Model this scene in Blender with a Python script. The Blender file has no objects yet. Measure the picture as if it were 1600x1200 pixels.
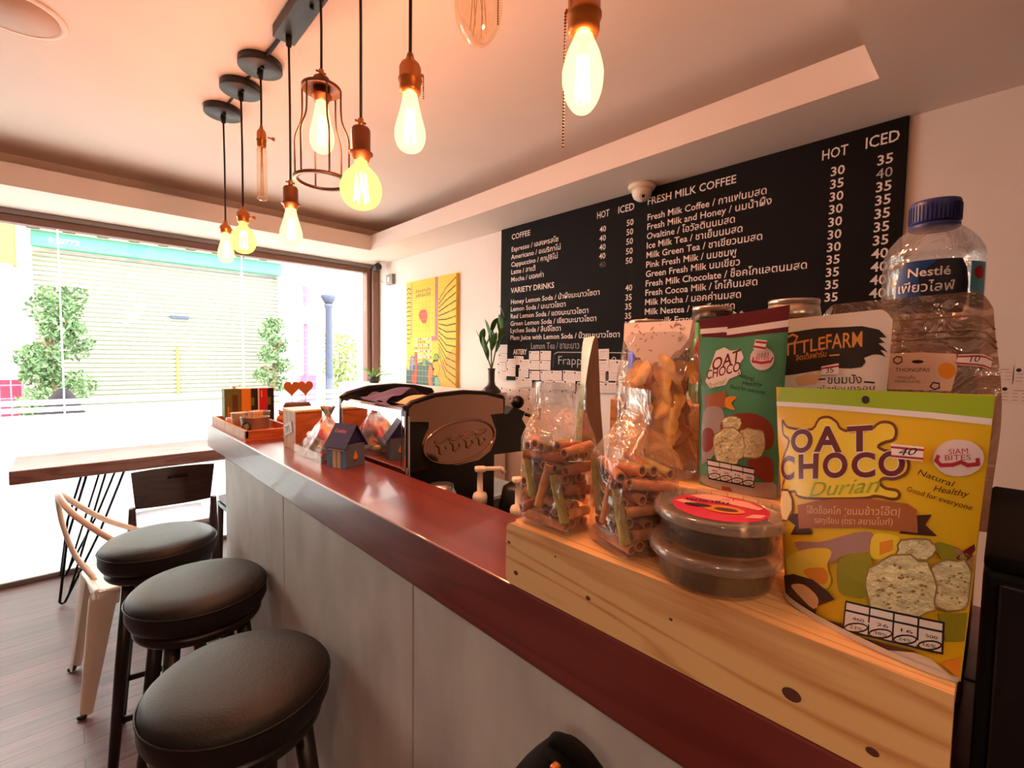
import bpy, bmesh, math, random
from math import pi, sin, cos, radians
from mathutils import Matrix, Vector, Euler
from mathutils.geometry import tessellate_polygon

SC = bpy.context.scene
COL = SC.collection

# ------------------------------------------------------------------ camera
cd = bpy.data.cameras.new('camera')
cam = bpy.data.objects.new('camera', cd)
COL.objects.link(cam)
yaw, pit, rol = radians(43.4367), radians(-3.1935), radians(0.7712)
cd.sensor_fit = 'HORIZONTAL'; cd.sensor_width = 36.0
cd.lens = 36.0 * 730.11 / 1600.0
cd.clip_start = 0.02; cd.clip_end = 200
_f = Vector((sin(yaw)*cos(pit), cos(yaw)*cos(pit), sin(pit)))
_r = Vector((cos(yaw), -sin(yaw), 0)); _u = _r.cross(_f)
_R = cos(rol)*_r + sin(rol)*_u; _U = -sin(rol)*_r + cos(rol)*_u
M = Matrix.Identity(4)
for i in range(3):
    M[i][0] = _R[i]; M[i][1] = _U[i]; M[i][2] = -_f[i]
M[2][3] = 1.35
cam.matrix_world = M
SC.camera = cam

# ------------------------------------------------------------------ world, sun, exposure
w = bpy.data.worlds.new('world'); SC.world = w; w.use_nodes = True
bg = w.node_tree.nodes['Background']
bg.inputs[0].default_value = (1.0, 0.96, 0.95, 1); bg.inputs[1].default_value = 7.0
sd = bpy.data.lights.new('sun', 'SUN'); sd.energy = 2.0; sd.angle = radians(1.0); sd.color = (1.0, 0.95, 0.86)
so = bpy.data.objects.new('sun', sd); COL.objects.link(so)
so.rotation_euler = Vector((0.25, 0.75, -1.0)).to_track_quat('-Z', 'Y').to_euler()
# daylight sampling portal in the window opening
pd = bpy.data.lights.new('window_daylight', 'AREA'); pd.shape = 'RECTANGLE'; pd.size = 3.3; pd.size_y = 2.0
pd.cycles.is_portal = True
po = bpy.data.objects.new('window_daylight', pd); COL.objects.link(po)
po.location = (0.25, 3.95, 1.05); po.rotation_euler = (radians(-90), 0, 0)
BULB_ENERGY = 13.5
BULB_COLOR = (1.0, 0.37, 0.175)
vs = SC.view_settings
vs.view_transform = 'Standard'; vs.look = 'None'; vs.exposure = 1.0; vs.gamma = 1.0; vs.use_curve_mapping = False

# ------------------------------------------------------------------ materials
def lin(c):
    c = c / 255.0
    return c / 12.92 if c <= 0.04045 else ((c + 0.055) / 1.055) ** 2.4
def rgb(c):
    return (lin(c[0]), lin(c[1]), lin(c[2]), 1.0)
MATS = {}
def new_mat(name):
    m = bpy.data.materials.new(name); m.use_nodes = True
    MATS[name] = m
    nt = m.node_tree
    return m, nt, nt.nodes['Principled BSDF']
def mat(name, c, rough=0.6, metal=0.0, noise=0.0, scale=20.0, bump=0.0, spec=0.5, trans=0.0, coat=0.0, stretch=(1,1,1), bscale=None):
    """principled material with an optional procedural colour variation and bump"""
    m, nt, b = new_mat(name)
    b.inputs['Base Color'].default_value = rgb(c)
    b.inputs['Roughness'].default_value = rough
    b.inputs['Metallic'].default_value = metal
    b.inputs['Specular IOR Level'].default_value = spec
    b.inputs['Coat Weight'].default_value = coat
    b.inputs['Transmission Weight'].default_value = trans
    if noise or bump:
        tc = nt.nodes.new('ShaderNodeTexCoord'); mp = nt.nodes.new('ShaderNodeMapping')
        mp.inputs['Scale'].default_value = stretch
        nt.links.new(tc.outputs['Object'], mp.inputs[0])
        nz = nt.nodes.new('ShaderNodeTexNoise'); nz.inputs['Scale'].default_value = scale; nz.inputs['Detail'].default_value = 5
        nt.links.new(mp.outputs[0], nz.inputs['Vector'])
        if noise:
            rp = nt.nodes.new('ShaderNodeValToRGB')
            lo = [max(0, v*(1-noise)) for v in rgb(c)[:3]]; hi = [min(1, v*(1+noise)) for v in rgb(c)[:3]]
            rp.color_ramp.elements[0].position = 0.3; rp.color_ramp.elements[0].color = (*lo, 1)
            rp.color_ramp.elements[1].position = 0.7; rp.color_ramp.elements[1].color = (*hi, 1)
            nt.links.new(nz.outputs['Fac'], rp.inputs[0]); nt.links.new(rp.outputs[0], b.inputs['Base Color'])
        if bump:
            n2 = nz
            if bscale:
                n2 = nt.nodes.new('ShaderNodeTexNoise'); n2.inputs['Scale'].default_value = bscale; n2.inputs['Detail'].default_value = 4
                nt.links.new(tc.outputs['Object'], n2.inputs['Vector'])
            bp = nt.nodes.new('ShaderNodeBump'); bp.inputs['Strength'].default_value = bump; bp.inputs['Distance'].default_value = 0.01
            nt.links.new(n2.outputs['Fac'], bp.inputs['Height']); nt.links.new(bp.outputs[0], b.inputs['Normal'])
    return m
def film(name, tint=(255,255,255), gloss=0.12, haze=0.06, rough=0.08, hazecol=None, bump=0.0, bscale=30):
    """thin clear plastic or glass: see-through, a little gloss and haze"""
    m = bpy.data.materials.new(name); m.use_nodes = True; MATS[name] = m
    nt = m.node_tree; nt.nodes.clear()
    out = nt.nodes.new('ShaderNodeOutputMaterial')
    t = nt.nodes.new('ShaderNodeBsdfTransparent'); t.inputs[0].default_value = rgb(tint)
    d = nt.nodes.new('ShaderNodeBsdfDiffuse'); d.inputs[0].default_value = rgb(hazecol or (240,240,240))
    g = nt.nodes.new('ShaderNodeBsdfGlossy'); g.inputs[0].default_value = (1,1,1,1); g.inputs['Roughness'].default_value = rough
    m1 = nt.nodes.new('ShaderNodeMixShader'); m1.inputs[0].default_value = haze
    nt.links.new(t.outputs[0], m1.inputs[1]); nt.links.new(d.outputs[0], m1.inputs[2])
    lw = nt.nodes.new('ShaderNodeLayerWeight'); lw.inputs[0].default_value = 0.35
    ma = nt.nodes.new('ShaderNodeMath'); ma.operation = 'MULTIPLY_ADD'; ma.inputs[1].default_value = gloss*2.2; ma.inputs[2].default_value = gloss*0.5
    ma.use_clamp = True
    nt.links.new(lw.outputs['Fresnel'], ma.inputs[0])
    m2 = nt.nodes.new('ShaderNodeMixShader'); nt.links.new(ma.outputs[0], m2.inputs[0])
    nt.links.new(m1.outputs[0], m2.inputs[1]); nt.links.new(g.outputs[0], m2.inputs[2])
    if bump:
        nz = nt.nodes.new('ShaderNodeTexNoise'); nz.inputs['Scale'].default_value = bscale; nz.inputs['Detail'].default_value = 3; nz.inputs['Distortion'].default_value = 1.5
        tc = nt.nodes.new('ShaderNodeTexCoord'); nt.links.new(tc.outputs['Object'], nz.inputs['Vector'])
        bp = nt.nodes.new('ShaderNodeBump'); bp.inputs['Strength'].default_value = bump; bp.inputs['Distance'].default_value = 0.02
        nt.links.new(nz.outputs['Fac'], bp.inputs['Height'])
        nt.links.new(bp.outputs[0], g.inputs['Normal']); nt.links.new(bp.outputs[0], lw.inputs['Normal'])
    nt.links.new(m2.outputs[0], out.inputs[0])
    return m
def glow(name, c, strength, mix=0.5):
    """lit bulb glass: see-through with its own warm glow"""
    m = bpy.data.materials.new(name); m.use_nodes = True; MATS[name] = m
    nt = m.node_tree; nt.nodes.clear()
    out = nt.nodes.new('ShaderNodeOutputMaterial')
    t = nt.nodes.new('ShaderNodeBsdfTransparent'); e = nt.nodes.new('ShaderNodeEmission')
    e.inputs[0].default_value = rgb(c); e.inputs[1].default_value = strength
    m1 = nt.nodes.new('ShaderNodeMixShader'); m1.inputs[0].default_value = mix
    nt.links.new(t.outputs[0], m1.inputs[1]); nt.links.new(e.outputs[0], m1.inputs[2])
    nt.links.new(m1.outputs[0], out.inputs[0])
    return m
def wood(name, c1, c2, axis='Y', ring=12.0, rough=0.5, stretch=0.12, distort=3.0, coat=0.0, knots=False, sharp=0.5):
    """wood grain running along one axis"""
    m, nt, b = new_mat(name)
    tc = nt.nodes.new('ShaderNodeTexCoord'); mp = nt.nodes.new('ShaderNodeMapping')
    s = [1.0, 1.0, 1.0]; s['XYZ'.index(axis)] = stretch
    mp.inputs['Scale'].default_value = s
    nt.links.new(tc.outputs['Object'], mp.inputs[0])
    nz = nt.nodes.new('ShaderNodeTexNoise'); nz.inputs['Scale'].default_value = ring; nz.inputs['Detail'].default_value = 2.0; nz.inputs['Distortion'].default_value = 0.4
    nt.links.new(mp.outputs[0], nz.inputs['Vector'])
    mu = nt.nodes.new('ShaderNodeMath'); mu.operation = 'MULTIPLY'; mu.inputs[1].default_value = distort * 4
    nt.links.new(nz.outputs['Fac'], mu.inputs[0])
    fr = nt.nodes.new('ShaderNodeMath'); fr.operation = 'PINGPONG'; fr.inputs[1].default_value = 0.5
    nt.links.new(mu.outputs[0], fr.inputs[0])
    n2 = nt.nodes.new('ShaderNodeTexNoise'); n2.inputs['Scale'].default_value = ring*14; n2.inputs['Detail'].default_value = 3
    nt.links.new(mp.outputs[0], n2.inputs['Vector'])
    ad = nt.nodes.new('ShaderNodeMath'); ad.operation = 'MULTIPLY_ADD'; ad.inputs[1].default_value = 0.35
    nt.links.new(n2.outputs['Fac'], ad.inputs[0]); nt.links.new(fr.outputs[0], ad.inputs[2])
    rp = nt.nodes.new('ShaderNodeValToRGB')
    rp.color_ramp.elements[0].position = 0.12; rp.color_ramp.elements[0].color = rgb(c2)
    rp.color_ramp.elements[1].position = sharp; rp.color_ramp.elements[1].color = rgb(c1)
    nt.links.new(ad.outputs[0], rp.inputs[0]); nt.links.new(rp.outputs[0], b.inputs['Base Color'])
    b.inputs['Roughness'].default_value = rough; b.inputs['Coat Weight'].default_value = coat
    return m
def planks(name, c1, c2, mortar, width, height, rough=0.4):
    m, nt, b = new_mat(name)
    tc = nt.nodes.new('ShaderNodeTexCoord')
    br = nt.nodes.new('ShaderNodeTexBrick'); br.inputs['Scale'].default_value = 1.0
    br.inputs['Brick Width'].default_value = width; br.inputs['Row Height'].default_value = height
    br.inputs['Mortar Size'].default_value = 0.0022; br.inputs['Mortar Smooth'].default_value = 0.2
    br.inputs['Color1'].default_value = rgb(c1); br.inputs['Color2'].default_value = rgb(c2); br.inputs['Mortar'].default_value = rgb(mortar)
    br.offset = 0.37
    nt.links.new(tc.outputs['Object'], br.inputs['Vector'])
    mp = nt.nodes.new('ShaderNodeMapping'); mp.inputs['Scale'].default_value = (1.5, 22, 1)
    nt.links.new(tc.outputs['Object'], mp.inputs[0])
    nz = nt.nodes.new('ShaderNodeTexNoise'); nz.inputs['Scale'].default_value = 3.0; nz.inputs['Detail'].default_value = 6
    nt.links.new(mp.outputs[0], nz.inputs['Vector'])
    mr = nt.nodes.new('ShaderNodeMapRange'); mr.inputs[1].default_value = 0.25; mr.inputs[2].default_value = 0.75; mr.inputs[3].default_value = 0.65; mr.inputs[4].default_value = 1.25
    nt.links.new(nz.outputs['Fac'], mr.inputs[0])
    mx = nt.nodes.new('ShaderNodeMix'); mx.data_type = 'RGBA'; mx.blend_type = 'MULTIPLY'; mx.inputs[0].default_value = 1.0
    nt.links.new(br.outputs['Color'], mx.inputs[6]); nt.links.new(mr.outputs[0], mx.inputs[7])
    nt.links.new(mx.outputs[2], b.inputs['Base Color'])
    bp = nt.nodes.new('ShaderNodeBump'); bp.inputs['Strength'].default_value = 0.25; bp.inputs['Distance'].default_value = 0.004
    nt.links.new(br.outputs['Fac'], bp.inputs['Height']); bp.invert = True
    nt.links.new(bp.outputs[0], b.inputs['Normal'])
    b.inputs['Roughness'].default_value = rough
    return m
def tiles(name, c1, mortar, w_, h_, rough=0.3, plane='XZ'):
    m, nt, b = new_mat(name)
    tc = nt.nodes.new('ShaderNodeTexCoord'); mp = nt.nodes.new('ShaderNodeMapping')
    if plane == 'XZ': mp.inputs['Rotation'].default_value = (radians(-90), 0, 0)
    nt.links.new(tc.outputs['Object'], mp.inputs[0])
    br = nt.nodes.new('ShaderNodeTexBrick'); br.inputs['Scale'].default_value = 1.0; br.offset = 0.0
    br.inputs['Brick Width'].default_value = w_; br.inputs['Row Height'].default_value = h_; br.inputs['Mortar Size'].default_value = 0.008
    br.inputs['Color1'].default_value = rgb(c1); br.inputs['Color2'].default_value = rgb(c1); br.inputs['Mortar'].default_value = rgb(mortar)
    nt.links.new(mp.outputs[0], br.inputs['Vector']); nt.links.new(br.outputs['Color'], b.inputs['Base Color'])
    b.inputs['Roughness'].default_value = rough
    return m
def frosted(name, c):
    m = bpy.data.materials.new(name); m.use_nodes = True; MATS[name] = m
    nt = m.node_tree; nt.nodes.clear()
    out = nt.nodes.new('ShaderNodeOutputMaterial')
    t = nt.nodes.new('ShaderNodeBsdfTranslucent'); t.inputs[0].default_value = rgb(c)
    d = nt.nodes.new('ShaderNodeBsdfDiffuse'); d.inputs[0].default_value = rgb(c)
    m1 = nt.nodes.new('ShaderNodeMixShader'); m1.inputs[0].default_value = 0.25
    nt.links.new(t.outputs[0], m1.inputs[1]); nt.links.new(d.outputs[0], m1.inputs[2]); nt.links.new(m1.outputs[0], out.inputs[0])
    return m

mat('wall_paint', (238,224,214), 0.75, noise=0.03, scale=3, bump=0.04, bscale=120)
mat('ceiling_paint', (238,222,212), 0.8, noise=0.03, scale=2.5)
mat('far_paint', (120,98,84), 0.8)
mat('dark_paint', (86,68,58), 0.85)
planks('floor_planks', (126,86,82), (102,70,67), (46,32,31), 1.1, 0.085, 0.38)
wood('counter_wood', (122,54,48), (104,42,38), 'Y', 9, 0.30, 0.08, 2.0, coat=0.15)
mat('grey_laminate', (190,182,176), 0.55, noise=0.16, scale=9, stretch=(1,1,0.6))
wood('pine', (240,192,130), (206,138,78), 'Y', 8, 0.5, 0.085, 7.0, sharp=0.36)
wood('table_wood', (146,108,96), (114,78,68), 'X', 10, 0.45, 0.10, 2.5)
wood('light_wood', (214,150,92), (186,118,66), 'Z', 12, 0.55, 0.15, 2.0)
wood('orange_wood', (206,112,56), (176,88,44), 'X', 12, 0.5, 0.15, 2.0)
wood('chair_wood', (58,36,32), (42,25,23), 'X', 12, 0.4, 0.1, 2.0)
mat('black_leather', (28,26,27), 0.5, spec=0.35, noise=0.12, scale=40, bump=0.12, bscale=220)
mat('stool_wood', (30,22,20), 0.35)
mat('black_metal', (26,24,26), 0.4, 0.6)
mat('canopy_black', (42,42,46), 0.45, 0.2)
mat('black_plastic', (16,15,16), 0.35)
mat('black_matte', (11,10,11), 0.85, spec=0.25)
mat('backpack_black', (6,5,6), 0.9, spec=0.15)
mat('grille_paint', (196,168,154), 0.8)
mat('cord_black', (26,18,16), 0.7)
mat('brass', (178,112,58), 0.35, 0.85, noise=0.08, scale=60)
mat('dark_brass', (112,66,38), 0.4, 0.8)
mat('cage_metal', (92,62,44), 0.45, 0.6)
mat('chain_metal', (120,80,50), 0.3, 0.9)
mat('chrome', (225,225,228), 0.05, 1.0)
mat('bronze_mirror', (196,158,138), 0.09, 1.0)
mat('steel', (190,190,190), 0.3, 1.0)
mat('tin', (150,142,132), 0.42, 0.55, noise=0.1, scale=30)
mat('white_plastic', (240,226,208), 0.4)
mat('cream_metal', (240,226,210), 0.35)
mat('white_fabric', (215,226,238), 0.9, noise=0.04, scale=60, bump=0.08)
mat('purple_cloth', (104,88,124), 0.95, noise=0.08, scale=60, bump=0.1)
mat('beige_cloth', (222,184,138), 0.95, noise=0.08, scale=60, bump=0.1)
mat('board_black', (15,12,13), 0.8, spec=0.25, noise=0.15, scale=5)
mat('board_ink', (240,224,214), 0.8)
mat('chalk', (196,186,178), 0.9)
mat('chalk_dim', (104,96,94), 0.9)
mat('brown_frame', (122,88,76), 0.45, 0.3)
mat('grey_frame', (138,128,124), 0.45, 0.4)
film('window_glass', (250,253,252), 0.05, 0.0, 0.01)
frosted('frosted_film', (244,250,250))
film('clear_film', (253,251,248), 0.14, 0.075, 0.07, bump=0.5, bscale=16)
film('clear_film_smoky', (220,200,184), 0.26, 0.14, 0.12, hazecol=(196,164,140), bump=0.5, bscale=25)
film('tub_plastic', (246,242,236), 0.10, 0.05, 0.08)
film('lid_plastic', (244,240,234), 0.12, 0.17, 0.12, hazecol=(230,220,210))
film('bottle_plastic', (244,246,250), 0.20, 0.06, 0.05, bump=0.25, bscale=40)
film('bulb_clear', (255,246,232), 0.10, 0.03, 0.02)
glow('bulb_glow', (255,206,96), 1.5, 0.72)
glow('bulb_glow_small', (255,214,120), 1.9, 0.8)
glow('filament_lit', (255,226,160), 9.0, 1.0)
mat('filament_off', (196,150,90), 0.4, 0.6)
mat('paper', (236,218,208), 0.85)
mat('paper_ink', (168,140,134), 0.9)
mat('ink', (30,24,24), 0.7)
mat('label_white', (238,226,222), 0.6)
# packaging print
def foil(name, c, rough=0.32):
    return mat(name, c, rough, 0.0, coat=0.15, bump=0.08, bscale=30)
foil('bag_yellow', (226,182,28)); foil('bag_lime', (160,186,34)); foil('bag_pale_yellow', (236,206,58))
foil('bag_brown', (112,58,32)); foil('bag_maroon', (104,36,40)); foil('bag_leaf', (150,166,50)); foil('bag_dark_brown', (72,42,34))
foil('bag_ribbon', (166,98,58)); foil('bag_tan', (228,186,138)); foil('bag_pinkwhite', (228,206,206)); foil('bag_red', (176,44,58))
foil('bag_cream', (240,222,160)); foil('bag_mauve', (170,128,124)); foil('bag_orange', (232,146,44)); foil('bag_olive', (148,142,34))
mat('bag_silver', (220,216,212), 0.3, 0.3); foil('bag_green', (84,150,112)); foil('bag_redbrown', (140,60,42)); foil('bag_grey', (168,152,146))
foil('bag_greybrown', (128,104,90)); foil('bag_leafgreen', (150,178,120)); foil('bag_gold', (214,150,72)); foil('bag_white', (232,224,218)); foil('bag_label', (228,190,168)); foil('bag_mint', (196,214,190))
mat('biscuit', (214,204,158), 0.8, noise=0.22, scale=120, bump=0.4, bscale=160); mat('biscuit_speck', (150,122,70), 0.85)
mat('roll_tan', (222,150,98), 0.75, noise=0.22, scale=70, bump=0.25); mat('roll_brown', (184,108,72), 0.75, noise=0.25, scale=70, bump=0.25)
mat('roll_green', (178,156,88), 0.75, noise=0.25, scale=70, bump=0.25)
mat('mango', (252,184,80), 0.55, noise=0.18, scale=30, bump=0.1); mat('mango_dark', (242,154,60), 0.55, noise=0.18, scale=30, bump=0.1)
mat('dried_fruit', (44,28,30), 0.55, noise=0.4, scale=60, bump=0.5); mat('dried_leaf', (52,54,40), 0.6, noise=0.4, scale=60, bump=0.5)
mat('pink_label', (214,48,88), 0.4); mat('pink_pale', (240,178,160), 0.45)
mat('blue_cap', (46,54,120), 0.4); mat('bottle_label_blue', (20,62,120), 0.4); mat('bottle_label_navy', (24,24,44), 0.4); mat('bottle_label_teal', (80,150,170), 0.4)
mat('can_blue', (34,64,160), 0.3, 0.5); mat('can_green', (74,150,56), 0.3, 0.4); mat('can_red', (190,40,48), 0.35, 0.3); mat('can_black', (30,22,22), 0.4); mat('can_silver', (206,190,176), 0.28, 0.8); mat('can_brown', (84,52,40), 0.35, 0.3)
mat('house_blue', (96,148,204), 0.6); mat('house_grey', (96,110,128), 0.6); mat('house_navy', (46,46,92), 0.55); mat('house_window', (232,200,140), 0.6)
mat('candy_pink', (232,120,140), 0.5); mat('candy_green', (150,190,100), 0.5); mat('candy_yellow', (240,214,120), 0.5); mat('candy_blue', (140,176,222), 0.5); mat('candy_white', (240,232,228), 0.5); mat('candy_peach', (240,170,130), 0.5)
mat('tea_olive', (112,116,46), 0.6); mat('tea_orange', (234,150,40), 0.6); mat('tea_black', (30,26,28), 0.6); mat('tea_red', (206,34,40), 0.6); mat('heart_brown', (206,116,58), 0.7); mat('pot_brown', (96,52,40), 0.6)
mat('leaf_green', (58,104,44), 0.45, noise=0.2, scale=30); mat('leaf_bright', (96,160,60), 0.45, noise=0.15, scale=30)
mat('vase_dark', (46,38,34), 0.4)
# outside
mat('shutter_paint', (128,130,112), 0.6); mat('fascia_green', (56,150,108), 0.6); mat('plaster_white', (236,232,226), 0.8)
mat('plaster_yellow', (190,138,52), 0.8); tiles('magenta_tile', (104,30,56), (160,104,122), 0.10, 0.17)
tiles('pink_tile', (112,38,78), (132,78,104), 0.16, 0.16)
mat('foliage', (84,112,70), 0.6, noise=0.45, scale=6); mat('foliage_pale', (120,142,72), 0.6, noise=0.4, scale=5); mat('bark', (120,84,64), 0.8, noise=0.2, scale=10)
mat('street', (168,162,156), 0.9, noise=0.1, scale=2); mat('lamp_iron', (52,60,80), 0.5, 0.3); mat('dark_seat', (74,66,74), 0.6); mat('sign_blue', (96,106,160), 0.6)
mat('red_cloth', (180,96,80), 0.9); mat('eave_grey', (150,146,142), 0.7)
mat('paint_yellow', (238,196,40), 0.6, noise=0.06, scale=8); mat('paint_gold', (228,160,36), 0.6); mat('paint_pink', (214,110,150), 0.6); mat('paint_mauve', (176,104,116), 0.6)
mat('paint_red', (220,66,52), 0.6); mat('paint_teal', (40,92,92), 0.6, noise=0.15, scale=14); mat('paint_orange', (214,110,62), 0.6); mat('paint_blue', (104,120,164), 0.6); mat('paint_dark', (66,50,40), 0.7); mat('paint_turq', (96,168,150), 0.6); mat('paint_green', (90,160,70), 0.6); mat('paint_white', (236,226,210), 0.6)
def printed_film(name):
    """crumpled clear film printed with pastel patches"""
    m, nt, b = new_mat(name)
    tc = nt.nodes.new('ShaderNodeTexCoord'); vo = nt.nodes.new('ShaderNodeTexVoronoi'); vo.inputs['Scale'].default_value = 42
    nz = nt.nodes.new('ShaderNodeTexNoise'); nz.inputs['Scale'].default_value = 30
    mx = nt.nodes.new('ShaderNodeMix'); mx.data_type = 'VECTOR'; mx.inputs[0].default_value = 0.03
    nt.links.new(tc.outputs['Object'], nz.inputs['Vector']); nt.links.new(tc.outputs['Object'], mx.inputs[4]); nt.links.new(nz.outputs['Color'], mx.inputs[5]); nt.links.new(mx.outputs[1], vo.inputs['Vector'])
    sp = nt.nodes.new('ShaderNodeSeparateColor'); nt.links.new(vo.outputs['Color'], sp.inputs[0])
    rp = nt.nodes.new('ShaderNodeValToRGB'); rp.color_ramp.interpolation = 'CONSTANT'
    cols = [(236,228,222),(240,190,160),(232,120,140),(238,206,190),(150,184,96),(234,222,214),(150,176,214),(244,196,170)]
    while len(rp.color_ramp.elements) < len(cols): rp.color_ramp.elements.new(0.5)
    for i, c in enumerate(cols): rp.color_ramp.elements[i].position = i/len(cols); rp.color_ramp.elements[i].color = rgb(c)
    nt.links.new(sp.outputs[0], rp.inputs[0]); nt.links.new(rp.outputs[0], b.inputs['Base Color'])
    b.inputs['Roughness'].default_value = 0.22; b.inputs['Coat Weight'].default_value = 0.3
    n2 = nt.nodes.new('ShaderNodeTexNoise'); n2.inputs['Scale'].default_value = 24; nt.links.new(tc.outputs['Object'], n2.inputs['Vector'])
    ma = nt.nodes.new('ShaderNodeMapRange'); ma.inputs[1].default_value = 0.4; ma.inputs[2].default_value = 0.6; ma.inputs[3].default_value = 0.45; ma.inputs[4].default_value = 1.0
    nt.links.new(n2.outputs['Fac'], ma.inputs[0]); nt.links.new(ma.outputs[0], b.inputs['Alpha'])
    bp = nt.nodes.new('ShaderNodeBump'); bp.inputs['Strength'].default_value = 0.5; bp.inputs['Distance'].default_value = 0.01
    nt.links.new(n2.outputs['Fac'], bp.inputs['Height']); nt.links.new(bp.outputs[0], b.inputs['Normal'])
printed_film('pastel_film')
def MT(n): return MATS[n]

# ------------------------------------------------------------------ mesh helpers
class MB:
    """collects shapes and links them as ONE mesh object"""
    def __init__(s): s.v = []; s.f = []; s.mi = []; s.sm = []; s.mats = []
    def _m(s, name):
        if name not in s.mats: s.mats.append(name)
        return s.mats.index(name)
    def add(s, vs, fs, m, smooth=False, X=None):
        k = len(s.v)
        s.v += [tuple(X @ Vector(p)) if X else tuple(p) for p in vs]
        s.f += [tuple(i + k for i in f) for f in fs]
        s.mi += [s._m(m)] * len(fs); s.sm += [smooth] * len(fs)
    def box(s, c, size, m, bev=0.0, X=None, seg=2):
        bm = bmesh.new(); bmesh.ops.create_cube(bm, size=1.0)
        for v in bm.verts: v.co = Vector((v.co.x*size[0] + c[0], v.co.y*size[1] + c[1], v.co.z*size[2] + c[2]))
        if bev: bmesh.ops.bevel(bm, geom=bm.edges[:], offset=min(bev, min(size)*0.45), segments=seg, affect='EDGES', profile=0.5)
        bm.verts.index_update()
        s.add([v.co[:] for v in bm.verts], [[v.index for v in f.verts] for f in bm.faces], m, False, X)
        bm.free()
    def box2(s, a, b, m, bev=0.0, X=None):
        s.box([(a[i]+b[i])/2 for i in range(3)], [abs(b[i]-a[i]) for i in range(3)], m, bev, X)
    def lathe(s, prof, m, seg=24, c=(0,0,0), X=None, smooth=True, sx=1.0, sy=1.0, cap=True):
        vs = []; fs = []; n = len(prof)
        for r, z in prof:
            for k in range(seg):
                a = 2*pi*k/seg; vs.append((c[0] + r*cos(a)*sx, c[1] + r*sin(a)*sy, c[2] + z))
        for i in range(n-1):
            for k in range(seg):
                k2 = (k+1) % seg
                fs.append((i*seg+k, i*seg+k2, (i+1)*seg+k2, (i+1)*seg+k))
        if cap and prof[0][0] > 1e-6: fs.append(tuple(reversed(range(seg))))
        if cap and prof[-1][0] > 1e-6: fs.append(tuple((n-1)*seg + k for k in range(seg)))
        s.add(vs, fs, m, smooth, X)
    def tube(s, pts, r, m, seg=8, closed=False, X=None, cap=True):
        pts = [Vector(p) for p in pts]; n = len(pts)
        rs = r if isinstance(r, (list, tuple)) else [r]*n
        vs = []; fs = []; prev = None
        for i, p in enumerate(pts):
            if closed: t = pts[(i+1) % n] - pts[i-1]
            else: t = pts[min(i+1, n-1)] - pts[max(i-1, 0)]
            t = t.normalized() if t.length > 1e-9 else Vector((0,0,1))
            if prev is None:
                a = Vector((0,0,1)) if abs(t.z) < 0.9 else Vector((1,0,0))
                u = t.cross(a).normalized()
            else:
                u = prev - t*prev.dot(t)
                u = u.normalized() if u.length > 1e-6 else t.orthogonal().normalized()
            prev = u; b = t.cross(u)
            for k in range(seg):
                a = 2*pi*k/seg; vs.append(tuple(p + (u*cos(a) + b*sin(a))*rs[i]))
        for i in range(n if closed else n-1):
            j = (i+1) % n
            for k in range(seg):
                k2 = (k+1) % seg; fs.append((i*seg+k, i*seg+k2, j*seg+k2, j*seg+k))
        if cap and not closed:
            fs.append(tuple(reversed(range(seg)))); fs.append(tuple((n-1)*seg+k for k in range(seg)))
        s.add(vs, fs, m, True, X)
    def prism(s, poly, h0, h1, m, X=None, smooth=False):
        """polygon in XY, extruded along Z from h0 to h1"""
        n = len(poly)
        vs = [(p[0], p[1], h0) for p in poly] + [(p[0], p[1], h1) for p in poly]
        tri = tessellate_polygon([[Vector((p[0], p[1], 0)) for p in poly]])
        fs = [tuple(t) for t in tri] + [tuple(i + n for i in t) for t in tri]
        fs += [(i, (i+1) % n, n + (i+1) % n, n + i) for i in range(n)]
        s.add(vs, fs, m, smooth, X)
    def surf(s, fn, nu, nv, m, smooth=True, wrapu=False, X=None):
        vs = []; fs = []; cu = nu if wrapu else nu + 1
        for j in range(nv+1):
            for i in range(cu): vs.append(tuple(fn(i/nu, j/nv)))
        for j in range(nv):
            for i in range(nu):
                i2 = (i+1) % cu if wrapu else i+1
                fs.append((j*cu+i, j*cu+i2, (j+1)*cu+i2, (j+1)*cu+i))
        s.add(vs, fs, m, smooth, X)
    def ball(s, c, r, m, seg=16, X=None):
        rr = r if isinstance(r, (list, tuple)) else (r, r, r)
        prof = [(sin(pi*i/10), -cos(pi*i/10)) for i in range(11)]
        vs_prof = [(max(p[0], 0.0) , p[1]) for p in prof]
        T = Matrix.Translation(Vector(c)) @ Matrix.Diagonal((rr[0], rr[1], rr[2], 1))
        s.lathe(vs_prof, m, seg, X=(X @ T) if X else T)
    def flat(s, pts, fn, m, cut=0.0):
        """polygon given in 2D, laid on a surface by fn(x, y)"""
        tri = tessellate_polygon([[Vector((p[0], p[1], 0)) for p in pts]])
        if not cut:
            s.add([fn(p[0], p[1]) for p in pts], tri, m); return
        s.sheet(pts, tri, fn, m, cut)
    def sheet(s, pts, tri, fn, m, cut):
        """flat faces given in 2D, cut fine enough to follow the surface fn(x, y)"""
        bm = bmesh.new()
        vv = [bm.verts.new((p[0], p[1], 0)) for p in pts]
        for t in tri:
            try: bm.faces.new([vv[i] for i in t])
            except ValueError: pass
        bmesh.ops.triangulate(bm, faces=[f for f in bm.faces if len(f.verts) > 3])
        for it in range(6):
            long = [e for e in bm.edges if e.calc_length() > cut]
            if not long: break
            bmesh.ops.subdivide_edges(bm, edges=long, cuts=1)
            bmesh.ops.triangulate(bm, faces=[f for f in bm.faces if len(f.verts) > 3])
        bm.verts.index_update()
        s.add([fn(v.co.x, v.co.y) for v in bm.verts], [[v.index for v in f.verts] for f in bm.faces], m)
        bm.free()
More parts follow.
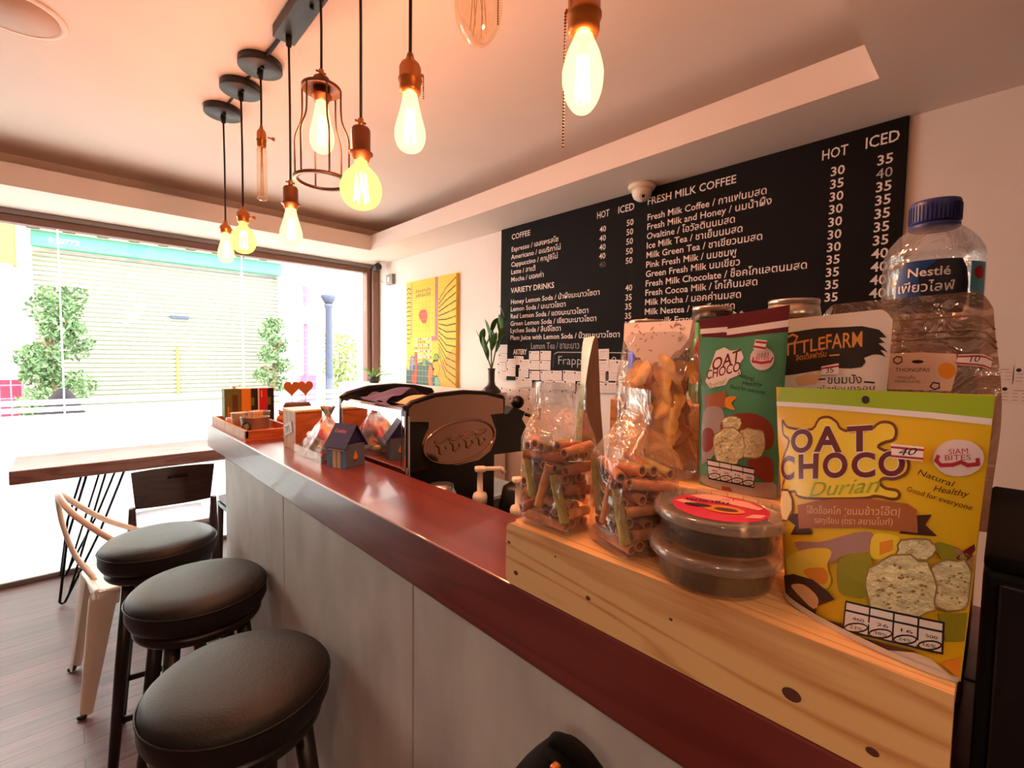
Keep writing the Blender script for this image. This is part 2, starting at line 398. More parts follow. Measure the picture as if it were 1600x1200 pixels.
    def stroke(s, pts, wd, fn, m):
        """a line of even width drawn on a surface"""
        n = len(pts)
        for i in range(n-1):
            a = Vector(pts[i]); b = Vector(pts[i+1]); d = b - a
            if d.length < 1e-7: continue
            k = max(1, int(d.length/0.03)) if d.length < 2 else 1
            nrm = Vector((-d.y, d.x)).normalized()*wd/2; e = d.normalized()*wd*0.3
            a2 = a - e; b2 = b + e
            vs = []; fs = []
            for j in range(k+1):
                p = a2.lerp(b2, j/k); vs += [fn(*(p + nrm)), fn(*(p - nrm))]
            for j in range(k): fs.append((2*j, 2*j+1, 2*j+3, 2*j+2))
            s.add(vs, fs, m)
    def text(s, body, fn, m, off=0.0, res=2):
        """lettering: fn(x, y) gets x in cap heights along the line and y in cap heights"""
        vs, fs, wd = text_mesh(body, off, res)
        s.add([fn(x, y) for x, y in vs], fs, m)
    def obj(s, name, parent=None, loc=(0,0,0), rz=0.0, label=None, cat=None, group=None, kind=None):
        me = bpy.data.meshes.new(name)
        me.from_pydata(s.v, [], s.f)
        for n in s.mats: me.materials.append(MATS[n])
        me.polygons.foreach_set('material_index', s.mi)
        me.polygons.foreach_set('use_smooth', s.sm)
        me.update(); me.validate(clean_customdata=False)
        bm = bmesh.new(); bm.from_mesh(me)
        bmesh.ops.recalc_face_normals(bm, faces=bm.faces[:]) ; bm.to_mesh(me); bm.free()
        o = bpy.data.objects.new(name, me); COL.objects.link(o)
        o.location = loc; o.rotation_euler = (0, 0, rz)
        if parent: o.parent = parent
        tag(o, label, cat, group, kind)
        return o
_TXT = {}
def text_mesh(body, off=0.0, res=2):
    key = (body, off, res)
    if key in _TXT: return _TXT[key]
    cu = bpy.data.curves.new('lettering', 'FONT'); cu.body = body; cu.size = 1.0/0.682; cu.offset = off; cu.resolution_u = res
    o = bpy.data.objects.new('lettering', cu); COL.objects.link(o)
    dg = bpy.context.evaluated_depsgraph_get()
    me = bpy.data.meshes.new_from_object(o.evaluated_get(dg))
    vs = [(v.co.x, v.co.y) for v in me.vertices]; fs = [tuple(p.vertices) for p in me.polygons]
    wd = max([v[0] for v in vs] or [1.0])
    bpy.data.objects.remove(o); bpy.data.curves.remove(cu); bpy.data.meshes.remove(me)
    _TXT[key] = (vs, fs, wd)
    return _TXT[key]
def tag(o, label=None, cat=None, group=None, kind=None):
    if label: o['label'] = label
    if cat: o['category'] = cat
    if group: o['group'] = group
    if kind: o['kind'] = kind
    return o
def thing(name, label, cat, loc=(0,0,0), rz=0.0, group=None):
    o = bpy.data.objects.new(name, None); COL.objects.link(o)
    o.empty_display_size = 0.05
    o.location = loc; o.rotation_euler = (0, 0, rz)
    return tag(o, label, cat, group)
def dup(o, loc, rz=None, label=None, parent=None):
    """a copy of a thing with copies of its parts and sub-parts"""
    c = o.copy(); COL.objects.link(c)
    if parent is None:
        c.location = loc
        if rz is not None: c.rotation_euler = (0, 0, rz)
        if label: c['label'] = label
    else: c.parent = parent
    for ch in list(o.children): dup(ch, None, parent=c)
    return c
def struct(mb, name, label=None):
    return mb.obj(name, kind='structure', label=label, cat=None)
def spline(pts, n=8):
    """smooth curve through points"""
    P = [Vector(p) for p in pts]; out = []
    for i in range(len(P)-1):
        p0 = P[max(i-1,0)]; p1 = P[i]; p2 = P[i+1]; p3 = P[min(i+2, len(P)-1)]
        for k in range(n):
            t = k/n
            out.append(0.5*((2*p1) + (p2-p0)*t + (2*p0-5*p1+4*p2-p3)*t*t + (3*p1-p0-3*p2+p3)*t**3))
    out.append(P[-1]); return out
def interp(x, xs, ys):
    if x <= xs[0]: return ys[0]
    for i in range(len(xs)-1):
        if x <= xs[i+1]: return ys[i] + (ys[i+1]-ys[i])*(x-xs[i])/(xs[i+1]-xs[i])
    return ys[-1]

# ================================================================== the room
m = MB(); m.box2((-2.3, -2.3, -0.12), (2.1, 3.95, 0.0), 'floor_planks'); struct(m, 'floor')
m = MB(); m.box2((1.99, -2.3, 0), (2.10, 3.95, 2.40), 'wall_paint'); struct(m, 'wall_right')
m = MB(); m.box2((-2.3, -2.3, 0), (-2.2, 3.95, 2.40), 'dark_paint'); struct(m, 'wall_left')
m = MB(); m.box2((-2.2, -2.3, 0), (1.99, -2.2, 2.40), 'dark_paint'); struct(m, 'wall_back')
m = MB(); m.box2((-2.3, -2.3, 2.35), (2.1, 3.95, 2.45), 'ceiling_paint'); struct(m, 'ceiling')
ZS, ZL, ZC = 2.143, 2.252, 2.35
CX0, CX1, CY0, CY1 = -1.6, 1.666, 0.284, 3.33         # opening of the raised ceiling
def soffit(name, a, b, lip_a, lip_b, back_a, back_b):
    m = MB()
    m.box2((*a, ZS), (*b, ZS+0.022), 'ceiling_paint')
    m.box2((*lip_a, ZS+0.022), (*lip_b, ZL), 'ceiling_paint')
    m.box2((*back_a, ZS+0.022), (*back_b, ZC), 'ceiling_paint')
    struct(m, name)
soffit('trim_1', (CX1, -2.2), (1.99, 3.95), (CX1, CY0), (CX1+0.02, CY1), (1.86, CY0-0.19), (1.99, 3.53))
soffit('trim_2', (-2.2, CY1), (CX1, 3.95), (CX0, CY1), (CX1, CY1+0.02), (-1.8, 3.53), (1.99, 3.95))
soffit('trim_3', (-2.2, -2.2), (CX1, CY0), (CX0, CY0-0.02), (CX1, CY0), (-1.8, -2.2), (1.99, CY0-0.19))
soffit('trim_4', (-2.2, CY0), (CX0, CY1), (CX0-0.02, CY0), (CX0, CY1), (-2.2, CY0-0.19), (-1.8, 3.53))

# shop window: rail along the top, brown post at the right, frameless panes
m = MB()
m.box2((-1.4, 3.835, 2.112), (1.99, 3.93, ZS), 'grey_frame', 0.004)
m.box2((-1.4, 3.845, 2.068), (1.89, 3.92, 2.112), 'brown_frame', 0.004)
m.box2((-1.4, 3.85, 0.0), (1.89, 3.90, 0.03), 'grey_frame', 0.003)
m.box2((1.888, 3.835, 0.0), (1.925, 3.93, 2.112), 'brown_frame', 0.005)
m.box2((1.925, 3.80, 0.0), (1.99, 3.93, 2.112), 'brown_frame', 0.008)
m.box2((-1.40, 3.80, 0.0), (-1.36, 3.93, 2.112), 'brown_frame', 0.006)
win = struct(m, 'window_1')
m = MB(); m.box2((-2.2, 3.80, 0.0), (-1.40, 3.95, ZS), 'wall_paint'); struct(m, 'wall_front')
xs = [-1.36, -0.03, 0.93, 1.888]
for a, b in zip(xs, xs[1:]):
    m = MB(); m.box2((a+0.002, 3.867, 0.03), (b-0.002, 3.877, 2.068), 'window_glass'); m.obj('window_pane', win)
for x in xs[1:3]:
    m = MB(); m.box2((x-0.004, 3.858, 0.03), (x+0.004, 3.866, 2.068), 'frosted_film'); m.obj('pane_joint', win, label='pale vertical joint between two panes')
m = MB()
for a, b in zip(xs, xs[1:]):
    for z0, z1 in ((0.03, 0.980), (0.996, 1.024), (1.037, 1.068)):
        m.box2((a+0.004, 3.864, z0), (b-0.004, 3.866, z1), 'frosted_film')
m.obj('frosted_film', win, label='frosted privacy film with two stripes along its top')

# ================================================================== outside the window
m = MB(); m.box2((-9, 3.98, -0.2), (14, 22, -0.1), 'street'); o = struct(m, 'floor_street')
o['label'] = 'pale street in front of the window'
b = thing('shop_building', 'white shopfront across the street with closed roller shutter under a green fascia', 'building', (0, 9, -0.1))
m = MB(); m.box2((-5, 0.35, 0), (3.02, 1.2, 5.2), 'plaster_white'); m.box2((2.78, 0.02, 0), (3.02, 0.35, 5.2), 'plaster_white')
m.box2((-0.33, 0.02, 3.1), (2.78, 0.35, 5.2), 'plaster_white'); m.obj('wall', b)
m = MB()
n = 42
for i in range(n):
    z0 = 0.02 + i*2.80/n; h = 2.80/n
    m.prism([(0, 0), (-0.022, h*0.25), (-0.026, h*0.7), (0, h)], -0.33, 2.78, 'shutter_paint',
            X=Matrix(((0,0,1,0),(1,0,0,0.16),(0,1,0,z0),(0,0,0,1))))
m.obj('roller_shutter', b, label='pale horizontal slatted roller shutter')
m = MB(); m.box2((-0.33, -0.03, 2.86), (2.80, 0.10, 3.06), 'fascia_green', 0.01); f = m.obj('fascia', b, label='green fascia board')
m = MB(); m.text('010772', lambda x, y: (-0.16 + x*0.07, -0.034, 2.93 + y*0.06), 'house_window', 0.02); m.obj('house_number', f)
m = MB(); m.box2((-0.33, -0.14, 3.06), (2.80, 0.10, 3.16), 'eave_grey', 0.01); aw = m.obj('awning_rail', b)
for i in range(9):  # black blocks standing in for the dark slots along the rail
    m = MB(); x = -0.30 + i*0.345; m.box((x, -0.155, 3.075), (0.13, 0.03, 0.03), 'black_metal', 0.006); m.obj('awning_slot', aw)
m = MB(); m.box2((1.24, 0.10, 0.78), (1.27, 0.14, 1.55), 'plaster_yellow', 0.004); m.obj('shutter_handle', b)
m = MB(); m.box2((1.18, 0.09, 2.00), (1.42, 0.14, 2.05), 'lamp_iron', 0.004); m.obj('shutter_lock', b)
p = thing('pillar', 'pillar at left of the shutter: yellow top, white middle, magenta tiled base', 'pillar', (-0.95, 8.7, -0.1))
m = MB(); m.box2((-0.6, -0.05, 0), (0.50, 0.30, 1.09), 'magenta_tile'); m.obj('tiled_base', p)
m = MB(); m.box2((-0.6, 0, 1.09), (0.46, 0.30, 2.55), 'plaster_white'); m.obj('shaft', p)
m = MB(); m.box2((-0.6, -0.02, 2.55), (0.48, 0.30, 4.6), 'plaster_yellow'); m.obj('upper_shaft', p)
m = MB(); m.box2((-0.6, -0.04, 1.09), (0.06, 0.0, 1.78), 'magenta_tile'); m.obj('tile_strip', p)
rnd = random.Random(4)
def leaves(m, n, shape, size, mt, rnd):
    for i in range(n):
        c = shape(rnd); s_ = size*(0.6 + 0.8*rnd.random())
        E_ = Euler((rnd.uniform(-1.2, 1.2), rnd.uniform(-1.2, 1.2), rnd.uniform(0, 6.28))).to_matrix()
        q = [Vector((-s_*0.5, 0, 0)), Vector((0, -s_*0.28, s_*0.06)), Vector((s_*0.6, 0, -s_*0.05)), Vector((0, s_*0.28, s_*0.06))]
        m.add([tuple(E_ @ v + Vector(c)) for v in q], [(0, 1, 2, 3)], mt, False)
def shrub(name, label, loc, h0, h1, r, n, mt, cat='shrub', group=None, size=0.11):
    t = thing(name, label, cat, loc, 0, group)
    m = MB(); m.tube([(0,0,0), (0.02,0.01,h0*0.6), (0,0,h1*0.8)], [0.05, 0.035, 0.012], 'bark'); 
    for k in range(6):
        a = k*1.1; z = h0 + (h1-h0)*k/7
        m.tube([(0,0,z-0.15), (cos(a)*r*0.6, sin(a)*r*0.6, z+0.1)], 0.012, 'bark', 5)
    m.obj('trunk', t)
    lumps = [(rnd.uniform(-.5,.5)*r, rnd.uniform(-.5,.5)*r, h0 + (h1-h0)*(i+0.5)/9, r*rnd.uniform(.55,.85)) for i in range(9)]
    def shape(q):
        L = q.choice(lumps); a = q.uniform(0, 6.28); b_ = q.uniform(-1, 1); d = L[3]*q.random()**0.4
        zz = min(max(L[2] + d*b_*0.9, h0), h1); c_ = (1-b_*b_)**0.5
        return (L[0] + d*c_*cos(a), L[1] + d*c_*sin(a), zz)
    m = MB(); leaves(m, n, shape, size, mt, rnd); m.obj('foliage', t)
    return t
shrub('columnar_shrub', 'tall leafy columnar shrub in front of the magenta tiled pillar', (-0.16, 8.05, -0.1), 0.55, 2.22, 0.34, 4200, 'foliage', size=0.06)
shrub('columnar_shrub', 'narrow leafy shrub at the right end of the shutter', (2.50, 8.5, -0.1), 0.5, 2.05, 0.26, 2400, 'foliage', size=0.06)
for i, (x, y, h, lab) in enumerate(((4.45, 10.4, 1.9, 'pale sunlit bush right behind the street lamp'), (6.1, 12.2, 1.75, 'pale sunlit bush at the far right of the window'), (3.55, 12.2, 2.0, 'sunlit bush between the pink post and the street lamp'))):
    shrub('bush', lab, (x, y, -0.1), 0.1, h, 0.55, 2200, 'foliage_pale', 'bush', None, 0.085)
shrub('tree', 'slim dark green tree beside the window post', (5.75, 10.3, -0.1), 0.9, 2.45, 0.30, 1500, 'foliage', 'tree', size=0.07)
p = thing('pink_post', 'slim pink tiled post across the street on a pink tiled block', 'post', (3.20, 9.0, -0.1))
m = MB(); m.box2((-0.10, -0.10, 0), (0.17, 0.17, 1.08), 'pink_tile'); m.obj('block', p)
m = MB(); m.box2((-0.035, -0.035, 1.08), (0.035, 0.035, 2.72), 'pink_tile'); m.obj('shaft', p)
m = MB(); m.box2((-0.05, -0.09, 2.02), (0.05, -0.04, 2.36), 'sign_blue', 0.01); m.obj('sign', p)
m = MB(); m.tube([(0.03, 0, 2.33), (0.16, 0, 2.33)], 0.008, 'lamp_iron'); m.box2((0.13, -0.02, 1.98), (0.22, 0.02, 2.30), 'sign_blue', 0.01); m.obj('hanging_sign', p)
p = thing('street_lamp', 'dark blue iron street lamp post behind the window', 'street lamp', (3.24, 8.0, -0.1))
m = MB(); m.lathe([(0.13,0),(0.13,0.12),(0.085,0.2),(0.07,0.5),(0.058,2.25),(0.075,2.28),(0.075,2.33)], 'lamp_iron', 16); m.obj('post', p)
m = MB(); m.lathe([(0.06,2.33),(0.10,2.38),(0.135,2.45),(0.13,2.47),(0.05,2.50)], 'lamp_iron', 16); m.obj('capital', p)
p = thing('spotlight', 'grey floodlight under the eave beyond the window post', 'floodlight', (4.25, 9.2, 2.36))
m = MB(); m.box((0, 0, 0.30), (0.5, 0.22, 0.10), 'eave_grey', 0.02, X=Matrix.Rotation(radians(-22), 4, 'Y')); m.obj('housing', p)
m = MB(); m.box((0.12, 0, 0.06), (0.40, 0.2, 0.04), 'plaster_white', 0.01, X=Matrix.Rotation(radians(25), 4, 'Y')); m.obj('lens', p)
m = MB(); m.box2((0.15, 0.1, -2.46), (0.25, 0.2, 0.40), 'plaster_white'); m.obj('mounting_post', p)
p = thing('cafe_banner', 'faded red cloth hanging on a pole beyond the window post', 'banner', (5.1, 10.0, -0.1))
m = MB(); m.tube([(0,0,0),(0,0,2.5)], 0.025, 'bark'); m.obj('pole', p)
m = MB(); m.surf(lambda u, v: (-0.12 + 0.24*u*(1-0.35*v) + 0.03*sin(6*v), -0.05 + 0.04*sin(9*u), 0.85 + 1.55*v), 10, 14, 'red_cloth'); m.obj('cloth', p)
# outdoor chair whose rounded dark back shows above the frosted film
p = thing('outdoor_chair', 'dark chair with a rounded back standing outside against the window', 'chair', (-0.045, 4.75, -0.1))
def obk(u, v):
    a = (u-0.5)*2; w_ = 0.17*(1-0.35*v*v)
    return (a*w_, 0.03 - 0.10*a*a + 0.03*v, 0.62 + 0.56*v*(1 - 0.28*a*a*v))
m = MB(); m.surf(obk, 14, 10, 'dark_seat'); m.surf(lambda u, v: tuple(Vector(obk(u, v)) + Vector((0, 0.03, 0))), 14, 10, 'dark_seat'); m.obj('backrest', p)
m = MB(); m.lathe([(0.0,0.44),(0.19,0.44),(0.21,0.46),(0.20,0.49),(0.0,0.50)], 'dark_seat', 20, (0, 0.2, 0)); m.obj('seat', p)
for sx in (-1, 1):
    m = MB(); m.tube([(sx*0.13, 0.05, 0.75), (sx*0.15, 0.03, 0.45), (sx*0.18, -0.02, 0)], 0.014, 'black_metal'); m.obj('leg', p)
    m = MB(); m.tube([(sx*0.15, 0.33, 0.45), (sx*0.18, 0.40, 0)], 0.014, 'black_metal'); m.obj('leg', p)

# unseen warm downlights added in the lowered ceiling to light counter front and snacks
def downlight(label, x, y, e_):
    t = thing('unseen_downlight', label, 'ceiling lamp', (x, y, ZS))
    m = MB(); m.lathe([(0.045,-0.004),(0.060,-0.006),(0.064,-0.001),(0.045,-0.001)], 'white_plastic', 32, cap=False); m.obj('trim_ring', t)
    m = MB(); m.lathe([(0.0,-0.0035),(0.045,-0.0035),(0.045,-0.001),(0.0,-0.001)], 'filament_lit', 32); m.obj('diffuser', t)
    l = bpy.data.lights.new('added_beam', 'SPOT'); l.energy = e_; l.color = (1.0, 0.60, 0.38); l.spot_size = radians(150); l.spot_blend = 0.8; l.shadow_soft_size = 0.045
    o = bpy.data.objects.new('added_beam', l); COL.objects.link(o); o.location = (0, 0, -0.012); o.parent = t
downlight('unseen warm ceiling downlight added behind the photographer, on the left', -0.85, -0.55, 34)
downlight('unseen warm ceiling downlight added behind the photographer, nearer the back wall', -0.15, -1.0, 26)

# ================================================================== counter
ZT = 1.048
b = thing('bar_counter', 'long bar counter with red brown wooden top and grey laminate front', 'counter', (0.42, 0, 0))
m = MB(); m.box2((0, -0.65, 0.955), (0.197, 2.337, ZT), 'counter_wood', 0.003); m.obj('countertop', b)
ys = [-0.65, 0.008, 0.692, 1.375, 2.052]
for a, c in zip(ys, ys[1:]):
    m = MB(); m.box2((0.004, a+0.0025, 0.0), (0.05, c-0.0025, 0.955), 'grey_laminate', 0.001); m.obj('front_panel', b)
m = MB(); m.box2((0.02, -0.65, 0.0), (0.19, 2.04, 0.95), 'black_matte'); m.obj('carcass', b)
b = thing('side_counter', 'counter extension behind the bar counter under the wooden riser', 'counter', (0.618, 0, 0))
m = MB(); m.box2((0, -0.65, 0.955), (0.20, 0.56, ZT), 'counter_wood', 0.003); m.obj('countertop', b)
m = MB(); m.box2((0.01, -0.64, 0.0), (0.19, 0.55, 0.955), 'black_matte'); m.obj('carcass', b)
# lower work bench behind the counter, and the cabinet by the wall (both carry things that show)
b = thing('work_bench', 'dark work bench behind the bar counter, carrying the coffee machine', 'bench', (0.63, 0.62, 0))
m = MB(); m.box2((0.0, 0, 0.78), (0.62, 1.45, 0.82), 'black_matte', 0.004); m.obj('worktop', b)
m = MB(); m.box2((0.02, 0.02, 0), (0.60, 1.43, 0.78), 'black_matte'); m.obj('cabinet', b)

# ================================================================== bar stools
def make_stool(label, loc, rz):
    t = thing('bar_stool', label, 'stool', loc, rz, 'round bar stools along the counter')
    m = MB()
    prof = [(0.0,0.632),(0.145,0.632),(0.160,0.640),(0.167,0.655),(0.167,0.682),(0.163,0.700),(0.150,0.712),(0.11,0.719),(0.05,0.722),(0.0,0.723)]
    m.lathe(prof, 'black_leather', 48)
    m.tube([(0.1675*cos(a*pi/24), 0.1675*sin(a*pi/24), 0.690) for a in range(48)], 0.0022, 'black_leather', 6, True)
    m.obj('cushion', t, label='black leather cushion with a piped rim')
    m = MB(); m.lathe([(0.0,0.606),(0.148,0.606),(0.152,0.612),(0.152,0.630),(0.0,0.632)], 'stool_wood', 40); m.obj('seat_base', t)
    ft = []
    for k in range(4):
        a = pi/4 + k*pi/2
        top = Vector((0.115*cos(a), 0.115*sin(a), 0.608)); bot = Vector((0.190*cos(a), 0.190*sin(a), 0.0)); ft.append((top, bot))
        m = MB(); m.tube([top, top.lerp(bot, 0.5), bot], [0.019, 0.018, 0.014], 'stool_wood', 12); m.obj('leg', t)
    for k in range(4):
        f = 0.62 if k % 2 else 0.72
        a = ft[k][0].lerp(ft[k][1], f); c = ft[(k+1) % 4][0].lerp(ft[(k+1) % 4][1], f)
        m = MB(); m.tube([a, c], 0.0105, 'stool_wood', 10); m.obj('stretcher', t)
    return t
st = make_stool('nearest black round bar stool, large in the foreground beside the counter', (0.232, 1.03, 0), radians(10))
dup(st, (0.248, 1.53, 0), radians(4), 'middle black round bar stool of the row beside the counter')
dup(st, (0.212, 2.00, 0), radians(-8), 'farthest black round bar stool, in front of the dark wooden chair')
dup(st, (0.235, 0.235, 0), radians(20), 'black round bar stool under the black backpack at the bottom of the view')

# backpack on the last stool: only its top shows
b = thing('backpack', 'top of a black backpack with a copper zip pull at the bottom of the view', 'backpack', (0.278, 0.222, 0.723))
def bp(u, v):
    a = 2*pi*u; r = 0.105*(1 - 0.80*v**3.2)*(1 + 0.03*sin(5*a)); c = cos(a); s_ = sin(a)
    return (r*0.75*(abs(c)**0.8)*(1 if c > 0 else -1), r*(abs(s_)**0.8)*(1 if s_ > 0 else -1), 0.316*v)
m = MB(); m.surf(bp, 28, 20, 'backpack_black', True, True)
m.surf(lambda u, v: (bp(u,1)[0]*v, bp(u,1)[1]*v, 0.316 + 0.006*(1-v*v)), 28, 4, 'backpack_black', True, True); m.obj('bag_body', b)
m = MB(); m.tube(spline([(-0.002, -0.020, 0.306), (-0.004, -0.010, 0.323), (-0.004, 0.008, 0.324), (-0.002, 0.018, 0.308)]), 0.006, 'backpack_black'); m.obj('carry_handle', b)
m = MB(); m.box((-0.021, -0.004, 0.314), (0.008, 0.007, 0.016), 'brass', 0.002, X=Matrix.Translation((0,0,0))); m.tube([(-0.023,-0.004,0.308),(-0.036,0.002,0.280)], 0.005, 'pot_brown'); m.obj('zip_pull', b, label='copper zip pull')

# ================================================================== window table, chairs
t = thing('long_table', 'long wooden slab table on hairpin legs along the shop window', 'table', (0, 3.39, 0))
m = MB(); m.box2((-0.238, 0, 0.678), (1.45, 0.455, 0.75), 'table_wood', 0.006); m.obj('tabletop', t)
def hairpin(x, y, dx, dy):
    m = MB()
    m.tube([(x+0.10, y, 0.678), (x+dx*0.4+0.05, y+dy*0.4, 0.35), (x+dx, y+dy, 0.012), (x+dx-0.012, y+dy, 0.008), (x+dx-0.02, y+dy, 0.02), (x+dx*0.4-0.08, y+dy*0.4, 0.35), (x-0.06, y, 0.678)], 0.0062, 'black_metal', 8)
    m.tube([(x+0.02, y+0.0, 0.678), (x+dx*0.9, y+dy*0.9, 0.05)], 0.0055, 'black_metal', 8)
    m.obj('hairpin_leg', t)
hairpin(0.11, 0.05, -0.165, -0.04); hairpin(0.11, 0.39, -0.165, 0.03); hairpin(1.25, 0.05, 0.1, -0.04); hairpin(1.25, 0.39, 0.1, 0.03)

def make_chair(label, loc, rz):
    """dark wooden chair; its back panel faces -Y, the seat lies towards +Y"""
    c = thing('dining_chair', label, 'chair', loc, rz, 'dark wooden chairs at the window table')
    W = 0.17
    m = MB()
    def bk(u, v, o=0.0):
        a = 2*u - 1
        return (a*(W - 0.012 + 0.014*v), -0.02 - 0.055*v - 0.022*(1-a*a) - o, 0.575 + 0.195*v + 0.012*(1-(a*a))*v)
    m.surf(lambda u, v: bk(u, v), 14, 6, 'chair_wood'); m.surf(lambda u, v: bk(u, v, 0.018), 14, 6, 'chair_wood')
    for f, g in ((lambda u, v: bk(u, 1, 0.018*v), 0), (lambda u, v: bk(u, 0, 0.018*v), 0)): m.surf(f, 14, 1, 'chair_wood')
    for e in (0, 1): m.surf(lambda u, v, e=e: bk(e, v, 0.018*u), 1, 6, 'chair_wood')
    br = m.obj('backrest', c, label='curved backrest panel with a slot cut near the top')
    m = MB(); 
    for x0, x1 in ((-0.03, -0.012), (-0.006, 0.055)): m.box(((x0+x1)/2, -0.1105, 0.728), (x1-x0, 0.004, 0.009), 'black_matte', 0.002, X=Matrix.Translation((0, -0.0005, 0)))
    m.obj('carved_slot', br)
    m = MB(); m.surf(lambda u, v: ((2*u-1)*0.158, 0.0+0.35*v, 0.455 + 0.014*(1-(2*u-1)**8)*(1-(2*v-1)**8)), 20, 14, 'white_fabric')
    m.box2((-0.160, -0.002, 0.425), (0.160, 0.352, 0.456), 'white_fabric', 0.012); m.obj('seat_cushion', c, label='pale blue white seat cushion')
    m = MB(); m.box2((-0.175, -0.035, 0.370), (0.175, -0.012, 0.425), 'chair_wood', 0.004); m.box2((-0.165, -0.01, 0.395), (0.165, 0.35, 0.424), 'chair_wood', 0.004)
    m.obj('seat_frame', c)
    for sx in (-1, 1):
        m = MB(); m.tube([(sx*W, -0.055, 0.585), (sx*0.172, -0.018, 0.46), (sx*0.174, -0.02, 0.36), (sx*0.172, -0.06, 0.0)], [0.014, 0.02, 0.02, 0.012], 'chair_wood', 10); m.obj('leg', c)
        m = MB(); m.tube([(sx*0.150, 0.325, 0.40), (sx*0.158, 0.335, 0.0)], [0.018, 0.012], 'chair_wood', 10); m.obj('leg', c)
    return c
ch = make_chair('dark wooden chair with pale cushion, its back to the bar stools', (0.375, 2.96, 0), radians(-3))
dup(ch, (0.83, 3.05, 0), radians(2), 'dark wooden chair mostly hidden behind the end of the counter, pale cushion showing')

# cream metal chair
c = thing('metal_chair', 'cream metal cafe armchair with a looped tube back, left of the bar stools', 'chair', (0.045, 2.47, 0), radians(4))
m = MB()
m.surf(lambda u, v: (0.0+0.33*u, -0.165+0.33*v, 0.448 - 0.008*sin(pi*u)*sin(pi*v)), 12, 12, 'cream_metal')
m.tube(spline([(0.0,-0.15,0.44),(0.17,-0.17,0.44),(0.33,-0.15,0.44),(0.35,0,0.44),(0.33,0.15,0.44),(0.17,0.17,0.44),(0.0,0.15,0.44),(-0.01,0,0.44),(0.0,-0.15,0.44)], 5), 0.012, 'cream_metal')
for a, bq in (((-0.005,-0.165),(0.335,-0.15)), ((-0.005,0.15),(0.335,0.165)), ((-0.012,-0.15),(0.0,0.15)), ((0.335,-0.15),(0.347,0.15))):
    m.box2((*a, 0.385), (*bq, 0.44), 'cream_metal', 0.005)
m.obj('seat', c)
m = MB()
m.tube(spline([(0.30,-0.17,0.455),(0.20,-0.185,0.53),(0.06,-0.185,0.625),(-0.06,-0.14,0.755),(-0.095,0,0.815),(-0.06,0.14,0.755),(0.06,0.185,0.625),(0.20,0.185,0.53),(0.30,0.17,0.455)], 7), 0.011, 'cream_metal', 10)
m.obj('back_loop', c, label='looped tube back and arms')
m = MB()
for y in (-0.022, 0.022): m.tube(spline([(-0.094,y,0.808),(-0.085,y,0.70),(-0.052,y,0.56),(0.002,y,0.446)]), 0.008, 'cream_metal', 8)
m.surf(lambda u, v: tuple(spl_[min(int(v*24), 24)] + Vector((0, -0.022+0.044*u, 0))) if False else (-0.094 + 0.096*(1-v)**1.7, -0.022 + 0.044*u, 0.446 + 0.362*v), 3, 14, 'cream_metal'); m.obj('back_splat', c)
for x, sgn in ((0.0, -1), (0.33, 1)):
    for y in (-0.15, 0.15):
        sy = 1 if y > 0 else -1
        def lg(u, v, x=x, y=y, sgn=sgn, sy=sy):
            w_ = 0.045*(1-v) + 0.020*v; a = (u-0.5)*pi*1.1
            cx = x + sgn*(0.005 + 0.055*v); cy = y + sy*(0.005 + 0.035*v)
            base = math.atan2(sy, sgn)
            ridge = 1 + 0.18*cos(3*a)
            return (cx + (cos(base + a) - 0.6*cos(base))*w_*ridge, cy + (sin(base + a) - 0.6*sin(base))*w_*ridge, 0.42*(1-v) + 0.008)
        m = MB(); m.surf(lg, 12, 10, 'cream_metal'); lgo = m.obj('leg', c)
        m = MB(); m.ball((x + sgn*0.062, y + sy*0.042, 0.010), (0.016, 0.016, 0.010), 'black_plastic', 10); m.obj('foot_cap', lgo)

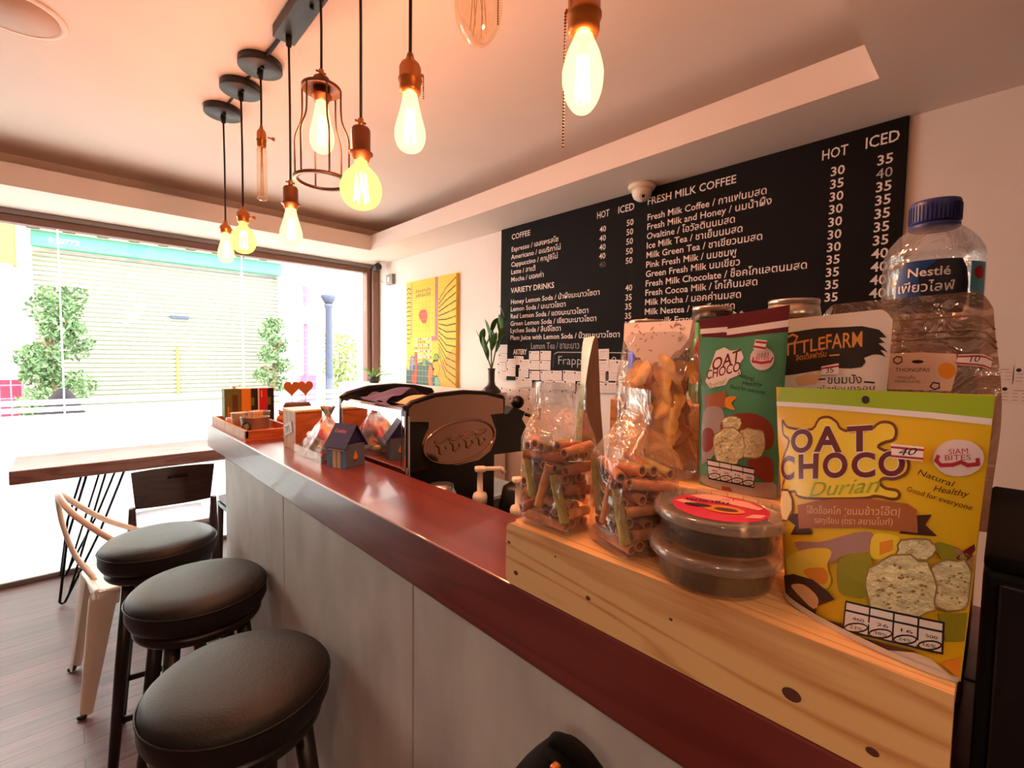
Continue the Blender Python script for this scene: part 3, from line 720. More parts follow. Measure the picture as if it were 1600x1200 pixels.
# ================================================================== coffee machine behind the counter
e = thing('espresso_machine', 'chrome and bronze espresso machine behind the counter, oval emblem on its side', 'coffee machine', (0.63, 1.068, 0.82))
ARC = [(0.005,0.385),(0.010,0.397),(0.022,0.405),(0.094,0.422),(0.193,0.427),(0.274,0.420),(0.346,0.405)]
XZ = Matrix(((1,0,0,0),(0,0,1,0),(0,1,0,0),(0,0,0,1)))           # polygon x,y -> x,z ; height -> y
outline = [(0.0,0.03),(0.0,0.39)] + ARC[1:] + [(0.352,0.395),(0.350,0.352),(0.31,0.345),(0.31,0.03)]
for nm, y0, y1 in (('side_panel', 0.0, 0.016), ('side_panel', 0.393, 0.409)):
    m = MB(); m.prism(outline, y0, y1, 'black_plastic', XZ)
    m.tube([(x, (y0+y1)/2, z+0.002) for x, z in [(0.0,0.39)] + ARC[1:] + [(0.352,0.396)]], 0.0075, 'black_plastic', 8)
    sp = m.obj(nm, e, label='arched black side panel')
    if y0 == 0.0:
        P = [(0.639,1.213),(0.651,1.224),(0.723,1.240),(0.822,1.244),(0.903,1.238),(0.972,1.222),(0.973,1.178),(0.921,1.178),(0.927,1.164),(0.944,1.127),(0.942,1.101),(0.922,1.067),(0.877,1.045),(0.798,1.042),(0.748,1.051),(0.712,1.071),(0.692,1.085),(0.680,1.103),(0.680,1.122),(0.689,1.141),(0.700,1.157),(0.700,1.174),(0.639,1.180)]
        m = MB(); m.prism([(x-0.63, z-0.82) for x, z in P], -0.003, 0.0, 'bronze_mirror', XZ)
        m.prism([(0.009,0.222),(0.075,0.226),(0.072,0.236),(0.012,0.231)], -0.003, 0.0, 'bronze_mirror', XZ); m.obj('bronze_plate', sp, label='polished bronze plate')
        cx, cz, rx, rz_ = 0.180, 0.289, 0.126, 0.060
        ov = [(cx + rx*cos(a*2*pi/48), -0.004, cz + rz_*sin(a*2*pi/48) + 0.06*rx*cos(a*2*pi/48)) for a in range(48)]
        m = MB(); m.tube(ov, 0.0035, 'bronze_mirror', 8, True)
        fnb = lambda x, y: (cx + x, -0.005, cz + y + 0.06*x)
        ins = MB(); ins.flat([(0.118*cos(a*2*pi/40), 0.0535*sin(a*2*pi/40)) for a in range(40)], lambda x, y: (cx+x, -0.0036, cz+y+0.06*x), 'bronze_mirror')
        for k in range(4):                                         # four leaf-like strokes of the emblem
            x0 = -0.092 + k*0.047
            cap = [(x0, 0.012), (x0+0.012, 0.021), (x0+0.03, 0.023), (x0+0.047, 0.018), (x0+0.040, 0.011), (x0+0.022, 0.007), (x0, 0.012)]
            m.tube([fnb(*q) for q in cap], 0.0022, 'bronze_mirror', 6)
            low = [(x0+0.005, 0.004), (x0+0.016, -0.006), (x0+0.018, -0.022), (x0+0.030, -0.022), (x0+0.040, -0.014), (x0+0.036, -0.004)]
            m.tube([fnb(*q) for q in spline([(a, b_, 0) for a, b_ in low], 4) for q in [(q[0], q[1])]], 0.0022, 'bronze_mirror', 6)
        ins.obj('emblem_field', sp); m.obj('emblem', sp, label='raised oval emblem with four leaf strokes')
m = MB()
prof = [(0.0,0.03),(0.0,0.375),(0.004,0.387),(0.014,0.393),(0.05,0.396)]
for (x0,z0),(x1,z1) in zip(prof, prof[1:]):
    m.add([(x0,0.016,z0),(x0,0.393,z0),(x1,0.393,z1),(x1,0.016,z1)], [(0,1,2,3)], 'chrome')
m.box2((0.003,0.016,0.03),(0.02,0.393,0.37),'chrome'); m.obj('chrome_back', e, label='mirror chrome back facing the counter')
m = MB(); m.box2((-0.004,-0.006,0.13),(0.012,0.012,0.375),'chrome',0.003); m.obj('corner_trim', e, label='chrome corner trim')
m = MB(); m.box2((-0.002,-0.008,0.24),(0.004,0.018,0.388),'black_plastic',0.001); m.obj('edge_gasket', e)
m = MB(); m.box2((0.02,0.016,0.36),(0.34,0.393,0.375),'steel',0.003); m.obj('cup_tray', e)
m = MB(); m.box2((0.03,0.016,0.03),(0.29,0.393,0.36),'black_plastic'); m.obj('body', e)
m = MB()
m.prism([(0.30,0.355),(0.383,0.351),(0.410,0.372),(0.462,0.352),(0.448,0.330),(0.488,0.275),(0.465,0.222),(0.300,0.228)], 0.02, 0.38, 'black_plastic', XZ); m.obj('group_housing', e, label='black front housing')
m = MB(); m.ball((0.435,0.03,0.385), 0.022, 'black_plastic'); m.tube([(0.435,0.03,0.36),(0.435,0.05,0.33)], 0.008, 'black_plastic'); m.obj('steam_knob', e, label='round black steam knob')
m = MB(); m.tube([(0.46,0.02,0.345),(0.50,-0.01,0.33),(0.50,-0.01,0.365)], 0.006, 'black_plastic'); m.obj('lever', e)
m = MB(); m.box2((0.29,0.02,0.03),(0.50,0.38,0.09),'steel',0.006); m.obj('drip_tray', e)
for x in (0.04, 0.27):
    for y in (0.03, 0.37):
        m = MB(); m.lathe([(0.018,0.0),(0.018,0.03)], 'black_plastic', 12, (x,y,0)); m.obj('foot', e)
m = MB(); m.surf(lambda u, v: (0.02+0.16*u, 0.18+0.19*v, 0.392 + 0.038*sin(pi*u)**0.8*(0.6+0.4*sin(5*v+2*u)) + 0.006*sin(14*u+9*v)), 26, 26, 'purple_cloth')
o = m.obj('purple_cloth', None, (0.65,1.068,0.82), 0, 'crumpled purple cloth lying on top of the espresso machine', 'cloth')
m = MB(); m.surf(lambda u, v: (0.02+0.15*u, 0.02+0.13*v, 0.392 + 0.024*(1-(2*u-1)**4)*(1-(2*v-1)**4) + 0.003*sin(12*u+7*v)), 22, 22, 'beige_cloth')
m.box2((0.02,0.02,0.377),(0.17,0.15,0.393),'beige_cloth',0.004)
m.obj('beige_cloth', None, (0.67,1.078,0.82), 0, 'folded beige cloth on the near end of the espresso machine top', 'cloth')

# syrup pump bottles on the work bench
def pump(label, loc, rz):
    t = thing('pump_bottle', label, 'bottle', loc, rz, 'pump bottles behind the counter')
    m = MB(); m.lathe([(0.0,0),(0.036,0),(0.038,0.01),(0.038,0.13),(0.03,0.16),(0.014,0.175),(0.014,0.19)], 'black_plastic', 20); m.obj('bottle_body', t)
    m = MB(); m.lathe([(0.017,0.185),(0.018,0.20),(0.015,0.208),(0.007,0.212),(0.0065,0.262),(0.010,0.264)], 'white_plastic', 16); m.obj('pump_stem', t)
    m = MB(); m.box2((-0.013,-0.012,0.260),(0.013,0.012,0.272),'white_plastic',0.004); m.box2((0.0,-0.006,0.262),(0.052,0.006,0.271),'white_plastic',0.003); m.tube([(0.05,0,0.268),(0.058,0,0.255)],0.005,'white_plastic'); m.obj('pump_head', t, label='white pump head with a spout')
    return t
pb = pump('white topped pump bottle behind the counter, the one further from the wooden riser', (0.70, 0.845, 0.82), radians(-35))
dup(pb, (0.70, 0.715, 0.82), radians(-30), 'white topped pump bottle half hidden by the first bag of rolls')
t = thing('shaker_jar', 'black jar with clear rim standing between the pump bottles and the counter edge', 'jar', (0.66, 0.945, 0.82))
m = MB(); m.lathe([(0.0,0),(0.032,0),(0.034,0.01),(0.034,0.175)], 'black_plastic', 20); m.obj('jar_body', t)
m = MB(); m.lathe([(0.036,0.175),(0.036,0.195),(0.030,0.205),(0.030,0.215),(0.0,0.215)], 'steel', 20); m.obj('lid', t)
t = thing('black_kettle', 'black jug with a handle between the two pump bottles', 'jug', (0.83, 0.84, 0.82))
m = MB(); m.lathe([(0.0,0),(0.06,0),(0.065,0.02),(0.055,0.15),(0.045,0.20),(0.03,0.21),(0.0,0.212)], 'black_plastic', 24); m.obj('jug_body', t)
m = MB(); m.tube(spline([(0.03,-0.04,0.19),(0.05,-0.09,0.18),(0.05,-0.10,0.10),(0.035,-0.055,0.05)]), 0.008, 'black_plastic'); m.obj('handle', t)

# ================================================================== far end of the counter
t = thing('serving_tray', 'wooden serving tray at the far end of the counter holding tins and tea boxes', 'tray', (0.435, 1.80, ZT))
m = MB(); m.box2((0,0,0),(0.165,0.52,0.008),'orange_wood'); m.obj('base', t)
for a, c in (((0,0),(0.165,0.01)),((0,0.51),(0.165,0.52)),((0.155,0.01),(0.165,0.51))):
    m = MB(); m.box2((*a,0.008),(*c,0.036),'orange_wood',0.002); m.obj('rim', t)
m = MB(); m.prism([(0.0,0.0),(0.0,0.52),(-0.004,0.52),(-0.012,0.04)][::-1] if False else [(0,0),(0.01,0),(0.01,0.52),(0,0.52)], 0.008, 0.036, 'light_wood'); m.obj('rim', t, label='pale front rim')
z0 = ZT + 0.0085
def tin(name, label, loc, rx, ry, h, flare=1.08):
    t = thing(name, label, 'tin', loc)
    m = MB(); m.lathe([(0.0,0.001),(0.9,0.0),(1.0*0.93,0.004),(flare,h),(flare+0.02,h+0.002),(flare-0.02,h+0.002),(0.9,0.008),(0.0,0.008)], 'tin', 32, sx=rx, sy=ry); m.obj('tin_body', t)
    return t
t = tin('sugar_tin', 'oval tin with a round black label in the tray, full of brown sugar packets', (0.500, 1.930, z0), 0.046, 0.040, 0.058)
m = MB(); m.lathe([(0.0,0.0012),(0.017,0.0012),(0.017,0.0)], 'ink', 20); m.lathe([(0.009,0.0016),(0.0125,0.0016)], 'label_white', 20); m.text('R', lambda x, y: (-0.005 + x*0.011, -0.006 + y*0.011, 0.0019), 'label_white')
o = m.obj('round_label', t); o.matrix_local = Matrix.Translation((-0.036,-0.031,0.028)) @ Euler((radians(88),0,radians(-42))).to_matrix().to_4x4()
for i in range(9):
    m = MB(); m.box((0,0,0),(0.016,0.005,0.030),'pine' if i % 3 else 'paper',0.0015)
    o = m.obj('sugar_packet', None, (0.500 + 0.024*cos(i*0.7)*(0.4+0.06*i), 1.930 + 0.022*sin(i*0.7)*(0.4+0.06*i), z0+0.066), i*0.8, 'paper sugar packet standing in the oval tin', 'sugar packet', 'sugar packets in the oval tin')
tin('steel_tin', 'plain steel tin in the tray behind the labelled tin', (0.537, 2.045, z0), 0.044, 0.044, 0.066)
t = thing('white_bucket', 'small white bucket at the left of the tray', 'bucket', (0.470, 2.03, z0))
m = MB(); m.lathe([(0.0,0),(0.022,0),(0.028,0.066),(0.030,0.068),(0.026,0.066),(0.02,0.005),(0.0,0.005)], 'white_plastic', 24); m.obj('bucket_body', t)
t = thing('cream_carton', 'tiny cream coloured carton in the corner of the tray', 'carton', (0.450, 2.13, z0))
m = MB(); m.box2((0,0,0),(0.026,0.03,0.034),'pink_pale',0.003); m.obj('carton_body', t)
m = MB(); m.box2((0.002,0.002,0.034),(0.024,0.028,0.038),'paper',0.001); m.obj('flap', t)
bx = [('olive green tea box, leftmost of the row standing at the back of the tray', 'tea_olive', 0.470, 0.062, 'paper'), ('orange and black tea box in the row at the back of the tray', 'tea_orange', 0.534, 0.062, 'tea_black'), ('red and black tea box with a white edge, rightmost of the tea boxes', 'tea_red', 0.598, 0.066, 'tea_black')]
for lab, mt, x, w_, m2 in bx:
    t = thing('tea_box', lab, 'tea box', (x, 2.26, z0), 0, 'tea boxes in the tray')
    m = MB(); m.box2((0,0,0),(w_,0.05,0.145),mt,0.001); m.obj('carton', t)
    m = MB()
    if m2 == 'paper':
        m.box2((0.012,-0.001,0.03),(0.017,0.0,0.07),'tea_orange'); m.box2((0.03,-0.001,0.0),(0.05,0.0,0.12),'pot_brown')
    else:
        m.box2((w_*0.60,-0.0012,0),(w_,0.0,0.145),m2); m.box2((w_*0.58,-0.0018,0.07),(w_*0.8,-0.001,0.105),'tea_olive')
        if mt == 'tea_red': m.box2((0,-0.0014,0),(0.006,0.0,0.145),'paper'); m.box2((0.014,-0.0014,0.105),(0.017,0.0,0.135),'paper')
    m.obj('printed_panel', t)
t = thing('paper_bow', 'small brown paper bow on top of the olive tea box', 'bow', (0.512, 2.285, z0+0.1455))
m = MB(); m.surf(lambda u, v: (0.026*(2*u-1), 0.006*(2*v-1), 0.012*abs(2*u-1)*(1+0.4*v) + 0.001), 10, 3, 'pine'); m.ball((0,0,0.006), 0.006, 'pine', 8); m.obj('ribbon', t)
t = thing('ornament_pot', 'round dark brown pot with two brown hearts on sticks', 'ornament', (0.745, 2.20, ZT+0.004))
m = MB(); m.lathe([(0.0,0),(0.045,0),(0.056,0.02),(0.058,0.07),(0.050,0.085),(0.0,0.085)], 'pot_brown', 24); m.obj('pot', t)
for i, (x, y) in enumerate(((-0.024, 0.0), (0.040, 0.012))):
    m = MB(); m.tube([(x,y,0.08),(x,y,0.125)], 0.0018, 'pine', 6); st_ = m.obj('stick', t)
    hp = [(0.036*(16*sin(a)**3)/17, 0.041*(13*cos(a)-5*cos(2*a)-2*cos(3*a)-cos(4*a))/17) for a in [k*2*pi/36 for k in range(36)]]
    m = MB(); m.prism(hp, y-0.003, y+0.003, 'heart_brown', Matrix(((1,0,0,x),(0,0,1,0),(0,1,0,0.150),(0,0,0,1)))); m.obj('heart', st_, label='flat brown heart')
t = thing('counter_shelf', 'small ledge at the back of the counter end under the brown heart pot', 'shelf', (0.617, 2.10, 0.82))
m = MB(); m.box2((0.0,0.0,0.20),(0.22,0.23,0.232),'counter_wood',0.002); m.obj('board', t)
m = MB(); m.box2((0.02,0.02,-0.82),(0.20,0.21,0.20),'black_matte'); m.obj('support', t)
for i, (x, y, s_, mt) in enumerate(((0.66,2.145,0.020,'heart_brown'),(0.70,2.135,0.018,'paper'))):
    m = MB(); m.ball((0,0,s_), s_, mt, 14); m.ball((0,0,s_*2.3), s_*0.6, mt, 12); m.ball((s_*0.5,-s_*0.2,s_*2.9), s_*0.25, mt, 8); m.ball((-s_*0.5,-s_*0.2,s_*2.9), s_*0.25, mt, 8)
    m.obj('figurine', None, (x,y,ZT+0.004), 0, ('tiny orange ornament beside the brown heart pot','tiny pale ornament in front of the brown heart pot')[i], 'ornament')
t = thing('tip_box', 'wooden tip box with a tilted white TIPS card on the counter', 'tip box', (0.510, 1.525, ZT))
m = MB(); m.box2((0,0,0),(0.085,0.11,0.120),'orange_wood',0.002); m.obj('box_body', t)
m = MB(); m.box2((-0.0015,-0.0015,0.0),(0.0,0.1115,0.120),'light_wood'); m.obj('side_board', t)
m = MB(); m.box2((-0.004,-0.004,0.1205),(0.089,0.114,0.128),'pine',0.002); m.obj('lid', t)
m = MB()
R_ = Matrix.Translation((-0.0035,0.060,0.064)) @ Matrix(((0,0,-1,0),(-1,0,0,0),(0,1,0,0),(0,0,0,1))) @ Matrix.Rotation(radians(18),4,'Z')
m.box((0,0,0),(0.074,0.036,0.0012),'label_white',0.0,R_); m.text('TIPS', lambda x, y: tuple(R_ @ Vector((-0.027 + x*0.017, -0.009 + y*0.018, 0.0010))), 'ink'); m.obj('card', t, label='white card lettered TIPS')
t = thing('sweets_bag', 'crumpled pastel printed bag of sweets in a plastic tray beside the tip box', 'bag', (0.545, 1.400, ZT))
m = MB(); m.box2((-0.045,-0.105,0),(0.05,0.105,0.003),'tub_plastic'); m.box2((-0.047,-0.107,0),(-0.045,0.107,0.028),'tub_plastic'); m.box2((0.05,-0.107,0),(0.052,0.107,0.028),'tub_plastic'); m.box2((-0.047,-0.107,0),(0.052,-0.105,0.028),'tub_plastic'); m.box2((-0.047,0.105,0),(0.052,0.107,0.028),'tub_plastic'); m.obj('plastic_tray', t)
def sb(u, v):
    a = 2*pi*u; k = (1-v**2.6)*0.97+0.03; w_ = 1 + 0.09*sin(3*a+4*v) + 0.06*sin(7*a-9*v) + 0.03*sin(17*a+12*v)
    return (0.043*k*cos(a)*w_ + 0.010*v*v, 0.096*k*sin(a)*w_ - 0.020*v*v, 0.004 + (0.120 + 0.014*sin(2*a+1))*v)
m = MB(); m.surf(sb, 44, 22, 'pastel_film', True, True); m.surf(lambda u, v: (0.010 + (0.004+0.014*v)*cos(2*pi*u)*(1+0.4*sin(10*pi*u)), -0.020 + (0.005+0.016*v)*sin(2*pi*u)*(1+0.4*sin(8*pi*u)), 0.118+0.034*v), 28, 5, 'pastel_film', True, True); m.obj('film', t)
cn = ['candy_pink','candy_green','candy_yellow','candy_blue','candy_white','candy_peach','candy_peach','candy_pink']
r5 = random.Random(11)
protos = {}
spots = [(lx, ly, lz) for lz in range(3) for lx in range(2) for ly in range(4)]
for i, (lx, ly, lz) in enumerate(spots):
    mt = cn[r5.randrange(8)]
    k = 1 - 0.13*lz
    loc = (0.545 + (lx-0.5)*0.038*k, 1.400 + (ly-1.5)*0.040*k, ZT + 0.016 + lz*0.0225)
    lab = 'wrapped %s sweet in the pastel bag' % mt.split('_')[1]
    if mt not in protos:
        m = MB(); m.ball((0,0,0), (0.016,0.017,0.0105), mt, 12); m.surf(lambda u, v: (0.004*cos(6*u)*v, 0.015+0.008*v, 0.008*(2*u-1)*v), 4, 2, mt)
        protos[mt] = m.obj('wrapped_sweet', None, loc, r5.uniform(0,6.28), lab, 'sweet', 'sweets in the pastel bag')
    else: dup(protos[mt], loc, r5.uniform(0, 6.28))
t = thing('house_gift_box', 'small blue house shaped gift box with a navy roof on the counter', 'gift box', (0.527, 1.197, ZT), radians(20))
m = MB(); m.box2((0,0,0),(0.070,0.068,0.062),'house_grey',0.001); m.prism([(0,0.062),(0.070,0.062),(0.035,0.112)], 0.004, 0.064, 'house_navy', XZ); m.obj('walls', t)
m = MB(); m.box2((-0.001,-0.0003,0),(0.0,0.0683,0.062),'house_blue')
m.box2((-0.002,0.018,0.0),(-0.001,0.030,0.046),'house_window'); m.box2((-0.002,0.034,0.0),(-0.001,0.046,0.046),'house_window'); m.box2((-0.002,0.005,0.047),(-0.001,0.063,0.051),'paper'); m.obj('front_wall', t, label='bright blue front wall with yellow door')
m = MB()
for sg in (-1, 1):
    m.add([(0.035,-0.006,0.1135),(0.035,0.074,0.1135),(0.035+sg*0.042,0.074,0.053),(0.035+sg*0.042,-0.006,0.053),(0.035,-0.006,0.1155),(0.035,0.074,0.1155),(0.035+sg*0.043,0.074,0.055),(0.035+sg*0.043,-0.006,0.055)], [(0,1,2,3),(4,7,6,5),(0,3,7,4),(1,5,6,2),(2,6,7,3)], 'house_navy')
d_ = Vector((-0.043, 0, -0.0605)).normalized()
m.text('Cookies', lambda x, y: (0.035 + d_.x*(0.030-0.011*y) + 0.0, 0.060 - x*0.0085, 0.1165 + d_.z*(0.030-0.011*y) + 0.0006), 'candy_pink'); m.obj('roof', t)
m = MB(); m.prism([(0.030,0.020),(0.040,0.020),(0.043,0.028),(0.038,0.036),(0.035,0.044),(0.032,0.036),(0.027,0.028)], -0.0012, 0.0, 'tea_orange', XZ); m.box2((0.028,-0.001,0.016),(0.042,0.0,0.020),'pot_brown'); m.obj('candle_print', t)

# ================================================================== wooden riser with the snacks
Z1, Z2, Z3 = 1.1305, 1.190, 1.285
t = thing('snack_riser', 'stepped pine riser on the near end of the counter, full of snacks', 'display stand', (0.42, 0.013, ZT+0.001))
def rounded(w_, h, r):
    return [(0,0),(w_-r,0)] + [(w_-r+r*sin(a*pi/12), r-r*cos(a*pi/12)) for a in range(1,6)] + [(w_,r),(w_,h-r)] + [(w_-r+r*cos(a*pi/12), h-r+r*sin(a*pi/12)) for a in range(1,6)] + [(w_-r,h),(0,h)]
YZ = Matrix(((0,0,1,0),(1,0,0,0),(0,1,0,0),(0,0,0,1)))
m = MB(); m.prism(rounded(0.438, Z1-ZT-0.001, 0.010), 0.0, 0.016, 'pine', YZ); fb = m.obj('front_board', t)
m = MB(); m.box2((0.0162,0,Z1-ZT-0.0165),(0.142,0.437,Z1-ZT-0.001),'pine',0.001); m.obj('lower_tread', t)
m = MB(); m.box2((0.143,0.0,0.0),(0.230,0.437,Z2-ZT-0.001),'pine',0.002); m.obj('middle_tread', t)
m = MB(); m.box2((0.231,0.0,0.0),(0.335,0.437,Z3-ZT-0.001),'pine',0.002); m.obj('top_tread', t)
m = MB(); m.box2((0.02,0.422,0.0),(0.142,0.436,Z1-ZT-0.018),'pine',0.001); m.obj('end_board', t)
for y, z, r in ((0.094,0.030,0.0055),(0.432,0.055,0.0022),(0.0405,0.016,0.0032),(0.418,0.018,0.0030),(0.300,0.030,0.0026),(0.20,0.048,0.0015),(0.35,0.062,0.0012)):
    m = MB(); m.flat([(y + r*1.3*cos(a*pi/7), z + r*sin(a*pi/7)) for a in range(14)], lambda a, b_: (-0.0004, a, b_), 'pot_brown'); m.obj('knot', fb, label='dark knot or screw hole')

# ---- stand-up pouches
def pprof(v): return interp(v, [0,.1,.25,.5,.8,.9,1.0], [.80,.95,1,.75,.22,.04,0])
def make_pouch(name, label, corners, B, base_mat, art, sticker, cat='snack pouch', slab='paper price sticker', back=0.012, corner=0.0, flare=0.0):
    BL, BR, TL, TR = [Vector(p) for p in corners]
    org = (BL + BR)/2; org.z = BL.z
    n = (TL-BL).cross(BR-BL).normalized()
    if n.x > 0: n = -n
    def bil(u, v):
        u2 = 0.5 + (u-0.5)*(1 + flare*sin(pi*min(1.0, v*0.95))**2)
        q = (BL*(1-u2)+BR*u2)*(1-v) + (TL*(1-u2)+TR*u2)*v
        q.z -= corner*(max(0.0, abs(2*u-1)-0.80)/0.20)**2*max(0.0, v-0.4)/0.6
        return q
    def S(u, v, o=0.0):
        uu = min(max(u, 0.0), 1.0); vv = min(max(v, 0.0), 1.0)
        wr = 0.0008*sin(9*uu + 5*vv)*sin(7*vv)
        return bil(uu, vv) + n*(B*(4*uu*(1-uu))**.7*pprof(vv) + wr + o) - org
    def Bk(u, v): return bil(u, v) - n*(back*(4*u*(1-u))**.7*pprof(v) + 0.0006) - org
    t = thing(name, label, cat, org)
    m = MB(); m.surf(lambda u, v: S(u, v), 48, 48, base_mat); m.surf(Bk, 20, 20, base_mat)
    m.surf(lambda u, v: Vector(S(u, 0))*(1-v) + Vector(Bk(u, 0))*v, 30, 2, base_mat)
    def draw(m, art, lay0):
        lay = 0; last = None
        for i, e_ in enumerate(art):
            if e_[:2] != last: lay += 1
            last = e_[:2]
            o = 0.00018 + lay0 + 0.00005*lay
            f = lambda x, y, o=o: tuple(S(x, y, o))
            cl = lambda P: [(min(max(p[0], 0), 1), min(max(p[1], 0), 1)) for p in P]
            if e_[0] == 'p':
                P = []
                for q in cl(e_[2]):
                    if not P or (q[0]-P[-1][0])**2 + (q[1]-P[-1][1])**2 > 1e-8: P.append(q)
                if len(P) > 2: m.flat(P, f, e_[1], 0.045)
            elif e_[0] == 'l': m.stroke(cl(e_[2]), e_[3], f, e_[1])
            else:
                _, mt, body, a, b_, up, opt = e_
                vs, fs, wd = text_mesh(body, opt.get('o', 0.0), 5 if opt.get('w') else 3)
                sh = opt.get('s', 0.0); dx = b_[0]-a[0]; dy = b_[1]-a[1]
                x0 = min(v[0] for v in vs)
                k = 1.0/(wd - x0)
                m.sheet([(a[0] + dx*(x-x0 + sh*y)*k + up[0]*y, a[1] + dy*(x-x0 + sh*y)*k + up[1]*y) for x, y in vs], fs, f, mt, 0.05)
    draw(m, art, 0.0); m.obj('pouch_body', t)
    if sticker:
        m = MB(); draw(m, sticker, 0.0045 if len(art) > 120 else 0.0022); m.obj('price_sticker', t, label=slab)
    return t, S
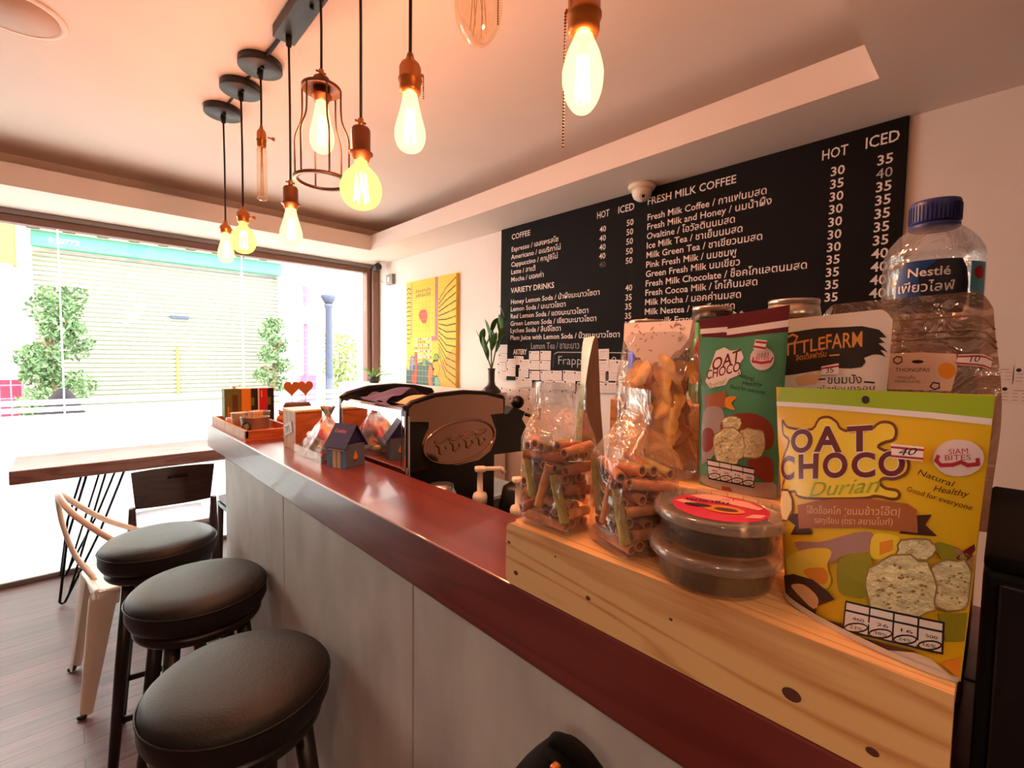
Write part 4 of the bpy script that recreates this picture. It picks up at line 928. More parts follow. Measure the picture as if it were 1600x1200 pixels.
# printed artwork of the pouches, as (u, v) on each pouch front
ART_YELLOW = [
 ('p','bag_lime',[(0.032,1.003),(0.276,1.001),(0.5,1.0),(0.777,0.999),(1.003,0.997),(1.006,0.973),(1.013,0.916),(0.784,0.922),(0.503,0.927),(0.262,0.926),(-0.001,0.925)]),
 ('l','label_white',[(-0.001,0.92),(0.262,0.923),(0.504,0.921),(0.784,0.918),(1.016,0.911)],0.022),
 ('p','ink',[(0.52,0.963),(0.52,0.957),(0.517,0.952),(0.512,0.949),(0.506,0.946),(0.499,0.946),(0.493,0.948),(0.488,0.951),(0.484,0.956),(0.483,0.961),(0.484,0.967),(0.487,0.972),(0.492,0.976),(0.498,0.978),(0.504,0.978),(0.51,0.976),(0.516,0.973),(0.519,0.968)]),
 ('p','bag_pale_yellow',[(0.041,0.843),(0.046,0.84),(0.054,0.828),(0.068,0.817),(0.088,0.813),(0.112,0.812),(0.138,0.811),(0.169,0.812),(0.202,0.813),(0.229,0.82),(0.244,0.833),(0.253,0.851),(0.264,0.866),(0.28,0.874),(0.298,0.878),(0.316,0.879),(0.332,0.876),(0.347,0.869),(0.361,0.862),(0.369,0.853),(0.375,0.843),(0.385,0.836),(0.4,0.831),(0.418,0.828),(0.441,0.828),(0.47,0.831),(0.503,0.836),(0.531,0.843),(0.549,0.854),(0.562,0.867),(0.576,0.876),(0.595,0.88),(0.614,0.88),(0.63,0.876),(0.64,0.869),(0.647,0.859),(0.651,0.849),(0.652,0.838),(0.65,0.827),(0.644,0.817),(0.631,0.81),(0.613,0.805),(0.599,0.799),(0.588,0.793),(0.58,0.786),(0.579,0.78),(0.59,0.775),(0.608,0.771),(0.627,0.77),(0.644,0.771),(0.662,0.774),(0.679,0.774),(0.694,0.767),(0.707,0.757),(0.716,0.745),(0.721,0.732),(0.721,0.716),(0.717,0.703),(0.707,0.691),(0.692,0.681),(0.675,0.673),(0.656,0.668),(0.634,0.667),(0.617,0.664),(0.608,0.658),(0.604,0.65),(0.605,0.643),(0.611,0.637),(0.622,0.631),(0.634,0.628),(0.65,0.628),(0.667,0.629),(0.681,0.629),(0.69,0.625),(0.696,0.619),(0.697,0.613),(0.695,0.606),(0.688,0.599),(0.675,0.594),(0.65,0.592),(0.618,0.593),(0.59,0.591),(0.576,0.587),(0.567,0.582),(0.54,0.574),(0.478,0.561),(0.391,0.545),(0.31,0.53),(0.249,0.52),(0.199,0.513),(0.16,0.511),(0.141,0.515),(0.138,0.524),(0.129,0.529),(0.105,0.523),(0.073,0.512),(0.047,0.507),(0.032,0.511),(0.026,0.521),(0.025,0.533),(0.032,0.547),(0.043,0.561),(0.048,0.575),(0.044,0.586),(0.035,0.597),(0.029,0.609),(0.028,0.623),(0.03,0.64),(0.038,0.661),(0.055,0.691),(0.076,0.724),(0.086,0.751),(0.078,0.764),(0.059,0.77),(0.045,0.78),(0.04,0.802),(0.039,0.827)]),
 ('l','bag_brown',[(0.041,0.843),(0.046,0.84),(0.054,0.828),(0.068,0.817),(0.088,0.813),(0.112,0.812),(0.138,0.811),(0.169,0.812),(0.202,0.813),(0.229,0.82),(0.244,0.833),(0.253,0.851),(0.264,0.866),(0.28,0.874),(0.298,0.878),(0.316,0.879),(0.332,0.876),(0.347,0.869),(0.361,0.862),(0.369,0.853),(0.375,0.843),(0.385,0.836),(0.4,0.831),(0.418,0.828),(0.441,0.828),(0.47,0.831),(0.503,0.836),(0.531,0.843),(0.549,0.854),(0.562,0.867),(0.576,0.876),(0.595,0.88),(0.614,0.88),(0.63,0.876),(0.64,0.869),(0.647,0.859),(0.651,0.849),(0.652,0.838),(0.65,0.827),(0.644,0.817),(0.631,0.81),(0.613,0.805),(0.599,0.799),(0.588,0.793),(0.58,0.786),(0.579,0.78),(0.59,0.775),(0.608,0.771),(0.627,0.77),(0.644,0.771),(0.662,0.774),(0.679,0.774),(0.694,0.767),(0.707,0.757),(0.716,0.745),(0.721,0.732),(0.721,0.716),(0.717,0.703),(0.707,0.691),(0.692,0.681),(0.675,0.673),(0.656,0.668),(0.634,0.667),(0.617,0.664),(0.608,0.658),(0.604,0.65),(0.605,0.643),(0.611,0.637),(0.622,0.631),(0.634,0.628),(0.65,0.628),(0.667,0.629),(0.681,0.629),(0.69,0.625),(0.696,0.619),(0.697,0.613),(0.695,0.606),(0.688,0.599),(0.675,0.594),(0.65,0.592),(0.618,0.593),(0.59,0.591),(0.576,0.587),(0.567,0.582),(0.54,0.574),(0.478,0.561),(0.391,0.545),(0.31,0.53),(0.249,0.52),(0.199,0.513),(0.16,0.511),(0.141,0.515),(0.138,0.524),(0.129,0.529),(0.105,0.523),(0.073,0.512),(0.047,0.507),(0.032,0.511),(0.026,0.521),(0.025,0.533),(0.032,0.547),(0.043,0.561),(0.048,0.575),(0.044,0.586),(0.035,0.597),(0.029,0.609),(0.028,0.623),(0.03,0.64),(0.038,0.661),(0.055,0.691),(0.076,0.724),(0.086,0.751),(0.078,0.764),(0.059,0.77),(0.045,0.78),(0.04,0.802),(0.039,0.827),(0.041,0.843)],0.011),
 ('t','label_white','O',(0.1,0.704),(0.237,0.723),(-0.001,0.095),{'o':0.085,'w':1}),
 ('t','label_white','A',(0.247,0.727),(0.401,0.743),(-0.008,0.099),{'o':0.085,'w':1}),
 ('t','label_white','T',(0.428,0.748),(0.554,0.765),(-0.01,0.094),{'o':0.085,'w':1}),
 ('t','label_white','C',(0.014,0.566),(0.123,0.585),(0.006,0.1),{'o':0.085,'w':1}),
 ('t','label_white','H',(0.158,0.594),(0.282,0.616),(-0.005,0.099),{'o':0.085,'w':1}),
 ('t','label_white','O',(0.309,0.623),(0.442,0.644),(-0.009,0.094),{'o':0.085,'w':1}),
 ('t','label_white','C',(0.463,0.649),(0.579,0.666),(-0.011,0.089),{'o':0.085,'w':1}),
 ('t','label_white','O',(0.594,0.673),(0.712,0.692),(-0.012,0.085),{'o':0.085,'w':1}),
 ('t','bag_maroon','O',(0.1,0.704),(0.237,0.723),(-0.001,0.095),{'o':0.05,'w':1}),
 ('t','bag_maroon','A',(0.247,0.727),(0.401,0.743),(-0.008,0.099),{'o':0.05,'w':1}),
 ('t','bag_maroon','T',(0.428,0.748),(0.554,0.765),(-0.01,0.094),{'o':0.05,'w':1}),
 ('t','bag_maroon','C',(0.014,0.566),(0.123,0.585),(0.006,0.1),{'o':0.05,'w':1}),
 ('t','bag_maroon','H',(0.158,0.594),(0.282,0.616),(-0.005,0.099),{'o':0.05,'w':1}),
 ('t','bag_maroon','O',(0.309,0.623),(0.442,0.644),(-0.009,0.094),{'o':0.05,'w':1}),
 ('t','bag_maroon','C',(0.463,0.649),(0.579,0.666),(-0.011,0.089),{'o':0.05,'w':1}),
 ('t','bag_maroon','O',(0.594,0.673),(0.712,0.692),(-0.012,0.085),{'o':0.05,'w':1}),
 ('t','bag_leaf','Durian',(0.234,0.525),(0.594,0.608),(-0.005,0.059),{'s':0.35}),
 ('p','bag_dark_brown',[(0.021,0.397),(0.161,0.436),(0.258,0.38),(0.253,0.365),(0.095,0.325),(0.134,0.376)]),
 ('p','bag_dark_brown',[(0.771,0.552),(0.837,0.568),(0.817,0.527),(0.867,0.496),(0.714,0.474)]),
 ('p','bag_ribbon',[(0.151,0.471),(0.278,0.515),(0.388,0.544),(0.579,0.579),(0.733,0.589),(0.776,0.573),(0.792,0.492),(0.735,0.486),(0.541,0.459),(0.318,0.41),(0.162,0.368)]),
 ('t', 'bag_tan', 'โอ๊ตช็อคโก |ขนมข้าวโอ๊ต|', (0.219, 0.45), (0.708, 0.54), (-0.001, 0.027), {}),
 ('t', 'bag_tan', 'รสทุเรียน (ตรา สยามไบท์)', (0.274, 0.42), (0.684, 0.499), (-0.001, 0.023), {}),
 ('p','bag_pinkwhite',[(0.99,0.789),(0.988,0.767),(0.976,0.746),(0.956,0.729),(0.929,0.718),(0.899,0.714),(0.869,0.717),(0.842,0.728),(0.823,0.746),(0.814,0.767),(0.817,0.791),(0.831,0.812),(0.853,0.83),(0.882,0.84),(0.913,0.843),(0.942,0.839),(0.966,0.827),(0.983,0.81)]),
 ('t','bag_red','SIAM',(0.87,0.787),(0.936,0.798),(-0.003,0.018),{}),
 ('t','bag_red','BITES',(0.86,0.765),(0.949,0.778),(-0.003,0.018),{}),
 ('l','bag_red',[(0.833,0.776),(0.828,0.76),(0.848,0.746),(0.89,0.753),(0.917,0.766),(0.941,0.758),(0.974,0.766),(0.97,0.782)],0.014),
 ('t','bag_dark_brown','Natural',(0.763,0.702),(0.898,0.678),(-0.003,0.021),{'s':0.4}),
 ('t','bag_dark_brown','Healthy',(0.832,0.652),(0.955,0.651),(-0.003,0.021),{'s':0.4}),
 ('t', 'bag_dark_brown', 'Good for everyone', (0.726, 0.635), (0.973, 0.608), (-0.003, 0.019), {'s': 0.4}),
 ('p','bag_cream',[(0.109,0.464),(0.106,0.44),(0.097,0.416),(0.083,0.397),(0.065,0.385),(0.046,0.38),(0.026,0.383),(0.008,0.395),(-0.004,0.414),(-0.005,0.439),(-0.0,0.464),(0.018,0.491),(0.034,0.511),(0.052,0.523),(0.07,0.526),(0.086,0.521),(0.098,0.507),(0.106,0.488)]),
 ('l','bag_brown',[(0.016,0.513),(0.077,0.525),(0.113,0.489),(0.113,0.441),(0.073,0.389),(0.018,0.369)],0.01),
 ('p','bag_mauve',[(0.129,0.3),(0.173,0.316),(0.243,0.331),(0.305,0.345),(0.351,0.362),(0.392,0.38),(0.432,0.398),(0.471,0.416),(0.51,0.433),(0.542,0.444),(0.57,0.451),(0.594,0.452),(0.608,0.443),(0.613,0.417),(0.609,0.38),(0.592,0.351),(0.553,0.339),(0.499,0.334),(0.453,0.327),(0.429,0.311),(0.416,0.293),(0.394,0.279),(0.348,0.268),(0.289,0.26),(0.235,0.258),(0.184,0.267),(0.14,0.283)]),
 ('p','bag_pale_yellow',[(0.064,0.209),(0.1,0.236),(0.146,0.261),(0.194,0.282),(0.246,0.302),(0.3,0.319),(0.34,0.329),(0.365,0.332),(0.38,0.33),(0.387,0.321),(0.382,0.304),(0.369,0.281),(0.362,0.259),(0.369,0.242),(0.381,0.226),(0.387,0.21),(0.383,0.192),(0.372,0.173),(0.352,0.16),(0.319,0.155),(0.276,0.154),(0.23,0.151),(0.176,0.141),(0.116,0.127),(0.069,0.124),(0.046,0.143),(0.046,0.176)]),
 ('p','bag_orange',[(0.202,0.196),(0.236,0.214),(0.288,0.233),(0.328,0.244),(0.35,0.242),(0.364,0.234),(0.37,0.222),(0.369,0.207),(0.36,0.188),(0.343,0.174),(0.317,0.169),(0.282,0.167),(0.251,0.169),(0.224,0.175),(0.203,0.184)]),
 ('p','bag_olive',[(0.425,0.287),(0.434,0.305),(0.448,0.32),(0.467,0.333),(0.493,0.345),(0.524,0.355),(0.55,0.362),(0.572,0.371),(0.591,0.376),(0.603,0.364),(0.613,0.32),(0.617,0.258),(0.603,0.208),(0.563,0.183),(0.506,0.171),(0.459,0.167),(0.437,0.173),(0.429,0.189),(0.425,0.21),(0.421,0.235),(0.421,0.263)]),
 ('p','bag_pale_yellow',[(0.596,0.373),(0.593,0.396),(0.595,0.425),(0.608,0.448),(0.637,0.46),(0.675,0.464),(0.704,0.464),(0.717,0.461),(0.722,0.454),(0.723,0.443),(0.72,0.427),(0.713,0.406),(0.7,0.388),(0.679,0.374),(0.653,0.362),(0.63,0.356),(0.614,0.355),(0.603,0.361)]),
 ('p','bag_orange',[(0.636,0.424),(0.694,0.447),(0.698,0.408),(0.641,0.374)]),
 ('p','bag_olive',[(0.864,0.474),(0.884,0.479),(0.914,0.476),(0.941,0.472),(0.961,0.465),(0.979,0.456),(0.992,0.444),(1.003,0.424),(1.012,0.403),(1.006,0.39),(0.976,0.395),(0.929,0.408),(0.89,0.423),(0.87,0.44),(0.861,0.46)]),
 ('p','bag_mauve',[(0.927,0.469),(1.002,0.455),(0.999,0.408),(0.963,0.438)]),
 ('l','bag_maroon',[(0.959,0.433),(0.978,0.456),(1.001,0.478)],0.03),
 ('p','bag_olive',[(0.903,0.228),(0.999,0.251),(1.002,0.148),(0.941,0.135)]),
 ('p','bag_dark_brown',[(0.011,0.111),(0.122,0.156),(0.27,0.175),(0.378,0.151),(0.411,0.133),(0.291,0.065),(0.275,0.012),(0.455,0.045),(0.476,0.013),(0.646,0.039),(0.82,0.062),(0.877,0.047),(0.673,0.011),(0.452,-0.024),(0.213,-0.033),(0.025,-0.034)]),
 ('p','bag_tan',[(0.092,0.095),(0.12,0.11),(0.166,0.126),(0.208,0.133),(0.247,0.129),(0.283,0.119),(0.305,0.105),(0.306,0.085),(0.292,0.061),(0.27,0.046),(0.238,0.048),(0.197,0.058),(0.159,0.069),(0.126,0.077),(0.098,0.085)]),
 ('p','bag_silver',[(0.031,-0.031),(0.213,-0.031),(0.451,-0.018),(0.673,0.014),(0.82,0.055),(0.892,0.055),(0.996,0.003),(1.0,-0.009),(0.868,0.013),(0.674,-0.016),(0.436,-0.063),(0.19,-0.071),(0.041,-0.052)]),
 ('p','bag_orange',[(0.929,0.052),(0.996,0.091),(0.998,0.013)]),
 ('p','biscuit',[(0.872,0.449),(0.864,0.432),(0.859,0.421),(0.848,0.413),(0.839,0.402),(0.814,0.4),(0.778,0.383),(0.758,0.386),(0.739,0.384),(0.728,0.39),(0.714,0.395),(0.723,0.416),(0.717,0.431),(0.723,0.442),(0.729,0.453),(0.751,0.459),(0.77,0.467),(0.807,0.474),(0.829,0.478),(0.845,0.477),(0.852,0.469),(0.866,0.465)]),
 ('l','biscuit_speck',[(0.872,0.449),(0.864,0.432),(0.859,0.421),(0.848,0.413),(0.839,0.402),(0.814,0.4),(0.778,0.383),(0.758,0.386),(0.739,0.384),(0.728,0.39),(0.714,0.395),(0.723,0.416),(0.717,0.431),(0.723,0.442),(0.729,0.453),(0.751,0.459),(0.77,0.467),(0.807,0.474),(0.829,0.478),(0.845,0.477),(0.852,0.469),(0.866,0.465),(0.872,0.449)],0.007),
 ('p','biscuit_speck',[(0.789,0.429),(0.789,0.428),(0.788,0.428),(0.787,0.427),(0.786,0.426),(0.784,0.426),(0.783,0.426),(0.782,0.426),(0.781,0.426),(0.78,0.426),(0.781,0.427),(0.781,0.427),(0.782,0.428),(0.784,0.429),(0.785,0.429),(0.787,0.429),(0.788,0.429),(0.789,0.429)]),
 ('p','biscuit_speck',[(0.786,0.418),(0.786,0.417),(0.785,0.417),(0.784,0.416),(0.783,0.415),(0.781,0.414),(0.78,0.414),(0.779,0.414),(0.778,0.414),(0.777,0.414),(0.777,0.414),(0.778,0.415),(0.779,0.416),(0.78,0.417),(0.782,0.417),(0.784,0.418),(0.785,0.418),(0.786,0.418)]),
 ('p','biscuit_speck',[(0.762,0.442),(0.762,0.441),(0.762,0.441),(0.761,0.44),(0.76,0.439),(0.759,0.439),(0.758,0.439),(0.758,0.439),(0.757,0.439),(0.757,0.439),(0.757,0.44),(0.757,0.44),(0.757,0.441),(0.758,0.441),(0.759,0.442),(0.76,0.442),(0.761,0.442),(0.761,0.442)]),
 ('p','biscuit_speck',[(0.806,0.466),(0.806,0.465),(0.806,0.464),(0.805,0.463),(0.804,0.462),(0.803,0.461),(0.801,0.461),(0.8,0.461),(0.799,0.461),(0.799,0.461),(0.799,0.462),(0.799,0.462),(0.8,0.463),(0.801,0.464),(0.802,0.465),(0.803,0.466),(0.804,0.466),(0.805,0.466)]),
 ('p','biscuit_speck',[(0.781,0.43),(0.781,0.43),(0.781,0.429),(0.78,0.429),(0.779,0.428),(0.778,0.427),(0.777,0.427),(0.776,0.426),(0.775,0.426),(0.774,0.426),(0.774,0.427),(0.775,0.427),(0.776,0.428),(0.777,0.429),(0.778,0.429),(0.779,0.43),(0.78,0.43),(0.781,0.431)]),
 ('p','biscuit_speck',[(0.771,0.436),(0.771,0.435),(0.771,0.435),(0.77,0.435),(0.769,0.434),(0.768,0.434),(0.768,0.434),(0.767,0.434),(0.766,0.434),(0.766,0.434),(0.766,0.434),(0.766,0.435),(0.767,0.435),(0.768,0.436),(0.769,0.436),(0.77,0.436),(0.77,0.436),(0.771,0.436)]),
 ('p','biscuit_speck',[(0.772,0.424),(0.771,0.423),(0.771,0.422),(0.769,0.422),(0.768,0.421),(0.766,0.421),(0.765,0.421),(0.763,0.421),(0.762,0.421),(0.762,0.421),(0.762,0.422),(0.763,0.423),(0.764,0.423),(0.766,0.424),(0.768,0.424),(0.769,0.424),(0.77,0.424),(0.771,0.424)]),
 ('p','biscuit_speck',[(0.759,0.403),(0.758,0.403),(0.758,0.403),(0.756,0.402),(0.755,0.402),(0.753,0.402),(0.752,0.402),(0.75,0.402),(0.75,0.403),(0.749,0.403),(0.75,0.403),(0.751,0.404),(0.752,0.404),(0.753,0.404),(0.755,0.404),(0.756,0.404),(0.758,0.404),(0.758,0.404)]),
 ('p','biscuit_speck',[(0.839,0.447),(0.839,0.446),(0.838,0.446),(0.836,0.445),(0.835,0.445),(0.833,0.445),(0.831,0.444),(0.83,0.444),(0.829,0.445),(0.828,0.445),(0.829,0.445),(0.829,0.446),(0.831,0.446),(0.833,0.447),(0.835,0.447),(0.836,0.447),(0.838,0.447),(0.839,0.447)]),
 ('p','biscuit_speck',[(0.763,0.413),(0.763,0.412),(0.762,0.412),(0.76,0.412),(0.758,0.412),(0.757,0.413),(0.755,0.413),(0.754,0.414),(0.753,0.414),(0.753,0.415),(0.753,0.415),(0.755,0.416),(0.756,0.416),(0.758,0.415),(0.76,0.415),(0.761,0.415),(0.762,0.414),(0.763,0.413)]),
 ('p','biscuit_speck',[(0.78,0.431),(0.78,0.431),(0.779,0.43),(0.779,0.429),(0.777,0.429),(0.776,0.428),(0.775,0.428),(0.774,0.428),(0.773,0.429),(0.773,0.429),(0.773,0.43),(0.773,0.431),(0.774,0.431),(0.775,0.432),(0.777,0.432),(0.778,0.432),(0.779,0.432),(0.78,0.432)]),
 ('p','biscuit_speck',[(0.825,0.435),(0.825,0.434),(0.824,0.434),(0.823,0.434),(0.823,0.433),(0.822,0.434),(0.821,0.434),(0.821,0.435),(0.821,0.435),(0.821,0.436),(0.821,0.437),(0.822,0.437),(0.822,0.438),(0.823,0.438),(0.824,0.437),(0.825,0.437),(0.825,0.436),(0.825,0.436)]),
 ('p','biscuit_speck',[(0.81,0.461),(0.81,0.46),(0.809,0.459),(0.808,0.459),(0.806,0.458),(0.805,0.457),(0.803,0.457),(0.802,0.456),(0.801,0.456),(0.8,0.456),(0.8,0.457),(0.801,0.458),(0.802,0.458),(0.804,0.459),(0.806,0.46),(0.807,0.46),(0.809,0.461),(0.81,0.461)]),
 ('p','biscuit_speck',[(0.759,0.427),(0.759,0.426),(0.759,0.425),(0.758,0.425),(0.758,0.424),(0.757,0.424),(0.756,0.424),(0.755,0.424),(0.755,0.425),(0.754,0.425),(0.754,0.426),(0.755,0.427),(0.755,0.428),(0.756,0.428),(0.757,0.428),(0.758,0.428),(0.759,0.428),(0.759,0.428)]),
 ('p','biscuit',[(1.02,0.357),(1.017,0.318),(1.011,0.294),(0.996,0.282),(0.989,0.263),(0.97,0.254),(0.935,0.244),(0.913,0.247),(0.895,0.25),(0.883,0.265),(0.877,0.287),(0.862,0.319),(0.86,0.359),(0.861,0.385),(0.877,0.401),(0.893,0.413),(0.914,0.423),(0.949,0.426),(0.972,0.437),(0.984,0.42),(0.994,0.406),(1.005,0.389)]),
 ('l','biscuit_speck',[(1.02,0.357),(1.017,0.318),(1.011,0.294),(0.996,0.282),(0.989,0.263),(0.97,0.254),(0.935,0.244),(0.913,0.247),(0.895,0.25),(0.883,0.265),(0.877,0.287),(0.862,0.319),(0.86,0.359),(0.861,0.385),(0.877,0.401),(0.893,0.413),(0.914,0.423),(0.949,0.426),(0.972,0.437),(0.984,0.42),(0.994,0.406),(1.005,0.389),(1.02,0.357)],0.007),
 ('p','biscuit_speck',[(0.987,0.359),(0.986,0.358),(0.985,0.356),(0.984,0.356),(0.982,0.355),(0.98,0.355),(0.979,0.356),(0.977,0.357),(0.976,0.358),(0.976,0.359),(0.977,0.36),(0.978,0.361),(0.979,0.362),(0.981,0.363),(0.983,0.363),(0.984,0.362),(0.986,0.361),(0.986,0.36)]),
 ('p','biscuit_speck',[(0.964,0.274),(0.964,0.273),(0.964,0.273),(0.964,0.272),(0.963,0.271),(0.962,0.271),(0.962,0.271),(0.961,0.272),(0.961,0.272),(0.96,0.273),(0.96,0.274),(0.96,0.275),(0.961,0.275),(0.962,0.276),(0.962,0.276),(0.963,0.276),(0.964,0.276),(0.964,0.275)]),
 ('p','biscuit_speck',[(0.948,0.374),(0.949,0.372),(0.948,0.371),(0.948,0.369),(0.946,0.368),(0.945,0.367),(0.943,0.366),(0.941,0.366),(0.94,0.367),(0.939,0.368),(0.939,0.37),(0.939,0.371),(0.94,0.373),(0.941,0.374),(0.943,0.375),(0.944,0.376),(0.946,0.376),(0.947,0.375)]),
 ('p','biscuit_speck',[(0.941,0.341),(0.941,0.34),(0.94,0.34),(0.939,0.34),(0.938,0.34),(0.936,0.34),(0.935,0.341),(0.935,0.341),(0.934,0.342),(0.934,0.343),(0.935,0.343),(0.935,0.344),(0.937,0.344),(0.938,0.344),(0.939,0.344),(0.94,0.343),(0.941,0.342),(0.941,0.342)]),
 ('p','biscuit_speck',[(0.897,0.302),(0.898,0.301),(0.897,0.299),(0.896,0.297),(0.895,0.296),(0.893,0.295),(0.892,0.294),(0.89,0.294),(0.889,0.295),(0.888,0.296),(0.887,0.297),(0.888,0.299),(0.889,0.301),(0.89,0.302),(0.892,0.303),(0.893,0.304),(0.895,0.304),(0.896,0.303)]),
 ('p','biscuit_speck',[(0.986,0.324),(0.986,0.322),(0.986,0.321),(0.985,0.32),(0.985,0.319),(0.984,0.319),(0.983,0.319),(0.982,0.32),(0.982,0.321),(0.981,0.322),(0.981,0.323),(0.981,0.325),(0.982,0.326),(0.982,0.326),(0.983,0.327),(0.984,0.326),(0.985,0.326),(0.986,0.325)]),
 ('p','biscuit_speck',[(0.888,0.34),(0.888,0.339),(0.888,0.338),(0.887,0.337),(0.886,0.336),(0.885,0.335),(0.883,0.334),(0.882,0.334),(0.881,0.334),(0.88,0.335),(0.88,0.336),(0.881,0.336),(0.882,0.338),(0.883,0.339),(0.884,0.339),(0.885,0.34),(0.887,0.34),(0.888,0.34)]),
 ('p','biscuit_speck',[(0.905,0.344),(0.904,0.343),(0.903,0.342),(0.902,0.341),(0.901,0.341),(0.899,0.341),(0.897,0.341),(0.896,0.341),(0.895,0.342),(0.895,0.343),(0.895,0.344),(0.896,0.345),(0.898,0.346),(0.899,0.346),(0.901,0.346),(0.902,0.346),(0.903,0.346),(0.904,0.345)]),
 ('p','biscuit_speck',[(0.915,0.298),(0.914,0.297),(0.914,0.296),(0.913,0.295),(0.911,0.294),(0.909,0.294),(0.908,0.293),(0.906,0.293),(0.905,0.294),(0.905,0.294),(0.905,0.295),(0.905,0.296),(0.907,0.297),(0.908,0.298),(0.91,0.299),(0.912,0.299),(0.913,0.299),(0.914,0.299)]),
 ('p','biscuit_speck',[(0.897,0.328),(0.896,0.327),(0.896,0.326),(0.895,0.325),(0.894,0.325),(0.893,0.325),(0.892,0.325),(0.891,0.326),(0.89,0.327),(0.89,0.328),(0.89,0.329),(0.891,0.33),(0.892,0.331),(0.893,0.331),(0.894,0.331),(0.895,0.331),(0.896,0.33),(0.896,0.33)]),
 ('p','biscuit_speck',[(0.971,0.372),(0.97,0.371),(0.97,0.37),(0.969,0.37),(0.967,0.369),(0.966,0.369),(0.964,0.369),(0.963,0.369),(0.962,0.37),(0.962,0.37),(0.962,0.371),(0.963,0.372),(0.964,0.373),(0.965,0.373),(0.967,0.374),(0.968,0.374),(0.969,0.373),(0.97,0.373)]),
 ('p','biscuit_speck',[(0.975,0.284),(0.975,0.282),(0.975,0.281),(0.974,0.28),(0.973,0.279),(0.972,0.279),(0.971,0.279),(0.97,0.279),(0.969,0.28),(0.968,0.281),(0.968,0.283),(0.969,0.284),(0.969,0.285),(0.971,0.286),(0.972,0.287),(0.973,0.287),(0.974,0.286),(0.975,0.285)]),
 ('p','biscuit_speck',[(0.972,0.371),(0.972,0.37),(0.971,0.369),(0.97,0.368),(0.969,0.368),(0.968,0.368),(0.967,0.369),(0.966,0.369),(0.966,0.371),(0.966,0.372),(0.966,0.373),(0.967,0.374),(0.968,0.374),(0.969,0.375),(0.97,0.374),(0.971,0.374),(0.972,0.373),(0.972,0.372)]),
 ('p','biscuit_speck',[(0.968,0.388),(0.968,0.387),(0.968,0.386),(0.968,0.385),(0.967,0.384),(0.966,0.384),(0.965,0.384),(0.965,0.384),(0.964,0.385),(0.963,0.386),(0.963,0.387),(0.963,0.388),(0.963,0.389),(0.964,0.39),(0.965,0.39),(0.966,0.39),(0.967,0.39),(0.967,0.389)]),
 ('p','biscuit_speck',[(0.932,0.407),(0.933,0.405),(0.933,0.404),(0.932,0.403),(0.931,0.402),(0.93,0.401),(0.929,0.4),(0.927,0.4),(0.926,0.401),(0.925,0.401),(0.925,0.403),(0.925,0.404),(0.925,0.405),(0.926,0.406),(0.928,0.407),(0.929,0.408),(0.93,0.408),(0.931,0.407)]),
 ('p','biscuit_speck',[(0.926,0.34),(0.926,0.339),(0.925,0.339),(0.923,0.338),(0.922,0.338),(0.92,0.338),(0.919,0.338),(0.918,0.339),(0.917,0.34),(0.917,0.341),(0.918,0.342),(0.918,0.343),(0.92,0.343),(0.921,0.343),(0.923,0.343),(0.924,0.343),(0.925,0.342),(0.926,0.341)]),
 ('p','biscuit_speck',[(0.966,0.337),(0.966,0.336),(0.965,0.335),(0.964,0.334),(0.962,0.333),(0.961,0.333),(0.959,0.333),(0.958,0.334),(0.957,0.335),(0.957,0.336),(0.957,0.337),(0.958,0.338),(0.959,0.339),(0.96,0.339),(0.962,0.339),(0.963,0.339),(0.965,0.339),(0.965,0.338)]),
 ('p','biscuit_speck',[(0.964,0.384),(0.964,0.383),(0.963,0.382),(0.961,0.382),(0.96,0.382),(0.958,0.382),(0.957,0.383),(0.956,0.384),(0.955,0.385),(0.955,0.386),(0.956,0.387),(0.957,0.388),(0.958,0.388),(0.96,0.388),(0.961,0.388),(0.963,0.387),(0.964,0.386),(0.964,0.385)]),
 ('p','biscuit_speck',[(0.932,0.361),(0.932,0.36),(0.932,0.359),(0.931,0.357),(0.93,0.356),(0.929,0.356),(0.928,0.356),(0.927,0.357),(0.926,0.357),(0.925,0.359),(0.925,0.36),(0.925,0.362),(0.926,0.363),(0.927,0.364),(0.928,0.364),(0.929,0.364),(0.931,0.364),(0.932,0.363)]),
 ('p','biscuit_speck',[(0.966,0.299),(0.966,0.297),(0.965,0.296),(0.965,0.295),(0.964,0.294),(0.962,0.294),(0.961,0.294),(0.96,0.295),(0.959,0.295),(0.959,0.296),(0.959,0.298),(0.959,0.299),(0.96,0.3),(0.961,0.301),(0.962,0.301),(0.964,0.301),(0.965,0.3),(0.965,0.3)]),
 ('p','biscuit_speck',[(0.949,0.292),(0.948,0.291),(0.947,0.29),(0.946,0.289),(0.945,0.289),(0.943,0.289),(0.942,0.29),(0.942,0.291),(0.942,0.293),(0.942,0.294),(0.943,0.296),(0.944,0.297),(0.945,0.297),(0.946,0.297),(0.947,0.297),(0.948,0.296),(0.949,0.295),(0.949,0.294)]),
 ('p','biscuit_speck',[(0.934,0.35),(0.933,0.349),(0.932,0.348),(0.931,0.347),(0.929,0.347),(0.927,0.347),(0.926,0.348),(0.925,0.349),(0.924,0.35),(0.924,0.351),(0.925,0.352),(0.926,0.353),(0.927,0.354),(0.929,0.354),(0.931,0.354),(0.932,0.353),(0.933,0.353),(0.934,0.351)]),
 ('p','biscuit',[(0.89,0.317),(0.886,0.271),(0.895,0.237),(0.861,0.218),(0.836,0.195),(0.799,0.169),(0.722,0.16),(0.676,0.151),(0.637,0.149),(0.615,0.165),(0.606,0.194),(0.591,0.236),(0.593,0.285),(0.598,0.318),(0.635,0.338),(0.66,0.362),(0.697,0.389),(0.775,0.411),(0.808,0.394),(0.845,0.4),(0.858,0.377),(0.873,0.356)]),
